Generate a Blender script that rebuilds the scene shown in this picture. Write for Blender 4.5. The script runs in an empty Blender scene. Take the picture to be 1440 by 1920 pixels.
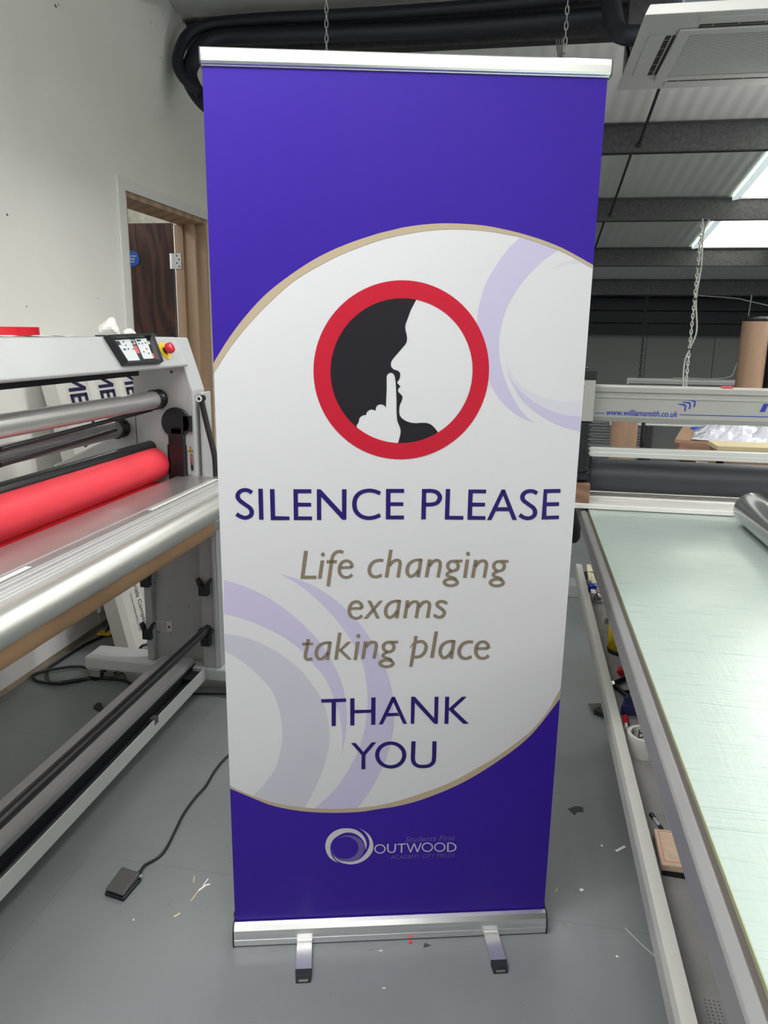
import bpy, bmesh, math, random
from mathutils import Vector as V, Matrix
from mathutils.geometry import tessellate_polygon
random.seed(7)
col = bpy.context.scene.collection
# ---------------------------------------------------------------- camera maths (metres; X right, Y into the room, Z up)
F, YAW, PIT, ROL, H = 1426.5, .17407, .2299, .01377, 1.53
cy, sy, cp, sp, cr, sr = math.cos(YAW), math.sin(YAW), math.cos(PIT), math.sin(PIT), math.cos(ROL), math.sin(ROL)
UP = V((0, 0, 1)); f0 = V((-sy, cy, 0)); r0 = V((cy, sy, 0))
FW = f0*cp - UP*sp; uc = UP*cp + f0*sp
RT = r0*cr + uc*sr; UC = uc*cr - r0*sr
EYE = V((0, 0, H))
def ray(x, y): return RT*((x-720)/F) - UC*((y-960)/F) + FW
def pz(x, y, z=0.0): d = ray(x, y); return EYE + d*((z-H)/d.z)
def py(x, y, Y): d = ray(x, y); return EYE + d*(Y/d.y)
def px(x, y, X): d = ray(x, y); return EYE + d*(X/d.x)
def ppl(x, y, P, n): d = ray(x, y); return EYE + d*((P-EYE).dot(n)/d.dot(n))
cam = bpy.data.cameras.new('camera'); co = bpy.data.objects.new('camera', cam); col.objects.link(co)
cam.sensor_fit = 'VERTICAL'; cam.sensor_height = 36; cam.sensor_width = 27; cam.lens = F/1920*36
m = Matrix((RT, UC, -FW)).transposed().to_4x4(); m.translation = EYE; co.matrix_world = m
cam.clip_start = .02; bpy.context.scene.camera = co
# ---------------------------------------------------------------- materials
MATS = {}
def mat(name, c, rough=.5, metal=0, noise=0, nscale=8, bump=0, bscale=60, emit=0, coat=0, alpha=1, trans=0, aniso=None, spec=.5, stretch=None):
    if name in MATS: return MATS[name]
    m = bpy.data.materials.new(name); m.use_nodes = True; nt = m.node_tree; N = nt.nodes; L = nt.links
    b = N['Principled BSDF']; c = tuple(c)+(1,)
    b.inputs['Base Color'].default_value = c; b.inputs['Roughness'].default_value = rough; b.inputs['Metallic'].default_value = metal
    b.inputs['Coat Weight'].default_value = coat; b.inputs['Coat Roughness'].default_value = .15; b.inputs['Alpha'].default_value = alpha
    b.inputs['Transmission Weight'].default_value = trans; b.inputs['Specular IOR Level'].default_value = spec
    if emit: b.inputs['Emission Color'].default_value = c; b.inputs['Emission Strength'].default_value = emit
    if noise or bump:
        tc = N.new('ShaderNodeTexCoord'); mp = N.new('ShaderNodeMapping'); L.new(tc.outputs['Object'], mp.inputs['Vector'])
        if stretch: mp.inputs['Scale'].default_value = stretch
    if noise:
        n = N.new('ShaderNodeTexNoise'); n.inputs['Scale'].default_value = nscale; n.inputs['Detail'].default_value = 6
        L.new(mp.outputs[0], n.inputs['Vector'])
        r = N.new('ShaderNodeValToRGB'); r.color_ramp.elements[0].position = .3; r.color_ramp.elements[1].position = .7
        r.color_ramp.elements[0].color = tuple(max(0, v*(1-noise)) for v in c[:3])+(1,)
        r.color_ramp.elements[1].color = tuple(min(1, v*(1+noise)) for v in c[:3])+(1,)
        L.new(n.outputs['Fac'], r.inputs['Fac']); L.new(r.outputs['Color'], b.inputs['Base Color'])
    if bump:
        n = N.new('ShaderNodeTexNoise'); n.inputs['Scale'].default_value = bscale; n.inputs['Detail'].default_value = 4
        L.new(mp.outputs[0], n.inputs['Vector'])
        bp = N.new('ShaderNodeBump'); bp.inputs['Strength'].default_value = bump; bp.inputs['Distance'].default_value = .002
        L.new(n.outputs['Fac'], bp.inputs['Height']); L.new(bp.outputs[0], b.inputs['Normal'])
    MATS[name] = m; return m
def nodes(m): return m.node_tree.nodes, m.node_tree.links, m.node_tree.nodes['Principled BSDF']
def wood(name, c1, c2, scale=6, stretch=(1, 1, 10), rough=.6, dist=6):
    m = mat(name, c1, rough); N, L, b = nodes(m)
    tc = N.new('ShaderNodeTexCoord'); mp = N.new('ShaderNodeMapping'); mp.inputs['Scale'].default_value = stretch
    w = N.new('ShaderNodeTexWave'); w.inputs['Scale'].default_value = scale; w.inputs['Distortion'].default_value = dist; w.inputs['Detail'].default_value = 3; w.inputs['Detail Scale'].default_value = 1.2
    w.bands_direction = 'DIAGONAL'
    r = N.new('ShaderNodeValToRGB'); r.color_ramp.elements[0].color = (*c1, 1); r.color_ramp.elements[1].color = (*c2, 1)
    L.new(tc.outputs['Object'], mp.inputs[0]); L.new(mp.outputs[0], w.inputs[0]); L.new(w.outputs['Fac'], r.inputs[0]); L.new(r.outputs[0], b.inputs['Base Color'])
    return m
# ---------------------------------------------------------------- mesh builder
class MB:
    def __init__(s): s.v = []; s.f = []; s.m = []; s.sm = []
    def add(s, vs, fs, mi=0, smooth=False):
        o = len(s.v); s.v += [V(p) for p in vs]; s.f += [[i+o for i in f] for f in fs]; s.m += [mi]*len(fs); s.sm += [smooth]*len(fs); return s
    def box(s, a, b, mi=0, M=None):
        x0, x1 = sorted((a[0], b[0])); y0, y1 = sorted((a[1], b[1])); z0, z1 = sorted((a[2], b[2]))
        p = [V((x, y, z)) for z in (z0, z1) for y in (y0, y1) for x in (x0, x1)]
        if M: p = [M @ q for q in p]
        return s.add(p, [(0, 2, 3, 1), (4, 5, 7, 6), (0, 1, 5, 4), (2, 6, 7, 3), (0, 4, 6, 2), (1, 3, 7, 5)], mi)
    def hexa(s, bot, top, mi=0):
        n = len(bot); s.add(list(bot)+list(top), [list(range(n))[::-1], list(range(n, 2*n))]+[(i, (i+1) % n, n+(i+1) % n, n+i) for i in range(n)], mi); return s
    def cyl(s, a, b, r, r2=None, n=24, mi=0, cap=True, capmi=None):
        a = V(a); b = V(b); r2 = r if r2 is None else r2; d = (b-a).normalized()
        t = V((0, 0, 1)) if abs(d.z) < .9 else V((1, 0, 0)); u = d.cross(t).normalized(); w = d.cross(u)
        c = [(math.cos(2*math.pi*i/n), math.sin(2*math.pi*i/n)) for i in range(n)]
        A = [a+(u*x+w*y)*r for x, y in c]; B = [b+(u*x+w*y)*r2 for x, y in c]
        s.add(A+B, [(i, n+i, n+(i+1) % n, (i+1) % n) for i in range(n)], mi, True)
        if cap:
            k = mi if capmi is None else capmi; s.add(A, [list(range(n))], k); s.add(B, [list(range(n))[::-1]], k)
        return s
    def pipe(s, a, b, r, ri, n=28, mi=0, inmi=None, endmi=None):   # hollow tube
        s.cyl(a, b, r, n=n, mi=mi, cap=False); a = V(a); b = V(b)
        s.cyl(b, a, ri, n=n, mi=mi if inmi is None else inmi, cap=False)
        d = (b-a).normalized(); t = V((0, 0, 1)) if abs(d.z) < .9 else V((1, 0, 0)); u = d.cross(t).normalized(); w = d.cross(u)
        for P in (a, b):
            o = [P+(u*math.cos(2*math.pi*i/n)+w*math.sin(2*math.pi*i/n))*r for i in range(n)]; q = [P+(u*math.cos(2*math.pi*i/n)+w*math.sin(2*math.pi*i/n))*ri for i in range(n)]
            s.add(o+q, [(i, (i+1) % n, n+(i+1) % n, n+i) for i in range(n)], mi if endmi is None else endmi)
        return s
    def lathe(s, o, ax, prof, n=24, mi=0):      # prof: (dist along axis, radius)
        o = V(o); ax = V(ax).normalized(); t = V((0, 0, 1)) if abs(ax.z) < .9 else V((1, 0, 0)); u = ax.cross(t).normalized(); w = ax.cross(u)
        vs = [o+ax*d+(u*math.cos(2*math.pi*i/n)+w*math.sin(2*math.pi*i/n))*max(r, 1e-5) for d, r in prof for i in range(n)]
        fs = [(k*n+i, k*n+(i+1) % n, (k+1)*n+(i+1) % n, (k+1)*n+i) for k in range(len(prof)-1) for i in range(n)]
        return s.add(vs, fs, mi, True)
    def tube(s, path, r, n=10, mi=0, closed=False):
        P = [V(p) for p in path]; k = len(P); vs = []; up = None
        for i in range(k):
            a = P[i-1] if (i or closed) else P[0]; b = P[(i+1) % k] if (i < k-1 or closed) else P[-1]
            d = (b-a).normalized()
            if up is None: up = V((0, 0, 1)) if abs(d.z) < .9 else V((1, 0, 0))
            u = d.cross(up).normalized(); w = u.cross(d); up = w
            rr = r[i] if isinstance(r, (list, tuple)) else r
            vs += [P[i]+(u*math.cos(2*math.pi*j/n)+w*math.sin(2*math.pi*j/n))*rr for j in range(n)]
        kk = k if closed else k-1
        fs = [(i*n+j, i*n+(j+1) % n, ((i+1) % k)*n+(j+1) % n, ((i+1) % k)*n+j) for i in range(kk) for j in range(n)]
        s.add(vs, fs, mi, True)
        if not closed: s.add(vs[:n], [list(range(n))[::-1]], mi); s.add(vs[-n:], [list(range(n))], mi)
        return s
    def prism(s, pts, d, mi=0):                  # pts: planar loop, extruded by vector d (concave allowed)
        P = [V(p) for p in pts]; n = len(P); d = V(d); tri = tessellate_polygon([P])
        s.add(P, tri, mi); s.add([p+d for p in P], [t[::-1] for t in tri], mi)
        return s.add(P+[p+d for p in P], [(i, (i+1) % n, n+(i+1) % n, n+i) for i in range(n)], mi)
    def flat(s, pts, mi=0):
        P = [V(p) for p in pts]; return s.add(P, tessellate_polygon([P]), mi)
    def text(s, txt, o, xd, yd, size, mi=0, shear=0, bold=0, width=None, align='LEFT', lift=0):
        cu = bpy.data.curves.new('t', 'FONT'); cu.body = txt; cu.size = 1; cu.shear = shear; cu.offset = bold; cu.resolution_u = 3
        ob = bpy.data.objects.new('t', cu); col.objects.link(ob)
        dg = bpy.context.evaluated_depsgraph_get(); me = bpy.data.meshes.new_from_object(ob.evaluated_get(dg))
        xs = [v.co.x for v in me.vertices]; x0, x1 = min(xs), max(xs); sx = size if width is None else width/(x1-x0)
        o = V(o); xd = V(xd).normalized(); yd = V(yd).normalized(); nz = xd.cross(yd)
        dx = -x0*sx if align == 'LEFT' else -(x0+x1)/2*sx
        s.add([o+xd*(v.co.x*sx+dx)+yd*v.co.y*size+nz*lift for v in me.vertices], [list(p.vertices) for p in me.polygons], mi)
        bpy.data.objects.remove(ob); bpy.data.meshes.remove(me); return s
    def chain(s, a, b, L=.03, r=.0018, w=.006, mi=0):
        a = V(a); b = V(b); d = b-a; n = max(1, int(d.length/(L*.75))); u = d.normalized()
        t = V((1, 0, 0)) if abs(u.x) < .9 else V((0, 1, 0)); p = u.cross(t).normalized(); q = u.cross(p)
        for i in range(n):
            c = a+d*((i+.5)/n); e = p if i % 2 else q
            s.tube([c+u*(L/2*math.cos(k*math.pi/4))+e*(w*math.sin(k*math.pi/4)) for k in range(8)], r, 5, mi, True)
        return s
    def build(s, name, mats, parent=None, bevel=0, seg=2, label=None, cat=None, group=None, kind=None, loc=None):
        me = bpy.data.meshes.new(name)
        base = V((0, 0, 0))
        if parent is not None: base = parent.location
        elif s.v:
            xs = [p.x for p in s.v]; ys = [p.y for p in s.v]; zs = [p.z for p in s.v]
            base = V(loc) if loc is not None else V(((min(xs)+max(xs))/2, (min(ys)+max(ys))/2, min(zs)))
        me.from_pydata([p-base for p in s.v], [], s.f)
        ml = mats if isinstance(mats, (list, tuple)) else [mats]
        for q in ml: me.materials.append(q)
        for p, mi, sm in zip(me.polygons, s.m, s.sm): p.material_index = mi; p.use_smooth = sm
        me.validate()
        o = bpy.data.objects.new(name, me); col.objects.link(o)
        if parent is not None: o.parent = parent
        else: o.location = base
        if bevel:
            bm = bmesh.new(); bm.from_mesh(me); bmesh.ops.remove_doubles(bm, verts=bm.verts, dist=1e-5); bmesh.ops.recalc_face_normals(bm, faces=bm.faces); bm.to_mesh(me); bm.free()
            md = o.modifiers.new('bevel', 'BEVEL'); md.width = bevel; md.segments = seg; md.limit_method = 'ANGLE'; md.angle_limit = .7
        tag(o, label, cat, group, kind); return o
def tag(o, label=None, cat=None, group=None, kind=None):
    if label: o['label'] = label
    if cat: o['category'] = cat
    if group: o['group'] = group
    if kind: o['kind'] = kind
    return o
def thing(name, loc, label, cat, group=None):
    o = bpy.data.objects.new(name, None); col.objects.link(o); o.location = V(loc); o.empty_display_size = .1
    return tag(o, label, cat, group)
class Sub:      # lets sub-parts be placed in world metres under a part whose thing sits at its own base
    def __init__(s, part): s.part = part
def subbuild(mb, name, mats, part, bevel=0, label=None):
    o = mb.build(name, mats, None, bevel); wl = o.location.copy(); root = part.parent
    for v in o.data.vertices: v.co += wl - (root.location if root else part.location)
    o.location = (0, 0, 0); o.parent = part; tag(o, label); return o
def smoothpath(pts, k=6):
    P = [V(p) for p in pts]; out = []; n = len(P)
    for i in range(n-1):
        p0 = P[i-1] if i else P[0]*2-P[1]; p1 = P[i]; p2 = P[i+1]; p3 = P[i+2] if i+2 < n else P[-1]*2-P[-2]
        for j in range(k):
            t = j/k; out.append(.5*((2*p1)+(p2-p0)*t+(2*p0-5*p1+4*p2-p3)*t*t+(3*p1-p0-3*p2+p3)*t**3))
    return out+[P[-1]]
ART = """
lav|P|6483,17311 6433,17263 6384,17218 6334,17172 6285,17122 6235,17066 6186,17004 6136,16936 6086,16864 6038,16791 5992,16717 5947,16645 5902,16573 5860,16499 5821,16422 5787,16341 5757,16253 5731,16159 5709,16063 5691,15970 5675,15888 5663,15819 5655,15760 5650,15705 5648,15648 5649,15583 5654,15508 5663,15428 5675,15345 5690,15259 5707,15173 5728,15088 5752,15000 5778,14911 5806,14822 5835,14733 5863,14643 5892,14551 5923,14459 5955,14370 5991,14287 6030,14211 6072,14139 6116,14070 6163,14005 6213,13943 6267,13883 6325,13825 6385,13771 6444,13721 6501,13676 6554,13636 6604,13601 6654,13570 6705,13542 6758,13515 6815,13490 6874,13468 6935,13448 6996,13428 7056,13407 7056,13407 7019,13432 6983,13455 6946,13479 6908,13507 6867,13542 6823,13586 6777,13634 6728,13688 6679,13747 6631,13811 6582,13882 6532,13958 6482,14040 6434,14124 6390,14211 6349,14303 6310,14400 6273,14498 6242,14595 6215,14685 6195,14770 6179,14851 6168,14929 6160,15004 6155,15076 6151,15141 6150,15200 6152,15258 6157,15318 6165,15385 6176,15462 6190,15545 6207,15631 6227,15715 6251,15795 6278,15870 6308,15942 6341,16012 6378,16082 6417,16152 6460,16223 6506,16295 6555,16367 6607,16438 6662,16507 6722,16576 6786,16645 6853,16712 6920,16776 6985,16836 7051,16891 7120,16943 7186,16992 7248,17034 7299,17069 7338,17093 7368,17109 7392,17119 7414,17129 7439,17140
pale|P|6314,14869 6322,14834 6329,14800 6337,14765 6348,14728 6364,14687 6385,14639 6410,14588 6439,14533 6474,14478 6514,14425 6562,14371 6616,14315 6675,14260 6738,14208 6803,14161 6872,14120 6945,14082 7022,14048 7098,14017 7170,13990 7241,13968 7310,13949 7378,13934 7444,13922 7507,13912 7566,13905 7623,13900 7677,13899 7730,13899 7785,13901 7840,13905 7895,13911 7950,13919 8005,13927 8060,13935 8088,13571 8021,13573 7954,13574 7887,13576 7820,13580 7752,13588 7685,13601 7619,13616 7553,13634 7484,13656 7412,13681 7335,13712 7254,13746 7172,13783 7090,13824 7013,13868 6940,13915 6868,13966 6799,14019 6732,14075 6667,14134 6606,14196 6547,14261 6490,14329 6433,14396 6376,14463
lav|P|6376,14463 6433,14396 6490,14329 6547,14261 6606,14196 6667,14134 6732,14075 6799,14019 6868,13966 6940,13915 7013,13868 7090,13824 7172,13783 7254,13746 7335,13712 7412,13681 7484,13656 7553,13634 7619,13616 7685,13601 7752,13588 7820,13579 7887,13574 7954,13571 8021,13569 8089,13566 8116,13220 8029,13241 7941,13261 7855,13281 7770,13303 7687,13328 7609,13356 7533,13387 7459,13419 7386,13454 7314,13490 7242,13529 7171,13570 7101,13613 7033,13658 6968,13706 6906,13752 6848,13798 6791,13847 6735,13904 6677,13973 6617,14057 6557,14154 6496,14257 6436,14362 6376,14463
pale|P|7193,16686 7229,16710 7263,16735 7297,16759 7336,16783 7384,16806 7442,16828 7508,16850 7579,16870 7651,16891 7721,16912 7941,16817 7867,16816 7793,16816 7719,16816 7644,16812 7570,16802 7495,16786 7420,16763 7344,16737 7269,16711 7193,16686
lav|P|1326,9933 1413,9906 1500,9880 1587,9854 1675,9824 1764,9790 1854,9751 1945,9710 2036,9664 2128,9614 2220,9559 2311,9499 2403,9435 2495,9366 2588,9291 2680,9210 2776,9119 2874,9019 2971,8914 3064,8808 3148,8707 3222,8610 3289,8516 3350,8423 3408,8328 3466,8231 3523,8130 3578,8026 3631,7921 3680,7817 3726,7715 3766,7614 3803,7514 3836,7416 3866,7320 3893,7227 3915,7142 3933,7066 3948,6989 3961,6905 3973,6805 3986,6681 3999,6539 4009,6390 4017,6247 4020,6123 4018,6023 4013,5939 4004,5863 3993,5787 3980,5703 3964,5609 3947,5511 3926,5411 3903,5310 3876,5210 3845,5110 3809,5010 3771,4910 3731,4810 3690,4713 3650,4618 3610,4526 3567,4434 3521,4342 3470,4248 3410,4148 3342,4042 3272,3938 3206,3843 3151,3764 3108,3706 3075,3664 3046,3631 3019,3601 2990,3566 1892,3607 1929,3644 1963,3680 1999,3716 2039,3756 2086,3802 2143,3854 2206,3909 2274,3969 2342,4033 2409,4102 2473,4174 2538,4249 2602,4328 2666,4415 2730,4509 2796,4616 2863,4733 2930,4855 2992,4976 3047,5092 3094,5201 3136,5307 3172,5411 3205,5514 3235,5618 3262,5723 3287,5828 3308,5932 3326,6036 3341,6140 3352,6245 3360,6351 3364,6456 3367,6559 3368,6658 3368,6749 3368,6834 3365,6918 3360,7005 3350,7099 3337,7204 3322,7316 3303,7430 3279,7545 3250,7655 3215,7760 3175,7863 3130,7964 3080,8066 3026,8171 2966,8278 2902,8386 2833,8496 2759,8605 2680,8714 2595,8823 2503,8934 2408,9044 2312,9150 2218,9249 2126,9341 2034,9429 1943,9512 1852,9590 1762,9661 1674,9724 1586,9780 1499,9831 1412,9881 1326,9933
lav|P|71,9792 77,9790 78,9791 81,9791 96,9787 131,9775 191,9755 270,9729 361,9698 456,9663 547,9626 635,9586 724,9544 815,9498 906,9448 996,9394 1086,9336 1176,9273 1266,9207 1357,9136 1447,9062 1540,8981 1634,8895 1727,8805 1818,8715 1904,8625 1984,8540 2061,8456 2134,8371 2205,8281 2273,8184 2341,8075 2408,7956 2472,7833 2532,7713 2586,7599 2634,7494 2677,7392 2715,7294 2748,7201 2776,7112 2797,7030 2811,6956 2820,6885 2828,6814 2837,6738 2848,6660 2859,6581 2868,6500 2875,6415 2879,6325 2878,6230 2875,6132 2869,6028 2860,5920 2849,5804 2833,5681 2813,5549 2790,5412 2767,5273 2745,5137 2745,5137 2753,5237 2761,5339 2769,5439 2774,5537 2776,5631 2775,5718 2772,5800 2766,5879 2757,5962 2745,6052 2730,6147 2713,6246 2692,6349 2667,6458 2635,6572 2596,6698 2550,6835 2500,6974 2448,7107 2395,7224 2342,7323 2287,7410 2230,7489 2172,7565 2113,7643 2054,7722 1994,7800 1933,7877 1870,7951 1804,8023 1735,8092 1665,8160 1592,8225 1516,8288 1436,8349 1350,8408 1259,8466 1165,8521 1071,8573 978,8623 887,8670 794,8714 702,8755 612,8793 524,8828 435,8860 342,8889 254,8915 177,8938 117,8955 81,8967 63,8973 56,8976 52,8979 42,8983
pale2|P|24,8482 38,8481 46,8481 57,8481 78,8478 116,8471 174,8460 249,8446 334,8429 423,8408 511,8381 599,8349 689,8311 782,8269 876,8223 968,8172 1061,8117 1156,8057 1250,7993 1341,7927 1427,7860 1508,7795 1585,7729 1658,7661 1729,7589 1798,7512 1866,7426 1933,7331 1997,7235 2056,7141 2109,7057 2153,6984 2191,6919 2224,6858 2254,6799 2282,6739 2307,6682 2330,6630 2350,6577 2368,6516 2386,6441 2403,6345 2420,6234 2435,6115 2447,5996 2453,5885 2454,5785 2450,5691 2443,5598 2431,5501 2413,5395 2390,5276 2361,5148 2327,5016 2291,4884 2252,4759 2211,4637 2165,4516 2117,4398 2070,4288 2025,4188 1983,4100 1940,4021 1900,3950 1862,3887 1830,3830 1804,3782 1784,3745 1766,3713 1750,3683 1732,3649 330,3738 364,3813 399,3892 434,3968 467,4038 498,4096 525,4135 547,4159 569,4178 595,4200 629,4236 672,4287 723,4345 778,4410 835,4479 889,4552 943,4628 999,4707 1054,4791 1105,4880 1149,4972 1186,5073 1217,5180 1243,5291 1266,5398 1284,5498 1300,5587 1311,5668 1319,5746 1323,5827 1323,5916 1319,6014 1312,6120 1300,6227 1286,6334 1271,6434 1253,6530 1232,6624 1210,6715 1184,6800 1156,6879 1127,6948 1097,7008 1063,7064 1024,7121 977,7185 919,7260 851,7340 779,7423 708,7501 643,7570 584,7628 529,7680 476,7727 423,7771 371,7813 316,7854 260,7893 205,7929 156,7960 114,7986 84,8004 61,8016 44,8023 27,8030 9,8038
navy|R|782,11869 767,11879 752,11890 734,11901 715,11912 694,11921 674,11927 653,11932 631,11936 607,11937 583,11936 559,11931 534,11924 510,11915 485,11903 462,11888 442,11870 425,11849 410,11825 398,11800 392,11772 391,11744 394,11717 403,11691 415,11666 432,11642 453,11619 477,11597 502,11577 527,11558 551,11539 576,11521 602,11503 626,11486 646,11470 660,11456 671,11441 680,11427 686,11413 690,11402 691,11392 691,11383 690,11372 687,11360 683,11349 679,11340 674,11334 665,11326 651,11318 636,11311 622,11306 612,11302 604,11300 597,11299 588,11300 577,11301 564,11305 548,11310 531,11317 514,11324 498,11332 485,11340 472,11350 457,11360 442,11371 427,11382|733,11792 717,11803 701,11814 687,11823 674,11832 662,11838 648,11843 633,11847 619,11850 605,11851 592,11850 576,11847 559,11841 542,11834 528,11826 518,11817 510,11807 502,11795 495,11782 491,11770 490,11761 489,11752 490,11742 493,11730 498,11716 506,11702 518,11687 536,11670 558,11652 582,11633 605,11614 628,11597 652,11580 678,11562 703,11544 726,11524 745,11503 761,11481 774,11458 784,11433 790,11407 791,11379 786,11351 778,11325 766,11301 750,11279 729,11260 707,11246 685,11235 665,11227 647,11221 630,11216 613,11213 596,11212 578,11212 560,11215 540,11219 519,11225 498,11233 478,11241 458,11251 439,11261 421,11272 405,11283 390,11294 375,11305
navy|P|898,11919 997,11919 999,11212 899,11213
navy|P|1154,11911 1256,11911 1259,11291 1578,11282 1577,11199 1159,11201
navy|P|1672,11908 2072,11907 2071,11815 1771,11816 1771,11601 2064,11595 2063,11510 1772,11511 1772,11284 2082,11280 2082,11197 1673,11199
navy|P|2193,11907 2277,11907 2754,11374 2753,11906 2856,11906 2853,11202 2762,11202 2289,11731 2289,11199 2191,11199
navy|P|3743,11913 4152,11913 4154,11823 3846,11823 3847,11604 4137,11603 4139,11518 3848,11519 3849,11295 4159,11294 4161,11205 3748,11207
navy|R|3629,11852 3603,11862 3578,11873 3551,11884 3523,11894 3495,11902 3468,11909 3440,11914 3411,11919 3380,11920 3347,11919 3312,11915 3273,11909 3233,11900 3194,11888 3158,11873 3125,11854 3095,11831 3068,11805 3044,11776 3024,11745 3008,11709 2996,11671 2988,11633 2984,11594 2983,11557 2984,11520 2989,11483 2997,11446 3009,11410 3026,11376 3047,11344 3072,11315 3099,11289 3129,11266 3160,11246 3195,11230 3231,11216 3268,11206 3305,11199 3341,11194 3376,11193 3410,11196 3442,11201 3473,11207 3503,11214 3532,11222 3560,11233 3587,11243 3612,11254 3637,11265|3597,11768 3571,11779 3546,11790 3521,11800 3497,11809 3474,11817 3450,11823 3426,11828 3403,11832 3380,11833 3355,11832 3324,11829 3290,11823 3256,11815 3225,11805 3199,11792 3177,11777 3156,11760 3138,11740 3123,11719 3110,11697 3101,11673 3093,11646 3088,11616 3085,11586 3084,11557 3085,11528 3089,11500 3094,11473 3102,11447 3112,11424 3124,11403 3141,11381 3160,11361 3181,11343 3204,11327 3228,11314 3257,11302 3287,11293 3318,11287 3346,11283 3373,11282 3399,11284 3426,11289 3453,11294 3480,11301 3504,11308 3528,11318 3552,11328 3577,11339 3603,11349
navy|P|4555,11910 4652,11910 4661,11203 4555,11203
navy|P|5097,11909 5197,11909 5197,11284 5522,11278 5526,11191 5096,11198
navy|P|5615,11898 6023,11894 6021,11806 5719,11812 5717,11591 6012,11588 6011,11499 5718,11502 5722,11280 6033,11273 6037,11186 5619,11190
navy|P|6377,11894 6454,11894 6461,11861 6177,11180 6073,11180
navy|P|6377,11894 6454,11894 6771,11180 6663,11180 6373,11861
navy|P|6305,11481 6536,11481 6577,11388 6266,11389
navy|P|7351,11901 7742,11906 7746,11817 7437,11812 7440,11593 7731,11597 7732,11508 7443,11503 7453,11273 7750,11283 7754,11196 7345,11186
navy|R|4612,11822 4645,11823 4679,11824 4711,11824 4741,11824 4769,11822 4794,11819 4818,11814 4840,11808 4858,11801 4871,11793 4882,11784 4891,11772 4900,11759 4907,11746 4912,11734 4915,11725 4916,11718 4916,11712 4916,11704 4913,11694 4908,11680 4901,11665 4893,11650 4884,11637 4875,11627 4862,11618 4845,11611 4824,11605 4800,11600 4774,11596 4747,11594 4717,11593 4685,11593 4651,11594 4617,11594|4608,11910 4641,11910 4674,11911 4708,11912 4742,11912 4775,11909 4805,11906 4834,11900 4862,11894 4890,11884 4917,11872 4941,11856 4963,11836 4980,11814 4994,11793 5005,11772 5013,11750 5018,11727 5019,11703 5016,11680 5009,11658 5000,11636 4988,11613 4973,11590 4953,11568 4929,11549 4902,11535 4874,11525 4846,11518 4817,11512 4787,11508 4755,11505 4720,11505 4686,11505 4652,11506 4620,11506
navy|R|7224,11844 7208,11854 7191,11865 7172,11876 7149,11887 7124,11895 7098,11900 7072,11903 7046,11905 7020,11904 6994,11901 6970,11896 6945,11889 6921,11880 6898,11867 6877,11852 6858,11833 6842,11812 6829,11788 6819,11762 6814,11734 6815,11706 6821,11680 6832,11654 6847,11630 6866,11606 6890,11584 6918,11564 6946,11544 6973,11526 6998,11508 7023,11490 7049,11473 7073,11458 7091,11443 7103,11430 7113,11416 7120,11402 7126,11388 7129,11374 7131,11363 7131,11352 7130,11339 7127,11326 7122,11314 7117,11305 7111,11296 7101,11288 7087,11280 7072,11273 7057,11268 7043,11265 7028,11264 7011,11264 6995,11266 6979,11269 6965,11272 6951,11278 6937,11284 6922,11292 6909,11299 6897,11306 6887,11314 6876,11323 6864,11332 6851,11342|7181,11764 7163,11775 7146,11786 7131,11795 7118,11803 7105,11808 7089,11812 7070,11815 7050,11816 7031,11816 7014,11813 6997,11809 6981,11804 6966,11797 6953,11789 6944,11780 6936,11769 6929,11756 6923,11743 6919,11730 6918,11721 6919,11713 6920,11704 6923,11695 6929,11683 6937,11670 6951,11656 6971,11639 6996,11621 7023,11603 7048,11585 7072,11568 7097,11552 7123,11535 7149,11516 7174,11494 7194,11470 7210,11445 7223,11419 7231,11392 7236,11365 7236,11337 7232,11309 7223,11283 7211,11259 7195,11238 7175,11220 7153,11206 7130,11195 7107,11186 7084,11179 7060,11175 7036,11174 7012,11174 6989,11176 6967,11180 6945,11185 6924,11192 6904,11200 6885,11208 6868,11217 6851,11227 6835,11237 6822,11247 6810,11256 6798,11265
navy|P|2260,6763 2859,6772 2859,6684 2616,6678 2610,6046 2508,6049 2510,6678 2265,6675
navy|P|2957,6770 3059,6773 3060,6459 3463,6461 3465,6782 3567,6782 3570,6054 3467,6053 3464,6378 3061,6373 3060,6049 2960,6052
navy|P|3959,6788 4034,6786 4040,6745 3751,6061 3654,6058
navy|P|3959,6788 4034,6786 4343,6058 4248,6060 3954,6747
navy|P|3879,6359 4104,6362 4151,6280 3835,6271
navy|P|4428,6780 4519,6778 5005,6193 4999,6767 5094,6765 5100,6041 5012,6043 4521,6616 4520,6056 4433,6058
navy|P|5257,6761 5357,6759 5361,6034 5262,6034
navy|P|5668,6751 5785,6749 5473,6426 5867,6021 5730,6024 5359,6405 5357,6444
navy|P|2981,5574 3092,5577 3284,5323 3483,5578 3600,5581 3336,5236 3337,4847 3238,4847 3241,5239
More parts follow.
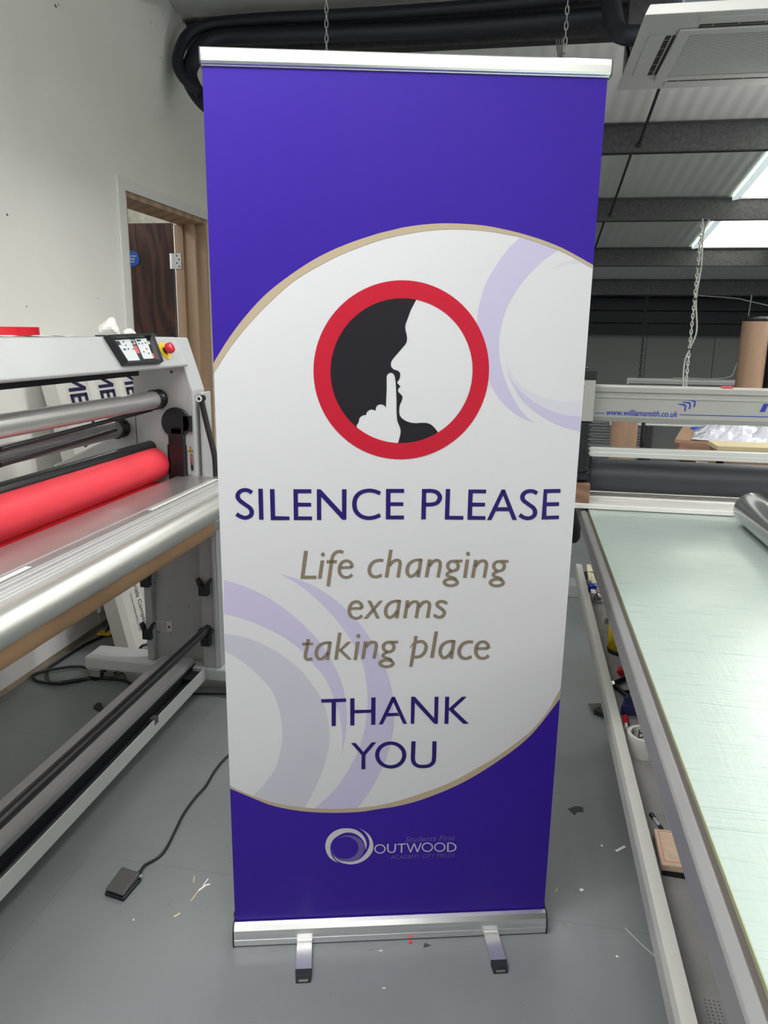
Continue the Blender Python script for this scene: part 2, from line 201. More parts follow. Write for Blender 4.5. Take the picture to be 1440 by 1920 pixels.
navy|C|4241,5212 4238,5171 4230,5131 4216,5092 4195,5055 4168,5021 4135,4992 4097,4968 4054,4951 4009,4941 3962,4938 3915,4944 3870,4956 3827,4976 3788,5002 3754,5034 3726,5069 3704,5107 3688,5147 3679,5188 3675,5229 3678,5270 3686,5310 3701,5349 3722,5385 3749,5419 3782,5448 3820,5471 3862,5489 3907,5499 3953,5501 4000,5496 4045,5483 4088,5464 4126,5438 4160,5407 4189,5372 4211,5334 4227,5294 4237,5253|4345,5209 4341,5148 4327,5088 4303,5033 4271,4984 4231,4941 4185,4906 4134,4878 4079,4859 4022,4848 3964,4846 3905,4852 3848,4866 3793,4889 3741,4920 3694,4958 3653,5003 3619,5054 3593,5111 3577,5171 3571,5232 3576,5293 3591,5352 3615,5407 3647,5455 3687,5498 3733,5532 3783,5560 3837,5579 3894,5590 3952,5592 4009,5586 4066,5572 4121,5550 4173,5520 4220,5482 4261,5438 4296,5387 4322,5331 4339,5271
navy|R|4461,5583 4460,5533 4459,5483 4459,5433 4458,5383 4458,5334 4457,5283 4456,5230 4455,5177 4455,5126 4459,5080 4466,5040 4475,5006 4489,4976 4504,4950 4522,4926 4544,4903 4569,4885 4594,4869 4620,4857 4646,4847 4673,4840 4700,4835 4727,4833 4753,4832 4778,4833 4805,4833 4833,4833 4862,4835 4892,4840 4922,4848 4950,4860 4977,4875 5002,4893 5026,4913 5046,4936 5062,4961 5073,4988 5079,5015 5083,5044 5086,5076 5088,5117 5088,5163 5088,5212 5088,5262 5087,5311 5087,5360 5086,5410 5086,5461 5085,5512 5085,5562|4565,5576 4564,5526 4564,5476 4563,5426 4563,5376 4563,5326 4562,5274 4560,5221 4559,5170 4560,5125 4563,5089 4567,5061 4572,5040 4577,5024 4584,5009 4593,4994 4603,4980 4616,4967 4632,4956 4649,4945 4667,4937 4685,4931 4704,4928 4726,4926 4749,4925 4773,4925 4799,4926 4824,4926 4849,4928 4871,4932 4890,4939 4908,4949 4926,4961 4943,4976 4957,4991 4967,5005 4972,5018 4974,5028 4976,5042 4978,5063 4981,5092 4983,5128 4983,5171 4983,5218 4982,5268 4982,5318 4982,5366 4981,5416 4981,5467 4981,5517 4980,5568
tan2|P|1894,10477 1983,10476 1899,9881 2172,9877 2163,9803 1802,9807
tan2|P|2267,10246 2350,10245 2286,9806 2204,9807
tan2|P|2367,10385 2365,10370 2358,10356 2348,10346 2335,10339 2321,10337 2306,10339 2294,10346 2283,10357 2277,10370 2275,10385 2277,10400 2284,10414 2294,10424 2307,10431 2321,10433 2335,10431 2348,10424 2358,10413 2365,10400
tan2|R|2799,10464 2784,10469 2770,10476 2753,10483 2734,10488 2713,10491 2694,10492 2674,10490 2654,10487 2634,10481 2615,10473 2596,10463 2578,10450 2560,10435 2542,10416 2527,10396 2516,10377 2507,10358 2499,10335 2492,10306 2484,10267 2475,10212 2466,10145 2457,10071 2447,9997 2438,9929 2430,9866 2421,9806 2413,9746 2405,9686 2396,9626|2775,10396 2759,10402 2744,10409 2730,10415 2719,10419 2708,10421 2696,10421 2683,10420 2670,10417 2658,10413 2647,10407 2635,10399 2623,10389 2611,10378 2601,10366 2592,10351 2585,10338 2581,10326 2576,10311 2571,10288 2564,10251 2556,10199 2547,10133 2538,10060 2528,9985 2519,9916 2511,9853 2502,9792 2494,9733 2486,9673 2478,9613
tan2|P|2405,10249 2643,10247 2634,10174 2400,10176
tan2|R|2718,10035 2819,10040 2983,10040|2715,10095 2817,10100 2982,10100
tan2|R|3023,10068 3023,10082 3023,10096 3023,10113 3022,10131 3017,10151 3010,10168 3002,10184 2992,10200 2979,10215 2965,10227 2949,10238 2932,10247 2914,10255 2894,10261 2873,10263 2852,10263 2830,10261 2808,10257 2786,10250 2765,10240 2745,10228 2727,10212 2711,10195 2697,10175 2685,10155 2675,10132 2667,10108 2661,10084 2658,10060 2656,10036 2655,10011 2657,9987 2660,9962 2666,9937 2674,9914 2686,9892 2699,9873 2715,9856 2732,9840 2750,9828 2770,9818 2791,9810 2813,9804 2833,9800 2853,9798 2872,9798 2890,9800 2907,9804 2923,9809 2940,9815 2957,9824 2973,9834 2988,9845 3001,9855 3014,9865|2941,10068 2941,10083 2941,10098 2941,10111 2941,10120 2940,10128 2937,10137 2934,10147 2930,10156 2925,10164 2920,10171 2912,10179 2902,10187 2891,10193 2880,10198 2869,10200 2856,10200 2841,10198 2825,10194 2811,10188 2799,10180 2789,10171 2779,10159 2770,10146 2762,10132 2755,10117 2749,10102 2745,10086 2741,10067 2739,10049 2738,10031 2737,10013 2738,9994 2740,9976 2744,9960 2747,9946 2752,9933 2759,9920 2768,9908 2777,9897 2786,9888 2797,9880 2811,9873 2826,9868 2842,9864 2856,9862 2867,9862 2878,9864 2889,9868 2900,9872 2912,9878 2922,9885 2933,9893 2946,9904 2959,9914 2973,9925
tan2|R|3708,10264 3688,10266 3668,10268 3646,10271 3623,10272 3600,10271 3576,10267 3552,10263 3527,10256 3503,10248 3479,10238 3458,10225 3438,10210 3420,10193 3404,10174 3389,10154 3376,10132 3365,10109 3356,10084 3349,10058 3344,10032 3343,10006 3345,9979 3349,9954 3355,9930 3364,9907 3375,9886 3388,9867 3403,9851 3420,9837 3438,9825 3458,9816 3479,9810 3499,9806 3518,9804 3537,9803 3555,9803 3573,9805 3589,9809 3605,9813 3620,9818 3635,9823 3650,9830 3664,9837 3677,9844 3690,9850|3704,10197 3683,10199 3662,10201 3643,10203 3625,10204 3607,10203 3588,10200 3567,10196 3547,10190 3529,10183 3513,10174 3500,10164 3487,10152 3475,10139 3464,10124 3455,10109 3446,10093 3439,10075 3433,10057 3429,10038 3426,10022 3426,10005 3427,9988 3429,9970 3433,9953 3437,9939 3442,9927 3449,9916 3456,9905 3464,9896 3472,9888 3482,9882 3494,9877 3508,9874 3523,9872 3536,9871 3548,9871 3560,9873 3572,9876 3584,9880 3597,9885 3609,9889 3620,9895 3633,9902 3646,9909 3659,9915
tan2|P|3833,10487 3915,10486 3825,9819 3740,9820
tan2|R|3878,10078 3892,10098 3906,10118 3919,10137 3931,10154 3942,10167 3954,10177 3967,10186 3980,10193 3993,10199 4004,10202 4015,10203 4027,10202 4038,10200 4045,10196 4048,10192 4048,10189 4049,10184 4051,10175 4053,10163 4054,10150 4055,10139 4054,10129 4052,10114 4049,10094 4045,10065 4040,10026 4034,9979 4027,9928 4019,9874 4012,9824|3818,10125 3831,10144 3845,10165 3860,10185 3876,10205 3894,10223 3914,10237 3933,10249 3953,10258 3973,10265 3993,10269 4013,10271 4033,10269 4054,10266 4074,10259 4093,10248 4110,10231 4121,10212 4127,10192 4131,10173 4133,10154 4134,10136 4133,10118 4131,10101 4127,10080 4124,10051 4119,10012 4112,9965 4105,9913 4097,9860 4090,9809
tan2|R|4586,10268 4567,10269 4547,10270 4526,10271 4505,10271 4483,10269 4461,10266 4440,10262 4418,10257 4395,10250 4373,10241 4351,10229 4329,10215 4308,10199 4287,10180 4269,10159 4253,10134 4241,10107 4232,10079 4225,10052 4220,10026 4218,10000 4218,9973 4221,9948 4227,9923 4236,9899 4248,9876 4263,9855 4280,9837 4300,9821 4322,9811 4345,9806 4367,9807 4387,9811 4405,9817 4423,9826 4442,9837 4462,9851 4481,9867 4499,9883 4515,9900 4528,9917 4539,9933 4547,9949 4554,9963 4561,9977|4587,10204 4567,10205 4546,10206 4527,10207 4509,10207 4492,10205 4473,10202 4455,10199 4437,10194 4420,10187 4404,10179 4388,10168 4371,10156 4355,10142 4342,10127 4332,10112 4324,10095 4316,10075 4310,10054 4305,10032 4302,10012 4301,9994 4301,9976 4303,9959 4306,9944 4309,9930 4315,9917 4323,9903 4332,9890 4340,9880 4346,9874 4350,9871 4356,9871 4365,9875 4377,9880 4389,9888 4402,9897 4417,9910 4432,9924 4446,9939 4457,9952 4465,9964 4470,9975 4476,9988 4483,10003 4491,10018
tan2|P|4532,10267 4617,10257 4563,9817 4483,9818
tan2|P|4735,10248 4820,10248 4756,9815 4672,9816
tan2|R|4797,10056 4814,10080 4831,10105 4847,10128 4862,10148 4874,10162 4886,10172 4898,10179 4910,10184 4923,10188 4936,10190 4948,10192 4958,10191 4965,10190 4971,10187 4973,10183 4976,10179 4979,10171 4983,10162 4986,10151 4988,10140 4989,10129 4988,10117 4986,10100 4983,10077 4979,10048 4974,10010 4967,9965 4960,9917 4953,9867 4946,9819|4736,10104 4753,10127 4770,10152 4787,10177 4806,10200 4826,10219 4848,10234 4869,10244 4890,10251 4908,10255 4925,10258 4942,10259 4960,10259 4979,10256 4997,10251 5016,10241 5032,10227 5045,10210 5055,10191 5062,10170 5067,10148 5069,10126 5068,10106 5065,10085 5062,10062 5058,10033 5053,9995 5046,9950 5039,9901 5032,9851 5025,9803
tan2|C|5410,10084 5410,10073 5408,10061 5405,10050 5399,10039 5392,10028 5383,10019 5371,10011 5358,10004 5344,10001 5329,9999 5314,10001 5300,10005 5286,10011 5274,10020 5264,10029 5256,10040 5250,10051 5246,10063 5243,10074 5242,10085 5243,10097 5244,10108 5248,10119 5253,10130 5260,10141 5270,10151 5281,10159 5294,10165 5308,10169 5323,10170 5338,10168 5352,10164 5366,10158 5378,10150 5388,10140 5396,10129 5402,10118 5406,10107 5409,10095|5490,10083 5489,10058 5483,10033 5473,10011 5459,9991 5442,9973 5422,9959 5401,9948 5379,9941 5355,9936 5332,9935 5308,9937 5284,9942 5261,9950 5239,9961 5219,9975 5200,9993 5185,10013 5173,10036 5165,10061 5162,10086 5164,10112 5170,10136 5180,10159 5194,10179 5211,10196 5230,10210 5251,10221 5274,10228 5297,10233 5321,10234 5345,10232 5368,10227 5391,10219 5413,10208 5433,10194 5452,10176 5467,10156 5479,10133 5487,10109
tan2|P|5339,10236 5548,10234 5542,10170 5414,10171
tan2|R|5288,9991 5270,9982 5252,9973 5233,9963 5215,9953 5198,9942 5185,9930 5174,9917 5164,9902 5158,9882 5160,9859 5171,9839 5185,9826 5200,9816 5216,9807 5234,9799 5255,9791 5280,9784 5305,9778 5327,9772 5344,9765 5355,9759 5364,9752 5373,9744 5384,9734 5396,9725|5319,9932 5301,9923 5282,9913 5264,9904 5250,9896 5240,9888 5233,9881 5228,9874 5227,9870 5227,9871 5226,9877 5224,9880 5225,9877 5232,9872 5242,9866 5254,9860 5271,9854 5293,9848 5318,9841 5343,9834 5366,9826 5385,9816 5401,9806 5414,9795 5424,9786 5434,9778
tan2|C|5403,9684 5404,9684 5404,9680 5401,9674 5395,9666 5384,9657 5370,9650 5353,9644 5333,9639 5313,9637 5291,9636 5270,9637 5249,9640 5229,9645 5211,9652 5197,9659 5185,9668 5178,9676 5175,9683 5175,9686 5176,9687 5175,9687 5175,9691 5177,9698 5184,9706 5195,9714 5209,9721 5226,9727 5245,9732 5266,9735 5288,9735 5309,9734 5330,9731 5350,9726 5367,9720 5382,9712 5393,9703 5401,9695 5404,9689 5404,9685|5484,9684 5480,9658 5470,9637 5454,9620 5437,9606 5417,9595 5395,9586 5371,9579 5346,9574 5320,9571 5293,9571 5267,9572 5241,9575 5215,9581 5191,9588 5168,9598 5148,9609 5129,9623 5113,9641 5101,9663 5095,9688 5099,9713 5110,9734 5125,9751 5143,9765 5162,9776 5184,9785 5208,9792 5233,9797 5259,9799 5285,9800 5312,9799 5338,9796 5363,9790 5387,9783 5410,9773 5431,9762 5450,9748 5466,9730 5478,9709
tan2|P|5617,10237 5703,10236 5657,9791 5573,9792
tan2|P|5713,10378 5712,10363 5706,10349 5696,10338 5683,10331 5668,10329 5653,10332 5640,10339 5629,10350 5622,10363 5619,10378 5620,10393 5627,10407 5637,10418 5650,10425 5664,10427 5679,10424 5692,10417 5703,10406 5710,10393
tan2|P|5813,10228 5899,10227 5841,9793 5756,9794
tan2|R|5878,10035 5895,10059 5912,10084 5928,10107 5942,10127 5955,10142 5966,10152 5978,10159 5991,10164 6004,10167 6017,10170 6029,10171 6039,10171 6047,10169 6052,10166 6055,10163 6057,10158 6061,10151 6065,10141 6068,10131 6070,10119 6071,10108 6071,10096 6069,10079 6066,10056 6062,10026 6058,9989 6052,9944 6046,9895 6039,9845 6033,9796|5817,10083 5833,10107 5849,10131 5867,10156 5885,10179 5906,10199 5927,10214 5949,10224 5969,10231 5988,10235 6005,10238 6022,10239 6040,10239 6059,10236 6078,10231 6097,10221 6113,10207 6126,10190 6137,10171 6145,10150 6150,10128 6152,10106 6151,10085 6149,10064 6146,10041 6142,10011 6138,9973 6132,9928 6125,9879 6119,9829 6112,9780
tan2|C|6495,10069 6495,10057 6493,10046 6490,10035 6485,10023 6477,10013 6468,10003 6457,9995 6444,9989 6429,9985 6414,9984 6399,9985 6385,9989 6371,9996 6359,10004 6349,10014 6340,10025 6334,10036 6330,10047 6327,10059 6325,10070 6326,10081 6327,10093 6331,10104 6336,10115 6343,10126 6352,10136 6363,10144 6376,10150 6391,10154 6406,10155 6421,10153 6435,10149 6449,10143 6461,10135 6471,10125 6480,10114 6486,10103 6491,10091 6493,10080|6576,10068 6575,10042 6569,10018 6559,9995 6545,9975 6528,9957 6509,9943 6488,9932 6465,9925 6442,9920 6418,9919 6394,9921 6370,9926 6346,9934 6324,9945 6303,9960 6284,9977 6269,9998 6256,10021 6248,10045 6245,10071 6246,10096 6252,10121 6262,10144 6275,10164 6292,10181 6311,10195 6333,10206 6355,10214 6378,10218 6402,10219 6426,10218 6450,10213 6474,10205 6496,10193 6517,10179 6535,10161 6551,10141 6564,10118 6572,10094
tan2|P|6421,10221 6632,10219 6626,10155 6497,10156
tan2|R|6373,9976 6355,9966 6337,9957 6318,9947 6299,9937 6283,9926 6270,9914 6259,9901 6249,9886 6244,9866 6246,9843 6257,9823 6272,9809 6287,9799 6303,9790 6321,9782 6343,9774 6368,9768 6393,9761 6416,9755 6433,9748 6444,9742 6453,9735 6463,9727 6474,9717 6486,9708|6405,9916 6387,9907 6368,9897 6350,9888 6336,9879 6326,9872 6319,9865 6314,9858 6313,9854 6313,9855 6313,9860 6310,9863 6311,9861 6318,9856 6328,9850 6341,9843 6358,9837 6380,9831 6405,9825 6431,9818 6454,9809 6474,9799 6490,9789 6503,9779 6513,9770 6524,9761
tan2|C|6494,9667 6494,9666 6495,9663 6492,9656 6485,9648 6475,9640 6461,9632 6443,9626 6424,9622 6403,9619 6381,9618 6360,9620 6338,9623 6319,9628 6301,9634 6286,9642 6274,9650 6267,9659 6264,9665 6264,9669 6264,9670 6264,9670 6263,9674 6266,9680 6272,9688 6283,9697 6297,9704 6314,9710 6334,9715 6355,9718 6376,9718 6398,9717 6419,9714 6439,9709 6457,9702 6472,9695 6484,9686 6491,9678 6494,9671 6494,9668|6575,9666 6572,9641 6561,9619 6546,9602 6529,9588 6509,9577 6487,9568 6463,9561 6438,9556 6412,9554 6385,9553 6358,9554 6331,9558 6306,9563 6281,9571 6258,9580 6237,9592 6218,9606 6201,9623 6189,9645 6183,9670 6186,9696 6197,9717 6212,9734 6230,9748 6249,9759 6271,9768 6295,9775 6320,9780 6346,9783 6373,9784 6400,9782 6426,9779 6452,9773 6476,9766 6499,9756 6520,9745 6540,9731 6556,9713 6569,9692
tan2|R|2948,9033 3051,9037 3217,9037|2945,9094 3049,9099 3216,9099
tan2|R|3258,9066 3258,9080 3258,9095 3258,9112 3256,9131 3252,9151 3245,9168 3237,9185 3226,9202 3213,9217 3198,9230 3183,9241 3165,9250 3146,9259 3126,9264 3105,9267 3083,9267 3061,9265 3039,9261 3017,9254 2995,9244 2975,9231 2957,9215 2941,9197 2927,9177 2914,9156 2904,9133 2896,9109 2891,9084 2887,9058 2885,9034 2885,9009 2886,8983 2890,8958 2896,8932 2905,8908 2916,8886 2930,8866 2946,8848 2963,8833 2982,8820 3002,8809 3024,8801 3045,8795 3066,8791 3086,8789 3105,8789 3124,8791 3141,8794 3158,8800 3174,8806 3192,8815 3208,8825 3223,8836 3236,8847 3250,8857|3175,9066 3175,9081 3175,9097 3175,9110 3174,9120 3173,9128 3171,9137 3167,9147 3163,9156 3158,9165 3153,9172 3145,9180 3135,9188 3124,9195 3113,9200 3101,9202 3088,9202 3073,9200 3057,9196 3042,9189 3031,9182 3021,9172 3010,9160 3001,9147 2992,9132 2985,9117 2980,9102 2975,9085 2972,9066 2970,9047 2968,9029 2968,9010 2969,8991 2971,8972 2975,8955 2979,8941 2984,8928 2991,8915 2999,8902 3009,8891 3018,8881 3029,8873 3043,8866 3059,8860 3075,8857 3089,8855 3101,8855 3112,8857 3123,8860 3134,8865 3146,8870 3156,8878 3168,8886 3180,8897 3194,8908 3208,8918
tan2|P|3347,9255 3434,9254 3644,8812 3558,8813
tan2|P|3625,9251 3710,9250 3348,8810 3257,8808
tan2|R|4108,9268 4088,9269 4068,9270 4047,9271 4025,9271 4003,9270 3981,9267 3960,9263 3937,9258 3914,9250 3892,9241 3870,9229 3848,9215 3826,9198 3805,9179 3786,9157 3770,9132 3758,9105 3748,9076 3741,9048 3736,9021 3734,8994 3734,8968 3737,8941 3742,8916 3751,8891 3763,8868 3778,8846 3796,8827 3816,8811 3838,8800 3861,8796 3883,8796 3903,8800 3922,8806 3940,8815 3959,8826 3979,8841 3999,8857 4017,8874 4033,8891 4047,8908 4058,8925 4066,8941 4073,8956 4080,8970|4108,9203 4087,9203 4067,9205 4048,9206 4030,9206 4012,9204 3993,9201 3974,9197 3956,9192 3939,9186 3923,9177 3907,9167 3889,9154 3873,9140 3860,9124 3850,9109 3841,9092 3834,9071 3827,9049 3822,9027 3819,9007 3818,8988 3818,8970 3819,8953 3822,8937 3826,8923 3831,8909 3839,8895 3848,8881 3856,8871 3862,8865 3866,8862 3873,8862 3882,8866 3893,8871 3906,8879 3919,8888 3934,8901 3950,8916 3964,8931 3975,8945 3983,8956 3989,8968 3995,8982 4002,8997 4010,9012
tan2|P|4052,9267 4138,9256 4081,8806 4000,8807
tan2|P|4247,9253 4325,9252 4275,8809 4188,8810
tan2|R|4316,9056 4334,9079 4353,9104 4370,9128 4385,9148 4398,9162 4409,9172 4421,9178 4434,9181 4447,9184 4461,9185 4472,9185 4481,9184 4489,9182 4494,9178 4496,9175 4495,9172 4495,9169 4496,9165 4497,9158 4498,9146 4499,9134 4499,9120 4497,9102 4495,9079 4492,9049 4487,9011 4481,8966 4474,8916 4466,8865 4459,8815|4258,9106 4276,9129 4293,9154 4312,9179 4332,9202 4354,9221 4377,9234 4400,9242 4420,9247 4439,9249 4455,9250 4471,9251 4488,9249 4505,9246 4522,9241 4538,9232 4552,9220 4564,9205 4571,9188 4576,9170 4578,9151 4579,9132 4579,9113 4578,9091 4575,9066 4572,9036 4567,8996 4560,8950 4553,8900 4546,8849 4539,8799
tan2|R|4588,9053 4606,9076 4623,9102 4639,9125 4653,9145 4665,9159 4675,9169 4684,9175 4694,9178 4706,9180 4717,9182 4728,9182 4738,9181 4746,9178 4752,9175 4756,9171 4759,9166 4760,9162 4762,9157 4763,9150 4764,9141 4765,9130 4765,9117 4764,9099 4762,9076 4758,9046 4754,9008 4747,8962 4740,8912 4733,8861 4726,8812|4528,9101 4545,9125 4562,9150 4579,9175 4598,9198 4618,9217 4639,9231 4660,9239 4679,9244 4696,9246 4711,9247 4727,9248 4744,9246 4761,9243 4778,9238 4794,9230 4809,9219 4821,9206 4832,9189 4840,9171 4844,9150 4846,9130 4846,9109 4844,9087 4842,9063 4838,9032 4833,8993 4827,8946 4820,8896 4813,8845 4806,8796
tan2|R|5235,9197 5219,9207 5203,9217 5186,9227 5166,9236 5144,9243 5122,9247 5100,9250 5078,9250 5056,9248 5034,9244 5014,9238 4994,9228 4976,9216 4958,9200 4944,9176 4941,9148 4947,9123 4957,9101 4970,9082 4986,9064 5007,9046 5029,9031 5051,9018 5069,9005 5083,8992 5096,8979 5107,8966 5115,8955 5120,8945 5121,8939 5121,8932 5121,8921 5118,8910 5114,8898 5110,8890 5104,8882 5093,8873 5079,8865 5065,8859 5052,8856 5041,8856 5029,8859 5015,8863 5000,8869 4986,8875 4975,8881 4965,8888 4955,8896 4943,8904 4930,8913|5204,9133 5187,9143 5170,9153 5156,9162 5142,9170 5130,9175 5115,9178 5099,9180 5083,9180 5068,9179 5055,9176 5044,9171 5032,9164 5023,9156 5018,9149 5020,9149 5021,9151 5022,9148 5025,9139 5031,9128 5038,9117 5048,9107 5065,9094 5086,9081 5109,9066 5129,9050 5146,9034 5162,9018 5177,9000 5190,8979 5200,8954 5203,8927 5200,8902 5193,8878 5183,8856 5168,8836 5150,8820 5129,8807 5107,8797 5085,8790 5062,8786 5039,8786 5017,8789 4997,8795 4978,8801 4961,8808 4945,8816 4929,8825 4916,8834 4905,8842 4893,8850
tan2|R|1934,8325 1926,8283 1918,8240 1911,8198 1903,8155 1895,8114 1887,8073 1878,8030 1869,7988 1861,7948 1856,7914 1854,7886 1855,7861 1859,7839 1868,7820 1879,7803 1894,7789 1912,7778 1930,7770 1949,7766 1969,7764 1991,7765 2012,7769 2033,7775 2053,7781 2071,7786|2015,8308 2007,8265 2000,8223 1992,8180 1984,8137 1977,8096 1968,8053 1959,8009 1950,7968 1943,7931 1939,7903 1938,7882 1938,7870 1939,7863 1939,7859 1940,7854 1942,7849 1945,7844 1951,7840 1960,7837 1970,7836 1981,7837 1997,7840 2015,7846 2035,7852 2054,7857
tan2|P|1834,8231 2084,8226 2078,8162 1826,8166
tan2|R|2491,8251 2472,8252 2452,8253 2431,8254 2409,8254 2387,8253 2365,8250 2343,8246 2321,8241 2298,8234 2275,8224 2253,8212 2230,8197 2208,8181 2187,8161 2167,8139 2151,8113 2138,8085 2127,8056 2120,8028 2114,8000 2111,7973 2111,7946 2113,7919 2118,7892 2126,7867 2138,7844 2153,7822 2170,7802 2189,7785 2211,7774 2234,7769 2256,7770 2276,7774 2295,7780 2314,7789 2333,7800 2353,7815 2373,7832 2391,7849 2408,7866 2422,7883 2434,7901 2443,7917 2450,7932 2457,7946|2490,8184 2469,8185 2449,8186 2430,8187 2412,8187 2394,8186 2375,8183 2356,8179 2338,8174 2321,8168 2305,8159 2288,8148 2270,8135 2254,8121 2240,8105 2230,8089 2221,8072 2213,8051 2206,8029 2200,8006 2197,7985 2195,7966 2195,7947 2196,7930 2198,7914 2202,7900 2207,7886 2214,7871 2223,7857 2231,7846 2237,7840 2241,7837 2247,7837 2257,7841 2268,7847 2281,7854 2294,7864 2310,7877 2325,7892 2340,7907 2352,7921 2359,7933 2366,7945 2372,7959 2379,7974 2388,7990
tan2|P|2436,8250 2522,8239 2455,7779 2374,7780
tan2|P|2666,8466 2746,8465 2657,7785 2572,7786
tan2|P|2876,8233 2981,8231 2763,8027 2693,8009 2693,8036
tan2|P|2693,8036 2763,8027 2988,7789 2896,7786 2693,8009
tan2|P|3089,8233 3175,8232 3113,7766 3029,7768
tan2|P|3190,8379 3188,8363 3182,8349 3171,8338 3158,8331 3143,8329 3128,8331 3115,8339 3105,8350 3098,8365 3095,8380 3097,8396 3104,8410 3115,8421 3128,8429 3143,8431 3157,8428 3171,8421 3181,8409 3188,8395
tan2|P|3272,8240 3357,8238 3298,7793 3215,7794
tan2|R|3340,8055 3356,8077 3373,8099 3388,8120 3402,8139 3414,8152 3425,8162 3436,8170 3446,8175 3457,8179 3468,8181 3480,8182 3492,8181 3504,8179 3513,8175 3517,8171 3519,8166 3521,8161 3523,8153 3526,8144 3527,8132 3528,8119 3528,8106 3526,8088 3522,8065 3518,8036 3512,7999 3504,7955 3495,7907 3485,7858 3476,7811|3281,8107 3297,8128 3313,8150 3330,8173 3347,8194 3366,8213 3385,8227 3404,8237 3423,8244 3441,8249 3459,8252 3478,8253 3498,8252 3518,8249 3538,8243 3557,8233 3574,8219 3588,8202 3597,8182 3604,8162 3608,8140 3609,8118 3608,8096 3606,8074 3602,8049 3598,8018 3591,7980 3583,7935 3574,7887 3564,7838 3556,7791
tan2|C|3947,8084 3946,8072 3944,8060 3941,8048 3935,8036 3927,8025 3918,8015 3906,8007 3893,8001 3878,7997 3863,7996 3848,7997 3833,8002 3820,8009 3808,8017 3798,8028 3790,8039 3784,8051 3780,8063 3778,8075 3777,8087 3777,8098 3779,8110 3783,8122 3788,8134 3796,8145 3806,8155 3817,8163 3831,8169 3845,8173 3860,8174 3875,8173 3890,8168 3903,8162 3915,8153 3925,8143 3933,8131 3939,8119 3943,8107 3946,8096|4028,8082 4026,8056 4020,8030 4009,8006 3994,7985 3977,7967 3957,7953 3935,7941 3912,7934 3888,7929 3864,7928 3840,7930 3816,7935 3793,7944 3771,7956 3750,7971 3732,7990 3717,8012 3705,8036 3698,8061 3695,8088 3697,8115 3704,8140 3715,8164 3729,8185 3747,8202 3767,8217 3788,8228 3811,8236 3835,8241 3859,8242 3883,8240 3907,8234 3930,8226 3952,8214 3973,8199 3991,8180 4006,8159 4018,8135 4025,8109
tan2|P|3878,8243 4090,8240 4082,8173 3953,8175
tan2|R|3821,7988 3803,7978 3784,7969 3765,7959 3746,7948 3729,7937 3715,7924 3704,7911 3694,7895 3687,7874 3689,7850 3700,7829 3713,7815 3728,7804 3744,7795 3762,7786 3784,7778 3809,7770 3834,7764 3856,7757 3873,7750 3884,7743 3893,7736 3903,7727 3913,7717 3925,7707|3851,7925 3832,7915 3813,7906 3795,7896 3780,7888 3770,7880 3763,7872 3758,7865 3756,7861 3757,7862 3756,7868 3754,7871 3755,7868 3761,7863 3772,7856 3784,7850 3801,7843 3823,7837 3848,7830 3874,7822 3897,7813 3916,7803 3932,7792 3945,7781 3955,7771 3965,7762
tan2|C|3932,7665 3932,7664 3932,7660 3930,7653 3923,7645 3912,7636 3897,7629 3880,7622 3860,7618 3839,7615 3817,7615 3795,7616 3774,7619 3754,7625 3736,7632 3722,7640 3710,7649 3703,7658 3700,7665 3700,7668 3701,7669 3700,7670 3700,7673 3703,7680 3710,7689 3721,7697 3735,7705 3753,7711 3773,7716 3794,7718 3815,7719 3837,7717 3859,7714 3878,7709 3896,7702 3911,7694 3922,7685 3929,7676 3932,7669 3932,7665|4013,7663 4009,7637 3998,7614 3983,7596 3964,7582 3944,7571 3921,7561 3897,7554 3872,7549 3845,7547 3818,7546 3791,7548 3764,7552 3739,7558 3714,7566 3692,7576 3671,7588 3652,7603 3636,7621 3624,7644 3619,7671 3623,7697 3635,7719 3650,7737 3669,7751 3689,7763 3712,7772 3736,7779 3761,7784 3788,7786 3814,7787 3841,7785 3868,7782 3894,7776 3918,7768 3941,7758 3961,7746 3980,7731 3996,7712 4009,7689
tan2|P|4467,8354 4549,8353 4445,7566 4359,7568
tan2|R|4543,8156 4556,8162 4569,8168 4579,8173 4587,8178 4598,8180 4613,8181 4630,8181 4647,8179 4661,8175 4671,8169 4679,8159 4689,8147 4698,8132 4706,8117 4710,8103 4713,8090 4714,8074 4714,8056 4712,8037 4709,8019 4703,8000 4696,7980 4687,7960 4677,7941 4666,7924 4653,7908 4639,7893 4624,7880 4608,7869 4592,7860 4573,7854 4550,7852 4525,7851 4497,7850 4470,7849|4515,8222 4527,8227 4538,8233 4552,8239 4570,8245 4589,8247 4609,8248 4630,8248 4654,8246 4678,8241 4702,8231 4725,8217 4744,8198 4761,8177 4775,8153 4786,8127 4793,8101 4796,8073 4796,8046 4792,8019 4787,7993 4779,7967 4768,7941 4755,7916 4740,7892 4724,7870 4706,7851 4686,7833 4665,7817 4641,7803 4615,7793 4586,7786 4557,7783 4529,7782 4502,7782 4476,7781
tan2|P|4361,8072 4449,8196 4446,8147 4365,8049
tan2|P|4948,8463 5028,8462 4948,7788 4856,7790
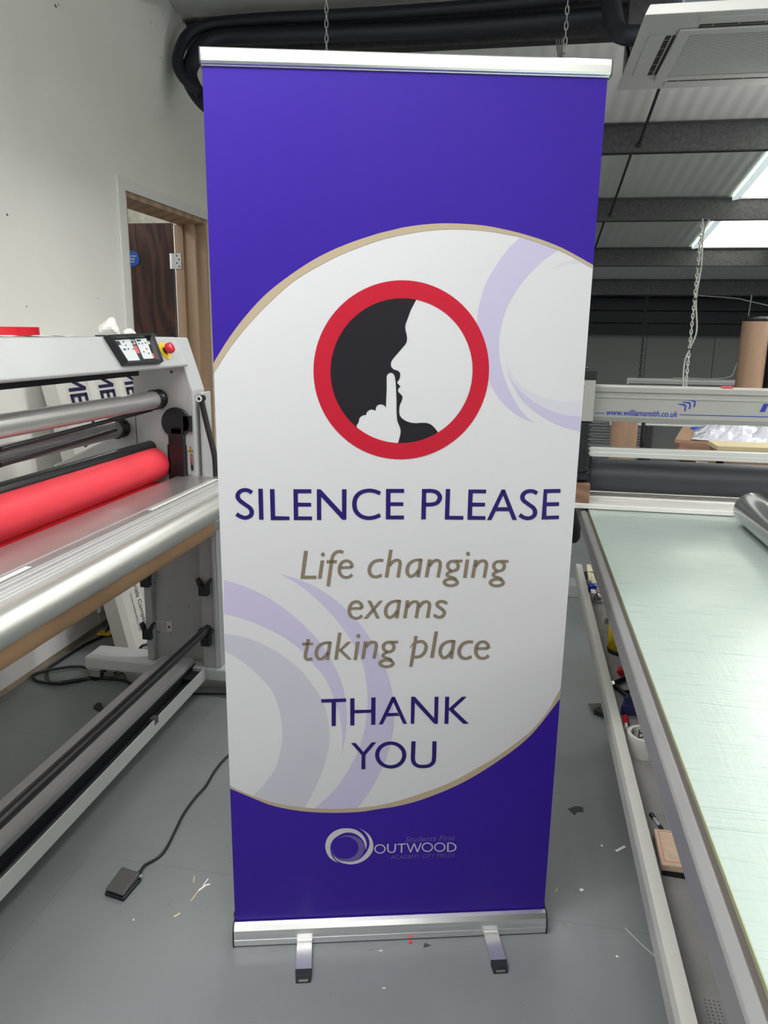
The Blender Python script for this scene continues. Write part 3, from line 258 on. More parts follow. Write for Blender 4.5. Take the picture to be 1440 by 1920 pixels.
tan2|R|5429,8237 5409,8238 5389,8239 5367,8240 5345,8241 5322,8239 5300,8236 5278,8232 5255,8227 5232,8220 5209,8210 5187,8198 5164,8183 5142,8166 5121,8147 5102,8124 5086,8098 5074,8070 5065,8040 5058,8011 5053,7983 5051,7956 5052,7928 5055,7901 5061,7874 5071,7849 5084,7825 5100,7803 5118,7782 5138,7766 5161,7754 5185,7750 5208,7750 5228,7754 5247,7761 5266,7769 5285,7781 5306,7796 5325,7813 5343,7830 5359,7847 5374,7865 5385,7883 5393,7899 5399,7914 5406,7929|5431,8170 5410,8170 5389,8172 5369,8173 5350,8173 5332,8171 5313,8168 5294,8165 5276,8160 5259,8153 5242,8144 5225,8133 5208,8120 5192,8105 5178,8090 5168,8074 5160,8056 5152,8035 5146,8012 5141,7989 5138,7968 5137,7949 5138,7930 5140,7912 5143,7896 5147,7882 5152,7867 5161,7852 5170,7839 5179,7828 5185,7821 5189,7818 5196,7818 5205,7822 5217,7828 5230,7835 5243,7845 5258,7858 5274,7874 5288,7889 5300,7903 5307,7915 5313,7928 5319,7941 5326,7957 5334,7973
tan2|P|5373,8236 5461,8225 5411,7759 5328,7761
tan2|R|5884,8212 5863,8214 5842,8217 5819,8219 5795,8221 5770,8220 5745,8216 5720,8212 5695,8205 5669,8197 5645,8186 5623,8172 5603,8156 5585,8138 5568,8118 5554,8097 5541,8074 5530,8049 5521,8022 5514,7995 5510,7968 5510,7939 5513,7911 5518,7884 5525,7858 5535,7834 5547,7812 5561,7791 5578,7774 5595,7758 5615,7746 5636,7736 5658,7729 5679,7725 5699,7722 5719,7721 5738,7721 5756,7724 5773,7727 5790,7732 5805,7736 5821,7742 5837,7749 5851,7756 5865,7763 5878,7770|5881,8140 5859,8142 5838,8145 5818,8147 5799,8149 5780,8148 5760,8145 5739,8140 5718,8134 5699,8127 5683,8118 5669,8107 5656,8094 5644,8080 5633,8065 5623,8049 5615,8031 5608,8013 5602,7993 5598,7973 5596,7955 5596,7938 5598,7919 5601,7900 5606,7883 5611,7868 5616,7855 5623,7842 5631,7831 5640,7821 5649,7813 5659,7806 5672,7801 5686,7797 5702,7795 5716,7794 5729,7794 5741,7796 5753,7799 5766,7803 5779,7808 5791,7813 5803,7819 5816,7826 5830,7833 5844,7840
tan2|R|5978,7972 6084,7976 6257,7975|5972,8036 6079,8040 6253,8039
tan2|R|6299,8005 6298,8020 6297,8035 6296,8053 6294,8073 6288,8093 6280,8112 6271,8130 6260,8147 6246,8162 6229,8176 6212,8188 6194,8198 6174,8206 6153,8212 6131,8216 6108,8216 6086,8213 6062,8209 6039,8202 6017,8192 5997,8178 5979,8162 5963,8143 5949,8123 5937,8101 5928,8077 5920,8051 5916,8025 5913,7999 5912,7973 5913,7947 5915,7921 5920,7894 5927,7868 5937,7843 5950,7820 5966,7799 5983,7780 6001,7764 6021,7750 6043,7739 6066,7730 6088,7724 6110,7720 6131,7717 6151,7717 6170,7719 6188,7723 6205,7728 6222,7735 6240,7744 6257,7754 6272,7766 6285,7777 6298,7788|6212,8005 6211,8022 6210,8038 6210,8051 6209,8061 6207,8070 6204,8079 6200,8090 6196,8100 6191,8108 6185,8116 6176,8125 6165,8133 6153,8140 6142,8145 6130,8148 6116,8148 6100,8145 6084,8141 6069,8135 6057,8127 6047,8117 6037,8105 6028,8090 6019,8075 6013,8060 6008,8044 6004,8026 6001,8007 5999,7987 5999,7967 5999,7948 6001,7928 6004,7909 6008,7891 6013,7876 6019,7862 6027,7849 6036,7836 6046,7824 6057,7814 6069,7805 6084,7798 6100,7792 6116,7788 6131,7786 6144,7786 6155,7788 6166,7791 6178,7796 6190,7802 6200,7809 6212,7819 6224,7829 6238,7841 6253,7852
silver|P|2672,2189 2647,2202 2621,2216 2596,2229 2571,2244 2548,2260 2525,2278 2504,2296 2483,2316 2463,2337 2445,2360 2428,2387 2412,2415 2397,2445 2384,2476 2373,2507 2364,2539 2356,2573 2350,2607 2345,2641 2343,2675 2343,2709 2346,2742 2350,2776 2356,2808 2364,2841 2375,2872 2387,2903 2402,2934 2418,2963 2437,2991 2458,3018 2481,3044 2506,3068 2533,3090 2559,3110 2586,3128 2614,3143 2643,3155 2672,3166 2703,3175 2734,3183 2767,3188 2800,3191 2833,3193 2866,3193 2899,3191 2933,3188 2967,3183 2999,3177 3030,3169 3059,3159 3087,3148 3113,3135 3139,3121 3164,3104 3189,3086 3213,3065 3236,3042 3258,3018 3278,2994 3296,2969 3312,2943 3326,2916 3339,2889 3351,2860 3362,2831 3371,2800 3380,2768 3385,2736 3388,2704 3387,2672 3383,2638 3377,2605 3370,2571 3364,2538 3364,2538 3361,2562 3358,2585 3356,2609 3352,2633 3347,2658 3342,2684 3336,2711 3329,2738 3321,2765 3310,2791 3297,2816 3282,2841 3265,2866 3246,2890 3227,2913 3206,2935 3185,2956 3162,2977 3138,2995 3113,3012 3086,3026 3058,3039 3028,3050 2998,3059 2969,3065 2940,3068 2911,3069 2882,3068 2854,3064 2826,3059 2798,3051 2771,3040 2744,3028 2718,3014 2692,2999 2666,2982 2640,2964 2614,2945 2591,2924 2569,2903 2551,2882 2535,2859 2520,2835 2508,2811 2497,2788 2489,2765 2482,2742 2477,2719 2474,2695 2471,2670 2470,2643 2469,2615 2470,2585 2473,2556 2476,2527 2482,2497 2489,2467 2497,2437 2506,2408 2517,2381 2529,2357 2543,2333 2558,2311 2574,2290 2589,2270 2605,2252 2621,2235 2638,2220 2655,2204 2672,2189
lilac|P|2651,2912 2672,2921 2691,2930 2711,2939 2732,2947 2754,2955 2777,2963 2801,2971 2826,2978 2851,2983 2877,2986 2903,2986 2930,2984 2957,2980 2984,2975 3011,2969 3036,2962 3061,2955 3086,2946 3110,2935 3134,2922 3158,2907 3182,2890 3206,2871 3228,2851 3248,2829 3266,2804 3283,2777 3298,2749 3311,2721 3321,2695 3328,2672 3332,2651 3334,2631 3334,2610 3332,2587 3330,2562 3326,2536 3320,2510 3312,2483 3302,2456 3290,2430 3275,2403 3259,2376 3240,2351 3220,2328 3198,2307 3174,2288 3148,2271 3122,2255 3096,2243 3072,2233 3048,2225 3023,2219 2998,2216 2972,2214 2944,2215 2915,2217 2885,2222 2856,2228 2827,2236 2799,2246 2772,2258 2745,2272 2719,2287 2693,2302 2666,2318 2639,2335 2613,2353 2589,2372 2569,2391 2552,2412 2539,2434 2528,2457 2519,2480 2512,2501 2507,2521 2505,2541 2504,2560 2503,2578 2502,2597 2502,2597 2513,2567 2523,2537 2533,2507 2545,2478 2558,2452 2574,2428 2591,2406 2609,2386 2629,2368 2651,2352 2676,2338 2702,2327 2731,2317 2759,2310 2786,2304 2811,2300 2836,2299 2861,2299 2885,2301 2910,2305 2935,2310 2961,2317 2986,2325 3011,2335 3034,2348 3055,2363 3075,2380 3094,2399 3111,2419 3127,2440 3140,2462 3152,2486 3163,2510 3171,2534 3178,2557 3181,2579 3183,2601 3183,2622 3180,2643 3177,2665 3172,2689 3165,2714 3157,2739 3147,2764 3135,2786 3121,2806 3106,2824 3089,2841 3071,2857 3052,2872 3033,2886 3012,2899 2991,2911 2970,2921 2949,2930 2930,2936 2912,2941 2894,2945 2873,2946 2846,2946 2813,2942 2775,2936 2734,2928 2692,2919 2651,2912
silver|P|3194,3180 3219,3165 3244,3151 3269,3137 3294,3121 3318,3104 3342,3086 3366,3066 3389,3046 3411,3023 3432,2999 3452,2973 3470,2945 3487,2916 3503,2885 3516,2854 3528,2822 3538,2789 3547,2755 3553,2720 3557,2685 3559,2650 3558,2613 3555,2577 3549,2541 3540,2507 3529,2474 3515,2442 3498,2411 3479,2382 3459,2354 3437,2328 3414,2303 3389,2280 3363,2259 3335,2239 3307,2220 3276,2202 3245,2186 3213,2173 3180,2161 3146,2151 3110,2143 3074,2137 3038,2134 3004,2132 2971,2133 2938,2137 2907,2143 2877,2150 2848,2157 2821,2164 2795,2172 2771,2181 2747,2192 2724,2204 2700,2219 2676,2235 2653,2253 2630,2273 2610,2293 2591,2316 2575,2340 2559,2366 2543,2392 2528,2417 2528,2417 2546,2399 2564,2381 2582,2363 2601,2346 2620,2329 2640,2313 2660,2298 2680,2283 2701,2270 2724,2259 2747,2249 2771,2241 2796,2234 2821,2228 2848,2223 2876,2219 2905,2215 2935,2212 2965,2211 2993,2211 3019,2213 3044,2216 3069,2221 3093,2228 3117,2236 3142,2246 3167,2257 3193,2270 3217,2285 3241,2303 3265,2324 3289,2349 3313,2376 3335,2404 3354,2430 3372,2456 3388,2481 3402,2507 3415,2533 3426,2559 3436,2587 3444,2615 3451,2644 3456,2673 3459,2701 3460,2730 3459,2758 3456,2787 3451,2816 3444,2845 3435,2874 3423,2904 3410,2934 3395,2963 3381,2990 3366,3014 3350,3037 3333,3059 3316,3080 3297,3099 3278,3117 3258,3134 3236,3149 3215,3164 3194,3180
silver|C|3841,2552 3838,2526 3828,2501 3810,2479 3787,2462 3759,2452 3729,2449 3698,2454 3670,2467 3646,2486 3629,2509 3618,2535 3614,2561 3617,2587 3628,2612 3645,2634 3668,2651 3696,2661 3726,2664 3756,2659 3785,2646 3808,2627 3826,2604 3837,2578|3871,2551 3866,2514 3852,2481 3829,2454 3799,2434 3765,2422 3729,2419 3693,2425 3659,2440 3629,2462 3605,2491 3590,2525 3584,2563 3589,2599 3604,2632 3627,2659 3656,2679 3690,2691 3726,2693 3762,2688 3796,2673 3826,2651 3850,2622 3865,2588
silver|R|3910,2698 3909,2660 3908,2621 3908,2586 3910,2557 3912,2530 3917,2506 3925,2484 3937,2465 3954,2450 3975,2438 3999,2429 4023,2426 4048,2427 4072,2433 4093,2444 4110,2461 4121,2482 4129,2507 4134,2535 4135,2564 4136,2594 4137,2626 4138,2658 4138,2691|3945,2695 3944,2656 3944,2618 3944,2585 3945,2557 3947,2535 3950,2516 3955,2500 3961,2488 3969,2477 3985,2467 4004,2459 4023,2455 4042,2457 4061,2463 4075,2472 4084,2485 4090,2500 4095,2519 4099,2542 4100,2569 4101,2598 4102,2629 4102,2661 4103,2694
silver|R|4173,2657 4387,2663|4171,2686 4385,2693
silver|R|4262,2674 4261,2424|4298,2672 4296,2421
silver|R|4404,2686 4497,2422|4432,2697 4525,2433
silver|R|4525,2420 4613,2677|4496,2435 4584,2691
silver|R|4584,2678 4674,2418|4613,2690 4703,2430
silver|R|4703,2417 4790,2681|4674,2431 4761,2695
silver|C|5056,2552 5053,2526 5043,2501 5026,2479 5003,2462 4975,2452 4944,2449 4913,2454 4885,2467 4860,2486 4842,2509 4831,2535 4827,2562 4830,2588 4839,2613 4856,2635 4880,2652 4908,2662 4938,2665 4969,2660 4998,2647 5022,2628 5040,2605 5051,2579|5086,2551 5082,2514 5068,2481 5045,2453 5015,2433 4981,2422 4945,2419 4908,2425 4874,2439 4843,2462 4819,2491 4803,2525 4796,2563 4801,2600 4815,2633 4838,2660 4867,2680 4901,2691 4937,2694 4974,2689 5008,2674 5039,2652 5063,2623 5080,2588
silver|C|5376,2541 5373,2515 5363,2490 5346,2468 5323,2451 5295,2440 5264,2437 5233,2443 5205,2455 5180,2474 5162,2498 5151,2524 5146,2550 5149,2577 5159,2602 5176,2624 5199,2641 5227,2651 5257,2654 5288,2648 5317,2636 5341,2617 5360,2593 5371,2568|5406,2540 5402,2503 5388,2469 5365,2442 5336,2422 5302,2410 5265,2407 5229,2413 5194,2428 5163,2450 5138,2480 5122,2514 5115,2552 5120,2589 5134,2622 5157,2649 5186,2669 5220,2680 5256,2683 5293,2678 5328,2663 5359,2641 5383,2612 5400,2577
silver|R|5450,2676 5456,2400|5485,2674 5492,2398
silver|R|5466,2645 5495,2644 5525,2644 5552,2638 5581,2626 5610,2609 5632,2591 5647,2571 5656,2551 5660,2532 5658,2511 5652,2488 5640,2468 5622,2452 5596,2439 5568,2430 5538,2427 5506,2428 5473,2429|5464,2675 5494,2674 5525,2673 5557,2667 5590,2654 5622,2636 5650,2615 5671,2591 5685,2563 5692,2532 5690,2501 5680,2469 5662,2442 5637,2423 5606,2410 5574,2400 5541,2397 5507,2398 5474,2399"""
EX = """
up_o|-30,14543 -7,14584 13,14622 34,14661 60,14706 93,14761 135,14827 183,14902 236,14983 292,15066 349,15147 407,15228 467,15308 530,15390 598,15475 671,15562 751,15654 837,15750 927,15848 1020,15944 1114,16034 1209,16118 1304,16198 1403,16275 1505,16351 1614,16429 1730,16510 1852,16592 1979,16674 2106,16752 2232,16823 2355,16888 2478,16947 2600,17003 2723,17055 2846,17105 2974,17154 3106,17200 3236,17244 3356,17283 3459,17316 3541,17340 3605,17357 3659,17370 3711,17382 3767,17395 3824,17410 3880,17425 3935,17439 3995,17453 4061,17466 4137,17480 4219,17493 4305,17506 4392,17518 4478,17528 4561,17537 4645,17544 4728,17550 4812,17555 4896,17558 4979,17560 5064,17561 5148,17560 5232,17558 5316,17555 5401,17552 5485,17549 5570,17544 5655,17538 5739,17531 5825,17520 5910,17508 5995,17494 6081,17479 6167,17464 6253,17448 6339,17431 6425,17413 6512,17393 6598,17373 6685,17352 6772,17330 6859,17307 6947,17282 7034,17255 7120,17227 7203,17199 7288,17169 7378,17134 7477,17093 7594,17040 7729,16977 7864,16912 7986,16852 8079,16806 8134,16778 8163,16762 8176,16753 8185,16745 8201,16735
up_i|-38,14334 -14,14374 8,14411 31,14449 59,14494 95,14550 140,14620 192,14701 250,14788 311,14877 374,14964 438,15048 504,15133 574,15218 648,15306 728,15396 814,15491 907,15590 1003,15690 1103,15789 1203,15886 1306,15981 1411,16077 1518,16170 1626,16259 1735,16342 1845,16418 1956,16488 2068,16554 2180,16617 2292,16678 2402,16736 2511,16792 2620,16845 2732,16897 2846,16947 2970,16998 3103,17048 3234,17097 3357,17140 3461,17176 3542,17203 3607,17221 3661,17236 3713,17248 3769,17261 3827,17276 3882,17289 3938,17302 3998,17315 4064,17328 4140,17342 4222,17358 4308,17373 4396,17387 4481,17400 4565,17411 4648,17420 4732,17428 4816,17435 4900,17441 4984,17445 5068,17447 5152,17448 5236,17448 5321,17448 5405,17446 5490,17443 5574,17439 5659,17434 5744,17428 5829,17420 5915,17411 6000,17401 6086,17389 6172,17377 6257,17364 6343,17350 6430,17335 6516,17318 6603,17299 6690,17277 6777,17252 6865,17225 6952,17198 7040,17170 7126,17143 7209,17117 7294,17090 7384,17057 7482,17018 7599,16966 7732,16902 7866,16836 7987,16776 8079,16730 8135,16701 8165,16685 8179,16677 8189,16669 8208,16659
lo_o|-56,4468 -35,4456 -19,4445 0,4433 28,4417 73,4392 138,4357 220,4314 312,4266 407,4216 500,4168 591,4121 685,4071 780,4022 875,3975 970,3934 1065,3898 1159,3867 1255,3838 1350,3813 1445,3788 1538,3766 1629,3746 1721,3729 1818,3712 1925,3698 2043,3684 2170,3671 2303,3660 2437,3651 2569,3644 2701,3641 2835,3640 2969,3641 3097,3644 3216,3650 3326,3660 3428,3674 3524,3689 3615,3705 3703,3718 3783,3727 3852,3734 3920,3740 3994,3750 4082,3766 4185,3787 4297,3811 4418,3839 4545,3873 4676,3914 4818,3963 4969,4020 5124,4082 5276,4146 5416,4209 5543,4269 5662,4330 5776,4391 5889,4456 6003,4525 6120,4598 6237,4675 6353,4755 6469,4837 6585,4922 6702,5011 6822,5103 6941,5196 7054,5291 7159,5384 7252,5472 7335,5556 7414,5642 7493,5736 7579,5846 7678,5986 7788,6150 7896,6317 7990,6466 8060,6576 8099,6636 8114,6662 8115,6668 8113,6669 8118,6680
lo_i|-54,4547 -31,4534 -12,4521 9,4509 35,4493 69,4471 112,4444 160,4412 214,4376 276,4339 346,4300 428,4259 520,4214 618,4169 717,4125 815,4085 909,4049 1003,4016 1098,3985 1193,3956 1288,3930 1383,3906 1479,3884 1574,3865 1670,3848 1766,3832 1862,3817 1958,3804 2054,3793 2150,3783 2247,3774 2343,3767 2440,3761 2537,3757 2633,3754 2730,3753 2828,3753 2927,3755 3026,3759 3123,3763 3216,3769 3304,3774 3388,3780 3470,3788 3552,3797 3637,3809 3727,3825 3820,3844 3912,3864 4000,3885 4080,3904 4146,3921 4202,3937 4254,3953 4310,3970 4376,3992 4453,4017 4536,4045 4625,4075 4719,4108 4820,4145 4929,4185 5046,4227 5167,4273 5290,4323 5410,4377 5528,4436 5645,4501 5762,4569 5879,4638 5996,4708 6115,4779 6236,4853 6356,4927 6471,5000 6577,5072 6673,5139 6761,5205 6843,5270 6925,5336 7008,5405 7095,5476 7182,5549 7269,5624 7353,5702 7434,5785 7511,5873 7586,5965 7658,6060 7726,6159 7790,6261 7853,6375 7913,6501 7969,6625 8017,6736 8055,6821 8078,6873 8088,6900 8092,6914 8094,6924 8099,6941
sil|4322,16016 4300,15973 4277,15930 4254,15887 4233,15845 4214,15805 4198,15765 4183,15725 4171,15687 4159,15651 4148,15619 4138,15591 4128,15566 4119,15543 4112,15522 4107,15500 4104,15479 4102,15458 4102,15438 4103,15418 4106,15398 4110,15378 4116,15358 4123,15337 4129,15317 4134,15297 4138,15276 4141,15255 4144,15234 4145,15214 4145,15195 4144,15176 4141,15159 4138,15143 4132,15126 4124,15109 4114,15092 4102,15076 4088,15060 4072,15042 4055,15022 4037,15000 4016,14976 3994,14950 3973,14925 3952,14901 3932,14878 3913,14855 3893,14833 3876,14812 3861,14794 3849,14777 3838,14763 3830,14750 3823,14737 3817,14724 3813,14710 3809,14696 3807,14681 3807,14668 3807,14655 3808,14642 3811,14631 3814,14619 3819,14608 3826,14598 3834,14588 3843,14579 3854,14570 3865,14562 3878,14555 3892,14549 3909,14544 3926,14540 3942,14535 3956,14530 3968,14524 3978,14517 3987,14510 3995,14501 4002,14492 4006,14482 4010,14471 4012,14460 4013,14448 4013,14436 4013,14423 4012,14410 4010,14397 4007,14384 4004,14372 4000,14361 3995,14350 3990,14339 3984,14330 3979,14321 3974,14313 3967,14307 3962,14301 3957,14295 3954,14289 3952,14283 3952,14277 3952,14272 3955,14265 3961,14257 3970,14247 3982,14235 3996,14222 4011,14209 4024,14196 4018,14190 4012,14183 4006,14176 4001,14169 3995,14162 3989,14153 3983,14144 3977,14135 3972,14126 3970,14117 3970,14108 3971,14099 3974,14090 3978,14081 3984,14072 3991,14063 4001,14054 4011,14045 4021,14036 4030,14027 4038,14019 4045,14012 4052,14004 4058,13997 4063,13989 4067,13982 4070,13976 4073,13969 4074,13961 4073,13951 4071,13938 4068,13922 4063,13906 4058,13889 4053,13873 4047,13858 4040,13843 4033,13827 4027,13812 4022,13795 4017,13778 4014,13761 4011,13743 4009,13724 4008,13705 4007,13684 4007,13662 4008,13640 4010,13619 4012,13601 4016,13585 4020,13572 4025,13560 4031,13548 4040,13536 4050,13523 4062,13509 4076,13496 4091,13483 4107,13471 4123,13461 4141,13451 4160,13442 4180,13434 4199,13426 4219,13419 4239,13413 4260,13408 4282,13404 4305,13400 4332,13398 4362,13396 4392,13395 4418,13395 4437,13395 4442,13395 4437,13396 4429,13398 4426,13399 4434,13400 4459,13401 4494,13402 4534,13403 4573,13403 4606,13401 4633,13397 4656,13391 4677,13384 4697,13375 4717,13364 4738,13350 4758,13333 4778,13315 4796,13296 4814,13277 4830,13259 4844,13240 4858,13221 4872,13202 4886,13184 4886,13184 4784,13125 4678,13073 4569,13030 4457,12995 4343,12969 4227,12951 4109,12942 3992,12942 3992,12945 3997,12963 4002,12980 4007,12998 4011,13017 4017,13038 4022,13062 4029,13090 4036,13118 4041,13145 4044,13170 4046,13191 4046,13209 4045,13227 4042,13244 4039,13262 4034,13280 4027,13298 4019,13317 4011,13335 4004,13353 3997,13371 3989,13389 3982,13407 3975,13425 3970,13444 3965,13463 3962,13482 3959,13502 3957,13523 3955,13549 3952,13578 3950,13610 3948,13645 3946,13681 3945,13717 3944,13754 3944,13791 3943,13830 3943,13869 3941,13911 3939,13956 3936,14003 3933,14052 3930,14098 3927,14142 3924,14182 3921,14221 3918,14257 3914,14290 3911,14320 3906,14346 3902,14369 3897,14389 3892,14406 3887,14422 3881,14435 3875,14445 3868,14453 3861,14459 3854,14466 3846,14472 3837,14477 3828,14481 3818,14483 3808,14484 3798,14483 3787,14480 3777,14476 3766,14471 3757,14465 3749,14458 3741,14449 3734,14440 3728,14430 3723,14420 3720,14413 3719,14408 3718,14401 3719,14389 3719,14369 3719,14339 3720,14300 3722,14256 3723,14211 3723,14166 3723,14121 3722,14075 3720,14028 3719,13981 3717,13935 3717,13890 3716,13847 3715,13803 3714,13760 3713,13716 3710,13724 3708,13731 3706,13739 3702,13747 3697,13754 3689,13763 3679,13771 3667,13780 3656,13787 3644,13793 3633,13797 3621,13799 3609,13801 3597,13801 3586,13800 3574,13798 3561,13795 3549,13791 3537,13785 3528,13779 3519,13772 3512,13764 3506,13755 3500,13745 3496,13734 3492,13721 3490,13707 3489,13692 3488,13677 3486,13663 3477,13667 3467,13671 3458,13675 3448,13679 3438,13682 3427,13684 3415,13686 3403,13687 3391,13687 3379,13685 3367,13682 3355,13676 3342,13670 3331,13663 3321,13655 3313,13647 3305,13638 3299,13628 3294,13619 3289,13610 3286,13601 3284,13593 3283,13584 3282,13576 3280,13568 3271,13568 3261,13567 3251,13567 3241,13566 3231,13564 3220,13560 3207,13556 3195,13551 3183,13544 3173,13538 3163,13530 3155,13523 3147,13515 3140,13505 3134,13492 3129,13476 3125,13457 3122,13436 3119,13415 3115,13394 3107,13386 3099,13377 3091,13369 3084,13359 3079,13348 3076,13336 3076,13322 3076,13307 3077,13291 3077,13277 3080,13280 2995,13353 2916,13431 2843,13515 2776,13604 2715,13697 2662,13794 2615,13895 2576,13999 2544,14106 2520,14214 2504,14325 2495,14435 2495,14547 2502,14658 2518,14768 2541,14877 2572,14983 2611,15088 2656,15189 2709,15287 2769,15381 2836,15470 2908,15554 2987,15633 3071,15706 3160,15773 3253,15833 3351,15887 3452,15933 3556,15972 3662,16004 3771,16028 3881,16044 3992,16052 4103,16052 4214,16044 4324,16029"""
# ---------------------------------------------------------------- materials used
M_wall = mat('wall_paint', (.83, .83, .785), .75, noise=.03, nscale=1.5, bump=.15, bscale=90)
M_ceil = mat('ribbed_white_sheet', (.64, .64, .63), .45)
N, L, b = nodes(M_ceil)
tc = N.new('ShaderNodeTexCoord'); wv = N.new('ShaderNodeTexWave'); wv.bands_direction = 'X'; wv.inputs['Scale'].default_value = 3.0; wv.inputs['Distortion'].default_value = 0
bp = N.new('ShaderNodeBump'); bp.inputs['Strength'].default_value = .35; bp.inputs['Distance'].default_value = .01
L.new(tc.outputs['Object'], wv.inputs[0]); L.new(wv.outputs['Fac'], bp.inputs['Height']); L.new(bp.outputs[0], b.inputs['Normal'])
M_floor = mat('painted_floor', (.2, .2, .2), .42); N, L, b = nodes(M_floor)
tc = N.new('ShaderNodeTexCoord'); n1 = N.new('ShaderNodeTexNoise'); n1.inputs['Scale'].default_value = 1.6; n1.inputs['Detail'].default_value = 8
r1 = N.new('ShaderNodeValToRGB'); r1.color_ramp.elements[0].position = .3; r1.color_ramp.elements[1].position = .75
r1.color_ramp.elements[0].color = (.148, .162, .168, 1); r1.color_ramp.elements[1].color = (.193, .209, .218, 1)
L.new(tc.outputs['Object'], n1.inputs[0]); L.new(n1.outputs['Fac'], r1.inputs[0])
br = N.new('ShaderNodeTexBrick'); br.inputs['Scale'].default_value = 1; br.inputs['Brick Width'].default_value = 2.4; br.inputs['Row Height'].default_value = .6; br.inputs['Mortar Size'].default_value = .0012; br.inputs['Mortar Smooth'].default_value = .3
br.inputs['Color2'].default_value = (1, 1, 1, 1); br.inputs['Color1'].default_value = (1, 1, 1, 1); br.inputs['Mortar'].default_value = (.72, .72, .72, 1)
L.new(tc.outputs['Object'], br.inputs[0])
n2 = N.new('ShaderNodeTexNoise'); n2.inputs['Scale'].default_value = 45; n2.inputs['Detail'].default_value = 3; r2 = N.new('ShaderNodeValToRGB'); r2.color_ramp.elements[0].position = .24; r2.color_ramp.elements[1].position = .28; r2.color_ramp.elements[0].color = (.5, .5, .5, 1)
L.new(tc.outputs['Object'], n2.inputs[0]); L.new(n2.outputs['Fac'], r2.inputs[0])
mx = N.new('ShaderNodeMix'); mx.data_type = 'RGBA'; mx.blend_type = 'MULTIPLY'; mx.inputs[0].default_value = 1
L.new(r1.outputs[0], mx.inputs[6]); L.new(br.outputs['Color'], mx.inputs[7])
mx2 = N.new('ShaderNodeMix'); mx2.data_type = 'RGBA'; mx2.blend_type = 'MULTIPLY'; mx2.inputs[0].default_value = .7
L.new(mx.outputs[2], mx2.inputs[6]); L.new(r2.outputs[0], mx2.inputs[7]); L.new(mx2.outputs[2], b.inputs['Base Color'])
bp = N.new('ShaderNodeBump'); bp.inputs['Strength'].default_value = .15; bp.inputs['Distance'].default_value = .002; L.new(n2.outputs['Fac'], bp.inputs['Height']); L.new(bp.outputs[0], b.inputs['Normal'])
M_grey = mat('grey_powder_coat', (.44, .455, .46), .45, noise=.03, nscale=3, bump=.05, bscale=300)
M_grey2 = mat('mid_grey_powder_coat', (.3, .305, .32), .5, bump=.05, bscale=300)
M_frame = mat('satin_table_frame', (.17, .17, .175), .42, metal=.15, noise=.05, nscale=6, bump=.04, bscale=250)
M_alu = mat('satin_aluminium', (.72, .72, .71), .4, metal=.85)
M_brush = mat('brushed_aluminium', (.8, .8, .8), .36, metal=1, bump=.2, bscale=120, stretch=(.03, 1, 1))
M_bed = mat('laminator_bed', (.42, .41, .41), .34, metal=.75, noise=.05, nscale=12, stretch=(1, .15, 1))
M_shaft = mat('dull_metal_shaft', (.42, .42, .42), .36, metal=.6, noise=.05, nscale=10)
M_black = mat('black_plastic', (.008, .009, .012), .35)
M_blackm = mat('matt_black', (.01, .011, .016), .6)
M_rubber = mat('black_rubber', (.012, .013, .016), .5, bump=.1, bscale=80)
M_red = mat('red_silicone_roller', (.85, .045, .07), .55, noise=.04, nscale=4)
M_redp = mat('red_plastic', (.62, .02, .04), .3)
M_yel = mat('yellow', (.78, .55, .02), .45)
M_white = mat('white_plastic', (.78, .78, .76), .4)
M_paper = mat('white_card', (.74, .73, .70), .6, noise=.03, nscale=5)
M_kraft = mat('kraft_card', (.36, .22, .12), .7, noise=.08, nscale=6)
M_kraft2 = mat('brown_carton_card', (.28, .18, .115), .7, noise=.08, nscale=8, stretch=(6, 6, 1))
M_navy = mat('navy_ink', (.014, .010, .055), .5)
M_steel = mat('dark_galvanised_steel', (.085, .085, .09), .42, metal=.5, noise=.25, nscale=40, bump=.05, bscale=100)
M_steel2 = mat('dark_edge_steel', (.02, .02, .022), .5)
M_lag = mat('black_pipe_lagging', (.009, .012, .022), .55, bump=.3, bscale=25)
M_pine = wood('planed_pine', (.33, .22, .14), (.46, .32, .21), 1.1, (4, 4, .22), .6, 3)
M_mahog = wood('mahogany_veneer', (.022, .008, .006), (.075, .028, .018), 3.2, (2.2, 1, .42), .4, 11)
M_ply = wood('worn_brown_timber', (.20, .11, .07), (.30, .18, .11), 3, (1, 4, 4), .65, 4)
M_chrome = mat('chrome', (.75, .75, .75), .15, metal=1)
M_dgrey = mat('dark_grey_plastic', (.06, .062, .065), .5)
M_blue = mat('blue_print', (.015, .05, .42), .4)
M_sky = mat('skylight_sheet', (.98, .985, .86), .4, emit=3.2)
M_skyf = mat('skylight_rim_glow', (.80, .93, .94), .5, emit=.55)
M_ac = mat('cassette_plastic', (.52, .52, .50), .4)
M_skirt = mat('white_gloss_trim', (.7, .7, .69), .35, noise=.04, nscale=10, stretch=(1, .3, 6))
M_beige = mat('bare_beige_trim', (.33, .27, .2), .7, noise=.1, nscale=10)
M_hall = mat('hall_wall', (.7, .7, .68), .7)
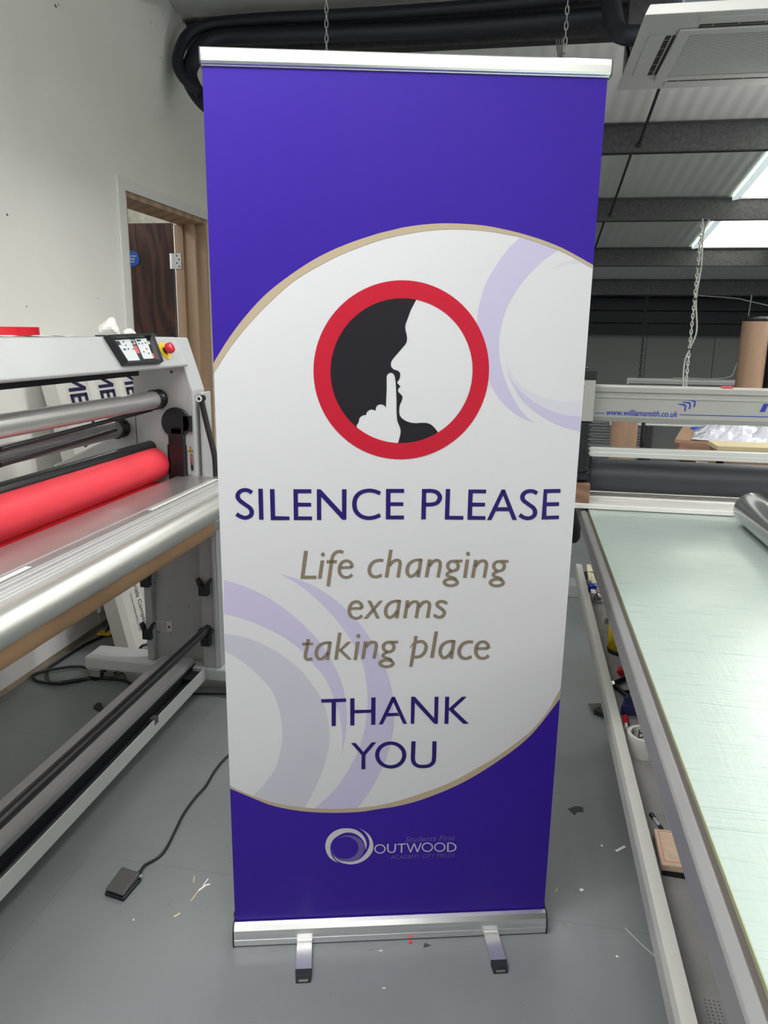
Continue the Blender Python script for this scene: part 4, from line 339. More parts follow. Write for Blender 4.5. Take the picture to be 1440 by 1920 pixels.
# ---------------------------------------------------------------- the room
XW = -2.125; SL = .161
def cz(y): return 3.36 - SL*(y-4.85)
RY = -1.5                                      # ridge
def room(y): return cz(y) if y > RY else cz(RY) - SL*(RY-y)
YB, YN, XR = 12.6, -6.5, 11.0
w = MB(); Yd0, Yd1, Zd = 4.005, 5.108, 2.255; T = .203
def wseg(y0, y1, z0, z1a=None, z1b=None):
    a = room(y0)+.05 if z1a is None else z1a; b_ = room(y1)+.05 if z1b is None else z1b
    w.prism([(XW, y0, z0), (XW, y1, z0), (XW, y1, b_), (XW, y0, a)], (-T, 0, 0))
wseg(YN, RY, 0); wseg(RY, Yd0, 0); wseg(Yd1, 7.0, 0); wseg(7.0, YB, -2.6); wseg(Yd0, Yd1, Zd)
for q_, s_ in (((14, 403), .009), ((105, 12), .012), ((110, 9), .006), ((301, 109), .006), ((281, 39), .005), ((284, 44), .006), ((292, 48), .004), ((305, 29), .004), ((50, 575), .006), ((184, 560), .005)):
    c_ = px(q_[0], q_[1], XW+.0008); w.flat([c_+V((0, s_*a_, s_*b_)) for a_, b_ in ((-1, -.2), (.1, -.5), (.9, .4), (.1, .2), (-.3, 1))], 1)
w.build('wall_left', [M_wall, M_dgrey], kind='structure')
# back wall: grey insulated panels with narrow joints, going down to the lower floor
bw = MB(); x = XW
while x < XR:
    bw.box((x+.004, YB, -2.6), (min(x+1.0, XR)-.004, YB+.1, 2.4)); x += 1.0
bw.box((XW, YB+.02, -2.6), (XR, YB+.12, 2.4), 1)
bw.build('wall_back', [mat('grey_wall_panel', (.27, .275, .275), .5), M_steel2], kind='structure')
MB().prism([(XR, YN, -2.6), (XR, YB, -2.6), (XR, YB, room(YB)), (XR, RY, room(RY)), (XR, YN, room(YN))], (.1, 0, 0)).build('wall_right', M_wall, kind='structure')
MB().box((XW, YN-.1, 0), (XR, YN, room(YN)+.1)).build('wall_front', M_wall, kind='structure')
fl = MB(); fl.box((XW-.01, YN, -.2), (XR, 7.0, 0)); fl.build('floor', M_floor, kind='structure', loc=(0, 0, 0))
MB().box((XW, 7.0, -2.7), (XR, YB, -2.6)).build('floor_lower', M_floor, kind='structure', loc=(0, 0, -2.6))
ce = MB()
ce.hexa([V((XW-.3, RY, room(RY))), V((XR, RY, room(RY))), V((XR, YB+.1, cz(YB+.1))), V((XW-.3, YB+.1, cz(YB+.1)))], [V((XW-.3, RY, room(RY)+.06)), V((XR, RY, room(RY)+.06)), V((XR, YB+.1, cz(YB+.1)+.06)), V((XW-.3, YB+.1, cz(YB+.1)+.06))])
ce.hexa([V((XW-.3, YN, room(YN))), V((XR, YN, room(YN))), V((XR, RY, room(RY))), V((XW-.3, RY, room(RY)))], [V((XW-.3, YN, room(YN)+.06)), V((XR, YN, room(YN)+.06)), V((XR, RY, room(RY)+.06)), V((XW-.3, RY, room(RY)+.06))])
ce.build('ceiling', M_ceil, kind='structure', loc=(0, 0, 3))
# rooflights: translucent sheets with a pale rim, lying in the roof slope
def skylight(i, x0, x1, y0, y1):
    g = MB(); o1, o2 = -.012, -.004
    g.hexa([V((x0, y0, room(y0)+o1)), V((x1, y0, room(y0)+o1)), V((x1, y1, room(y1)+o1)), V((x0, y1, room(y1)+o1))], [V((x0, y0, room(y0)+o2)), V((x1, y0, room(y0)+o2)), V((x1, y1, room(y1)+o2)), V((x0, y1, room(y1)+o2))])
    s = g.build('window_%d' % i, M_sky, kind='structure')
    r = MB()
    for xa in (x0, x1-.07):
        r.hexa([V((xa, y0, room(y0)-.03)), V((xa+.07, y0, room(y0)-.016)), V((xa+.07, y1, room(y1)-.016)), V((xa, y1, room(y1)-.03))], [V((xa, y0, room(y0)-.001)), V((xa+.07, y0, room(y0)-.001)), V((xa+.07, y1, room(y1)-.001)), V((xa, y1, room(y1)-.001))])
    subbuild(r, 'window_frame', mat('skylight_rim_glow', (.80, .93, .94), .5, emit=.55), s)  # rim emits faintly by itself to look daylit
skylight(1, 1.87, 2.78, 3.4, 9.78)
skylight(2, 6.4, 7.3, 3.4, 9.78)
skylight(3, 1.87, 2.78, -5.8, -2.2)
skylight(4, 6.4, 7.3, -5.8, -2.2)
# purlins (Z-section) across the roof slope
PUR = [-.1, 1.55, 4.22, 4.88, 6.48, 8.13, 9.84, 11.4]
def purlin(y, label):
    t = room(y)-.002; g = MB(); x0 = XW+.005; d = .195; Lx = XR-.01-x0
    g.prism([(x0, y, t), (x0, y+.008, t), (x0, y+.008, t-d), (x0, y, t-d)], (Lx, 0, 0))
    g.prism([(x0, y-.05, t-.008), (x0, y, t-.001), (x0, y, t-.007), (x0, y-.05, t-.012)], (Lx, 0, 0))
    g.box((x0, y, t-d), (x0+Lx, y+.06, t-d-.007), 1); g.box((x0, y+.054, t-d), (x0+Lx, y+.06, t-d+.018), 1)
    o = g.build('purlin', [M_steel, M_steel2], label=label, cat='roof beam', group='steel purlins under the roof')
    return o
PL = {4.22: 'dark steel roof purlin nearest the top edge, meeting the left wall', 4.88: 'dark steel roof purlin behind the top of the banner',
      6.48: 'dark steel roof purlin just beyond the ceiling cassette', 8.13: 'dark steel roof purlin crossing the middle of the rooflight', 9.84: 'dark steel roof purlin at the far end of the rooflight',
      11.4: 'dark steel roof purlin just in front of the black wall rails', -.1: 'dark steel roof purlin overhead, behind the camera', 1.55: 'dark steel roof purlin overhead above the banner'}
for y in PUR: purlin(y, PL[y])
RODL = ['thin dark sag rod just below the ceiling cassette', 'thin dark sag rod between the purlins right of the banner', 'thin dark sag rod beside the banner edge, nearest the far wall']
for i, (ya, yb) in enumerate(((4.94, 6.48), (6.5, 8.13), (8.15, 9.84))):
    g = MB(); g.cyl((.80-.02*i, ya, room(ya)-.03), (.80-.02*i-.02, yb, room(yb)-.15), .011, n=8); g.cyl((.80-.02*i-.02, yb-.03, room(yb)-.15), (.80-.02*i-.02, yb+.02, room(yb)-.15), .02, n=6)
    g.build('sag_rod', M_steel2, label=RODL[i], cat='rod', group='sag rods between purlins')
# dark sheeting rails on the upper far wall
for i, (z0, z1) in enumerate(((1.93, 2.10), (1.75, 1.90), (1.56, 1.72))):
    g = MB(); g.box((XW+.01, 12.33, z0), (XR-.01, 12.59, z1)); g.box((XW+.01, 12.31, z0), (XR-.01, 12.33, z0+.03)); g.box((XW+.01, 12.31, z1-.02), (XR-.01, 12.33, z1))
    g.build('wall_rail', mat('near_black_rail_paint', (.012, .013, .02), .5), label=('upper', 'middle', 'lowest')[i]+' of three black horizontal rails along the far wall', cat='wall rail', group='black rails on the far wall')
# roller shutter in the far wall
g = MB(); z = -2.6
while z < .5:
    g.prism([(.45, 12.42, z), (.45, 12.38, z+.02), (.45, 12.38, z+.045), (.45, 12.42, z+.07), (.45, 12.42, z+.09), (.45, 12.45, z+.09), (.45, 12.45, z)], (1.5, 0, 0)); z += .09
for xa in (.38, 1.95): g.box((xa, 12.34, -2.6), (xa+.1, 12.58, .55), 1)
g.build('roller_shutter', [mat('shutter_slat', (.35, .36, .36), .4, metal=.4), M_steel], label='grey slatted roller shutter in the far wall seen under the gantry', cat='shutter')
# skirting and lower wall trim at left
g = MB(); y = YN
while y < Yd0-.05:
    e = min(y+1.24, Yd0-.04); g.box((XW, y+.001, .035), (XW+.022, e-.001, .17), 0); g.box((XW, y+.001, .165), (XW+.03, e-.001, .172), 0); y += 1.24
g.box((XW, YN, 0), (XW+.012, Yd0-.04, .035), 1)
g.build('baseboard_left', [M_skirt, M_beige], kind='structure')
# doorway: timber lining, painted corner beads, hinge, leaf standing open in the next room
root = thing('doorway_frame', (XW, Yd0, 0), 'bare timber door lining with white painted edge in the left wall', 'door frame')
g = MB(); g.box((XW-.005, Yd1-.03, 0), (XW-T-.0, Yd1, Zd)); g.box((XW-.07, Yd1-.052, 0), (XW-.115, Yd1-.03, Zd-.03), 0); g.box((XW-.16, Yd1-.045, 0), (XW-T-.02, Yd1-.03, Zd-.03), 0)
jr = g.build('jamb', M_pine, root, bevel=.002)
MB().box((XW-.005, Yd0, 0), (XW-T, Yd0+.03, Zd)).build('jamb', M_pine, root, bevel=.002)
MB().box((XW-.005, Yd0+.03, Zd-.03), (XW-T, Yd1-.03, Zd)).build('lintel_board', M_pine, root, bevel=.002)
g = MB(); g.box((XW, Yd0-.09, 0), (XW+.012, Yd0-.02, Zd+.06)); g.box((XW, Yd0-.02, 0), (XW+.006, Yd0+.004, Zd))
g.build('architrave', M_white, root, bevel=.003)
MB().box((XW, Yd1-.004, 0), (XW+.008, Yd1+.05, Zd+.05)).build('architrave', M_white, root, bevel=.002)
MB().box((XW, Yd0-.02, Zd-.002), (XW+.008, Yd1, Zd+.055)).build('architrave', M_white, root, bevel=.002)
g = MB(); xh = XW-T+.03
g.box((xh-.075, Yd1-.05, 1.94), (xh-.005, Yd1-.046, 2.04), 0); g.cyl((xh-.08, Yd1-.052, 1.94), (xh-.08, Yd1-.052, 2.04), .007, mi=0, n=10)
for i in range(4): g.cyl((xh-.02-.015*(i % 2), Yd1-.0505, 1.955+.023*i), (xh-.02-.015*(i % 2), Yd1-.053, 1.955+.023*i), .005, n=8, mi=1)
g.build('hinge', [M_chrome, M_steel2], root)
d1 = MB(); dl = d1.box((-3.12, 5.06, .01), (-2.366, 5.10, 2.235), 0)
dob = d1.build('door_1', [M_mahog], kind='structure', bevel=.002)
sg = MB(); c = py(248, 485, 5.055); sg.cyl(c, c+V((0, .004, 0)), .052, n=32, mi=0)
for k, tx in enumerate(('Fire door', 'Keep', 'shut')): sg.text(tx, c+V((0, -.001, .012-.018*k)), (1, 0, 0), (0, 0, 1), .018, 1, align='C')
subbuild(sg, 'door_sign', [mat('sign_blue', (.01, .07, .33), .4), M_white], dob, label='round blue fire door sign with white lettering')
g = MB(); g.box((-4.3, 3.0, -.02), (XW-T, 7.2, 0)); g.build('floor_hall', M_floor, kind='structure')
g = MB(); g.box((-4.4, 3.0, 0), (-4.3, 7.2, 2.9)); g.box((-4.4, 7.2, 0), (XW-T, 7.3, 2.9)); g.box((-4.4, 2.9, 0), (XW-T, 3.0, 2.9)); g.build('wall_hall', M_hall, kind='structure')
MB().box((-4.4, 2.9, 2.9), (XW-T, 7.3, 3.0)).build('ceiling_hall', M_hall, kind='structure')
g = MB(); g.box((-4.0, 5.6, 2.31), (XW-T-.01, 5.66, 2.47)); g.box((-4.0, 5.56, 2.30), (XW-T-.01, 5.68, 2.312)); g.build('steel_lintel', mat('galvanised_sheet', (.42, .42, .34), .4, metal=.6, noise=.2, nscale=25), label='galvanised steel beam above the open brown door', cat='beam')
# ---------------------------------------------------------------- pipes, cassette, chains
def pipe_thing(path, r, name, label, m=M_lag): 
    g = MB(); g.tube(smoothpath(path, 8), r, 14); return g.build(name, m, label=label, cat='pipe')
pipe_thing([(.55, 4.62, 3.2), (.2, 4.72, 3.21), (-.6, 4.74, 3.20), (-1.5, 4.74, 3.21), (-1.88, 4.72, 3.20), (-2.0, 4.66, 3.06), (-1.99, 4.62, 2.94), (-1.86, 4.6, 2.80), (-1.6, 4.6, 2.72)], .048, 'lagged_pipe', 'thick black lagged pipe looping down beside the left wall')
pipe_thing([(.42, 4.5, 3.3), (.1, 4.66, 3.29), (-.8, 4.70, 3.28), (-1.7, 4.72, 3.29), (-1.98, 4.68, 3.24), (-2.05, 4.6, 3.1), (-2.03, 4.57, 2.98), (-1.9, 4.55, 2.86)], .032, 'lagged_pipe', 'thinner black lagged pipe running under the purlin behind the banner')
pipe_thing([(.33, 4.6, 3.3), (.33, 4.45, 3.22), (.35, 4.3, 3.02), (.37, 4.2, 2.95), (.42, 4.13, 2.91), (.50, 4.1, 2.90)], .045, 'lagged_pipe', 'black lagged pipe dropping into the ceiling cassette')
ZA = 2.76; ax0, ax1, ay0, ay1 = .40, 1.36, 3.47, 4.43
root = thing('ceiling_air_conditioner', ((ax0+ax1)/2, (ay0+ay1)/2, ZA), 'white square ceiling cassette air conditioner with ribbed grille at upper right', 'air conditioner')
g = MB(); g.hexa([V((ax0, ay0, ZA)), V((ax1, ay0, ZA)), V((ax1, ay1, ZA)), V((ax0, ay1, ZA))], [V((ax0+.02, ay0+.02, ZA+.045)), V((ax1-.02, ay0+.02, ZA+.045)), V((ax1-.02, ay1-.02, ZA+.045)), V((ax0+.02, ay1-.02, ZA+.045))])
panel = g.build('fascia_panel', M_ac, root, bevel=.006)
MB().box((ax0+.15, ay0+.1, ZA+.045), (ax1-.1, ay1-.1, ZA+.30)).build('casing', mat('casing_grey', (.09, .1, .12), .5, metal=.3), root, bevel=.01)
gx0, gx1, gy0, gy1 = ax0+.21, ax1-.21, ay0+.21, ay1-.21
g = MB(); y = gy0+.012
while y < gy1-.012: g.prism([(gx0, y, ZA-.003), (gx0, y+.004, ZA-.0055), (gx0, y+.008, ZA-.003)], (gx1-gx0, 0, 0)); y += .0155
g.build('grille', mat('grille_plastic', (.55, .55, .53), .5), root)
MB().box((gx0-.0, gy0-.0, ZA-.0022), (gx1, gy1, ZA-.0008)).build('filter_mesh', mat('filter_grey', (.07, .07, .065), .8), root)
g = MB()
for a, b_, c_, d_ in ((gx0-.05, gy0-.05, gx1+.05, gy0), (gx0-.05, gy1, gx1+.05, gy1+.05), (gx0-.05, gy0, gx0, gy1), (gx1, gy0, gx1+.05, gy1)): g.box((a, b_, ZA-.010), (c_, d_, ZA-.001))
g.build('grille_frame', M_ac, root, bevel=.003)
for k in range(4):
    g = MB(); cxm, cym = (ax0+ax1)/2, (ay0+ay1)/2
    Mx = Matrix.Translation((cxm, cym, 0)) @ Matrix.Rotation(k*math.pi/2, 4, 'Z')
    o_ = -.385
    g.box((-.26, o_-.045, ZA-.003), (.26, o_+.02, ZA-.0005), 0, Mx); g.box((-.25, o_+.024, ZA-.0015), (.25, o_+.045, ZA-.0005), 1, Mx); g.box((-.25, o_+.052, ZA-.0015), (.25, o_+.066, ZA-.0005), 1, Mx)
    for j in range(5): g.box((-.2+.1*j, o_+.022, ZA-.002), (-.197+.1*j, o_+.047, ZA-.0004), 0, Mx)
    g.build('air_louvre', [M_ac, M_steel2], root)
for xx in (ax0+.2, ax1-.2):
    for yy in (ay0+.14, ay1-.14): MB().cyl((xx, yy, ZA+.3), (xx, yy, room(yy)), .006, n=8).build('hanger_rod', M_steel, root)
g = MB(); g.box((.44, 4.50, 2.86), (.60, 4.60, 3.35)); g.box((.44, 4.45, 3.33), (.62, 4.62, 3.37)); g.prism([(.46, 4.5, 2.9), (.46, 4.5, 2.95), (.36, 4.5, 3.35), (.36, 4.5, 3.3)], (0, .03, 0))
g.build('pipe_bracket', M_steel, label='dark steel bracket holding pipes beside the ceiling cassette', cat='bracket')
# batten lights on chains
M_lamp = mat('fluorescent_tube', (1, .98, .95), .4, emit=7)
def batten(x0, x1, Y, z, label, zc=None, grp='batten lights hung on chains', em=True, cable=False):
    root = thing('batten_light', ((x0+x1)/2, Y, z), label, 'light', grp)
    g = MB(); g.box((x0, Y-.035, z+.03), (x1, Y+.035, z+.075)); g.box((x0, Y-.035, z-.01), (x0+.03, Y+.035, z+.03)); g.box((x1-.03, Y-.035, z-.01), (x1, Y+.035, z+.03)); g.build('housing', M_white, root, bevel=.004)
    for dy in (-.018, .018): MB().cyl((x0+.03, Y+dy, z+.012), (x1-.03, Y+dy, z+.012), .013, n=12).build('lamp_tube', M_lamp if em else M_white, root)
    return root
def chainobj(a, b_, label, m=None, Lk=.035, r=.002, w=.007):
    return MB().chain(a, b_, Lk, r, w).build('chain', m or mat('zinc_chain', (.3, .3, .3), .4, metal=.7), label=label, cat='chain', group='light chains')
batten(-1.05, .13, 3.2, 2.30, 'white twin-tube batten light hanging behind the top of the banner')
chainobj((-.815, 3.2, 2.375), (-.815, 3.2, room(3.2)), 'zinc chain hanging above the left half of the banner', Lk=.034, r=.0022, w=.0065)
chainobj((.093, 3.2, 2.375), (.093, 3.2, room(3.2)), 'zinc chain hanging above the right half of the banner', Lk=.034, r=.0022, w=.0065)
g = MB()
for k in range(3): g.tube(smoothpath([(.06+.01*k, 3.2, 2.60), (.075+.006*k, 3.2, 2.53), (.10+.005*k, 3.2, 2.47), (.11, 3.2, 2.43)]), .003, 6)
g.build('lamp_wires', M_dgrey, label='tangle of thin dark wires under the chain above the banner', cat='wires')
a = py(1175, 716, 11.35); batten(a.x, a.x+1.9, 11.35, .90, 'white batten light hanging low in front of the far wall', em=False)
chainobj((py(1213, 555, 11.35).x, 11.35, .975), (py(1213, 555, 11.35).x, 11.35, room(11.4)-.2), 'faint chain hanging in front of the black rails, left of the white cable', m=M_dgrey, Lk=.06, r=.006, w=.015)
xc = py(1402, 600, 11.35).x
g = MB(); g.tube(smoothpath([(xc, 11.3, room(11.4)-.2), (xc-.03, 11.3, 1.5), (xc-.10, 11.3, 1.15), (xc-.22, 11.3, 1.0), (xc-.9, 11.3, .985)]), .009, 6); g.tube(smoothpath([(xc-.75, 11.3, 2.10), (xc-.2, 11.3, 2.06), (xc, 11.3, 2.02), (xc+.5, 11.3, 1.93), (xc+1.2, 11.3, 1.95)]), .008, 6)
g.build('light_cable', mat('white_flex', (.6, .6, .58), .5), label='white cable drooping to the far batten light beside the tall tube', cat='cable')
p1 = py(1318, 412, 8.13); p2 = py(1282, 728, 8.13); xm = (p1.x+p2.x)/2
chainobj((xm, 8.1, p2.z-.3), (xm, 8.1, room(8.13)-.2), 'long white chain hanging from the purlin at the rooflight', m=M_white, Lk=.05, r=.006, w=.012)
g = MB(); g.tube(smoothpath([(xm+.06, 8.1, 2.63), (xm+.02, 8.1, 2.5), (xm+.03, 8.1, 2.2), (xm+.015, 8.1, 1.9), (xm+.05, 8.1, 1.6), (xm, 8.1, 1.42), (xm-.035, 8.1, 1.25), (xm, 8.1, .75)], 6), .009, 6)
for z in (2.2, 1.9, 1.42): g.box((xm-.02, 8.08, z), (xm+.03, 8.12, z+.01), 1)
g.build('light_cable', [mat('white_flex', (.6, .6, .58), .5), M_black], label='white cable tied to the long chain hanging from the rooflight purlin', cat='cable')
batten(xm-.7, xm+.8, 8.1, p2.z-.38, 'white batten light below the long chain, hidden behind the gantry beam', em=False)
# ---------------------------------------------------------------- roll-up banner
BP = V((-.65303, 1.57427, 0)); BU = V((.96917, .24640, 0)); BN = V((.24640, -.96917, 0)); TH = .0125
BV = BN*math.sin(TH) + UP*math.cos(TH); BL = BN*math.cos(TH) - UP*math.sin(TH)
def bp_(u, v, n=0): return BP + BU*(u/1000) + BV*(v/1000) + BL*n       # on the print, millimetres
def bb(u, d, z): return BP + BU*u + BN*d + UP*z                           # upright frame of the stand
U0, U1, V0, V1 = 2.5, 810.5, 30, 2052
def dec(s): return [tuple(int(t)/10 for t in p.split(',')) for p in s.split()]
EXD = {l.split('|')[0]: dec(l.split('|')[1]) for l in EX.strip().split('\n')}
def clip(P):
    for ax, lim, sg in ((0, U0, 1), (0, U1, -1), (1, V0, 1), (1, V1, -1)):
        out = []
        for i in range(len(P)):
            a, b_ = P[i-1], P[i]; ia = (a[ax]-lim)*sg >= 0; ib = (b_[ax]-lim)*sg >= 0
            if ia != ib: t = (lim-a[ax])/(b_[ax]-a[ax]); out.append((a[0]+(b_[0]-a[0])*t, a[1]+(b_[1]-a[1])*t))
            if ib: out.append(b_)
        P = out
        if not P: return P
    return P
root = thing('roller_banner', bb(.407, 0, 0), 'tall purple and white roller banner reading SILENCE PLEASE standing on the floor', 'banner')
def inkm(n, c): return mat('print_'+n, c, .38, spec=.22, coat=.0)
INK = {'white': inkm('white', (.51, .51, .54)), 'purple': inkm('purple', (.030, .010, .25)), 'tan': inkm('tan', (.36, .30, .21)), 'tan2': inkm('taupe', (.18, .15, .11)), 'lav': inkm('lavender', (.41, .385, .53)),
       'pale': inkm('pale_lavender', (.47, .47, .53)), 'pale2': inkm('grey_lavender', (.415, .41, .48)), 'navy': inkm('navy', (.018, .009, .11)), 'red': inkm('red', (.40, .010, .028)), 'black': inkm('black', (.012, .011, .016)), 'silver': inkm('silver', (.45, .44, .47)), 'lilac': inkm('lilac', (.12, .09, .28))}
IK = list(INK); g = MB()
g.hexa([bp_(U0, V0, -.0006), bp_(U1, V0, -.0006), bp_(U1, V0, 0), bp_(U0, V0, 0)], [bp_(U0, V1, -.0006), bp_(U1, V1, -.0006), bp_(U1, V1, 0), bp_(U0, V1, 0)], IK.index('white'))
dz = .0002
def art(P, c, n):
    P = clip(P)
    if len(P) >= 3: g.flat([bp_(a, b_, n) for a, b_ in P], IK.index(c))
rows = [l.split('|') for l in ART.strip().split('\n')]
sw = [r_ for r_ in rows if r_[0] in ('lav', 'pale', 'pale2')]; tx = [r_ for r_ in rows if r_[0] not in ('lav', 'pale', 'pale2')]
for r_ in sw: art(dec(r_[2]), r_[0], dz)
def xtr(P, sign):
    return P
up_o, up_i, lo_o, lo_i = EXD['up_o'], EXD['up_i'], EXD['lo_o'], EXD['lo_i']
art(up_o+[(900, V1+50), (-90, V1+50)], 'purple', 2*dz); art(lo_o+[(900, V0-50), (-90, V0-50)], 'purple', 2*dz)
for o_, i_ in ((up_o, up_i), (lo_o, lo_i)): art(o_+i_[::-1], 'tan' if o_ is up_o else 'tan', 3*dz)
cu, cv, ro, ri = 405.0, 1449.7, 191.1, 154.6
for i in range(96):
    a0, a1 = 2*math.pi*i/96, 2*math.pi*(i+1)/96
    g.add([bp_(cu+r_*math.cos(a), cv+r_*math.sin(a), 3*dz) for a, r_ in ((a0, ri), (a0, ro), (a1, ro), (a1, ri))], [(0, 1, 2, 3)], IK.index('red'))
g.flat([bp_(a, b_, 2*dz) for a, b_ in EXD['sil']], IK.index('black'))
for r_ in tx:
    c = IK.index(r_[0])
    if r_[1] == 'P': g.flat([bp_(a, b_, 4*dz) for a, b_ in dec(r_[2])], c)
    else:
        A_, B_ = dec(r_[2]), dec(r_[3]); n = len(A_)
        g.add([bp_(a, b_, 4*dz) for a, b_ in A_+B_], [(i, (i+1) % n, n+(i+1) % n, n+i) for i in range(n if r_[1] == 'C' else n-1)], c)
g.text('Students First', bp_(437, 273.5, 4*dz), BU, BV, .0225, IK.index('lilac'), shear=.25, width=.128)
g.text('ACADEMY CITY FIELDS', bp_(401, 224, 4*dz), BU, BV, .0165, IK.index('lilac'), width=.164)
g.build('printed_graphic', [INK[k] for k in IK], root)
M_rail = mat('polished_aluminium', (.86, .86, .87), .28, metal=1)
# top rail, slightly rounded front
def railpt(u, d, v): return BP + BU*u + BV*v + BL*d
def profile(name, pts, u0, u1, m, s0=0, s1=0):
    gg = MB(); gg.prism([railpt(u0, d, v+s0) for d, v in pts], railpt(u1, 0, s1)-railpt(u0, 0, s0)); return gg.build(name, m, root, bevel=.0008)
rp = [(-.010, 2.070), (.004, 2.070), (.0085, 2.067), (.0095, 2.058), (.0095, 2.045), (.0075, 2.0405), (.003, 2.039), (.003, 2.037), (-.010, 2.037)]
rail = profile('top_rail', rp, .001, .8145, M_rail, -.004, .003)
for u_, s_ in ((-.001, -.004), (.8145, .003)):
    gg = MB(); gg.prism([railpt(u_, d, v+s_) for d, v in [(-.0105, 2.0705), (.0045, 2.0705), (.0095, 2.067), (.0105, 2.058), (.0105, 2.044), (.0075, 2.038), (-.0105, 2.036)]], BU*.002); subbuild(gg, 'end_cap', M_dgrey, rail)
# base cassette
bpf = [(.028, .004), (.0295, .018), (.029, .034), (.026, .046), (.018, .056), (.008, .0595), (.0045, .0580), (.0045, .05), (-.004, .05), (-.006, .074), (-.02, .082), (-.045, .080), (-.058, .068), (-.062, .04), (-.062, .006), (-.058, .003), (.024, .003)]
gg = MB(); gg.prism([bb(.0015, d, z) for d, z in bpf], BU*.809); base = gg.build('base_cassette', M_rail, root, bevel=.0006)
gg = MB(); gg.prism([bb(.0015, d, z) for d, z in [(.0300, .0195), (.0304, .0205), (.0304, .0215), (.0298, .0225), (.028, .021)]], BU*.809); subbuild(gg, 'trim_strip', M_rail, base)
for u_ in (-.0015, .8105):
    gg = MB(); gg.prism([bb(u_, d*1.02+.0005, z*1.02) for d, z in [(.028, .001), (.030, .018), (.0295, .034), (.0265, .046), (.018, .057), (.008, .0605), (-.004, .066), (-.008, .076), (-.02, .083), (-.045, .081), (-.059, .069), (-.063, .04), (-.063, .003)]], BU*.003); subbuild(gg, 'end_cap', M_black, base)
for u_ in (.1615, .6455):
    gg = MB(); gg.prism([bb(u_, .125, .006), bb(u_, .125, .0135), bb(u_, .0, .0135), bb(u_, -.20, .0135), bb(u_, -.20, .006)], BU*.038); ft = gg.build('foot', mat('foot_aluminium', (.72, .72, .72), .4, metal=.9), root, bevel=.002)
    gg = MB(); gg.hexa([bb(u_-.001, .122, 0), bb(u_+.039, .122, 0), bb(u_+.037, .148, 0), bb(u_+.001, .148, 0)], [bb(u_-.001, .120, .0155), bb(u_+.039, .120, .0155), bb(u_+.0365, .140, .0155), bb(u_+.0015, .140, .0155)])
    gg.hexa([bb(u_+.006, .137, .010), bb(u_+.032, .137, .010), bb(u_+.030, .1475, .004), bb(u_+.008, .1475, .004)], [bb(u_+.006, .1385, .0105), bb(u_+.032, .1385, .0105), bb(u_+.030, .1490, .005), bb(u_+.008, .1490, .005)], 1)
    subbuild(gg, 'foot_cap', [M_blackm, M_dgrey], ft, bevel=.001, label='black plastic foot end cap')
MB().cyl(bb(.407, -.03, .06), bb(.407, -.012, 2.04), .008, n=12).build('support_pole', M_alu, root)
MB().box((-.01, 0, 0), (.01, .002, .01)) 
# ---------------------------------------------------------------- wide roll laminator at left
YA, YC = 1.0, 2.88
LAM = thing('roll_laminator', (-1.4, 1.95, 0), 'wide grey roll laminator with red rollers along the left wall', 'laminator')
def lam(name, mb, m, bevel=0, label=None): return mb.build(name, m, LAM, bevel, label=label)
# end cheeks: inner face at YC, cover sloping out to YC+.12
Fp = [(-1.352, 1.507), (-1.29, 1.30), (-1.287, .96), (-1.287, .12)]; Bk = [(-1.93, .12), (-1.93, 1.32), (-1.80, 1.507)]
def cheek(y0, y1):
    g = MB(); g.prism([(x, y0, z) for x, z in [(-1.352, 1.505), (-1.288, 1.30), (-1.285, .90), (-1.93, .90), (-1.93, .97), (-1.675, 1.09), (-1.665, 1.19), (-1.545, 1.25), (-1.54, 1.505)]], (0, y1-y0, 0)); return g
ck = lam('side_cheek', cheek(YC, YC+.12), M_grey, .006); lam('side_cheek', cheek(YA-.12, YA), M_grey, .006)
g = MB(); s_ = YC-.004; g.prism([(-1.372, s_, 1.49), (-1.31, s_, 1.297), (-1.308, s_, .96), (-1.66, s_, .99), (-1.655, s_, 1.18), (-1.54, s_, 1.24), (-1.535, s_, 1.40), (-1.43, s_, 1.49)], (0, .004, 0)); g.box((-1.5385, s_-.0008, .99), (-1.536, s_, 1.235), 1)
g.cyl((-1.372, s_-.001, 1.372), (-1.372, s_, 1.372), .006, mi=1, n=10)
subbuild(g, 'inner_plate', [M_grey, M_steel2], ck)
g = MB(); g.box((-1.275, YC+.03, .93), (-1.262, YC+.12, 1.29)); lam('corner_channel', g, M_grey, .003)
# header with control panel and stop button
hf = [(-1.352, 1.507), (-1.300, 1.402), (-1.304, 1.394), (-1.42, 1.394), (-1.62, 1.44), (-1.66, 1.507)]
g = MB(); g.prism([(x, YA, z) for x, z in hf], (0, YC-YA, 0)); hd = lam('header', g, M_grey, .004)
g = MB(); g.box((-1.455, YA, 1.362), (-1.44, 2.74, 1.394)); lam('blade_guide', g, M_blackm)
FN = V((.105, 0, .052)).normalized(); FT = V((.052, 0, -.105)).normalized(); FO = V((-1.352, 0, 1.507))
def fs(p): q = ppl(p[0], p[1], FO+FN*.0, FN) - FO; return q.y, q.dot(FT)
def fp(y, t, h=0): return FO + V((0, y, 0)) + FT*t + FN*h
def fquad(g, cs, h0, h1, mi=0): g.hexa([fp(*fs(c), h0) for c in cs], [fp(*fs(c), h1) for c in cs], mi)
BZ = [(193, 632), (279, 627.5), (299.5, 683), (228, 687.5)]
g = MB()
o4 = [fp(*fs(c), -.002) for c in BZ]; Q = [fs(c) for c in BZ]
cen = (sum(q[0] for q in Q)/4, sum(q[1] for q in Q)/4)
def sc(q, k1, k2): return (cen[0]+(q[0]-cen[0])*k1, cen[1]+(q[1]-cen[1])*k2)
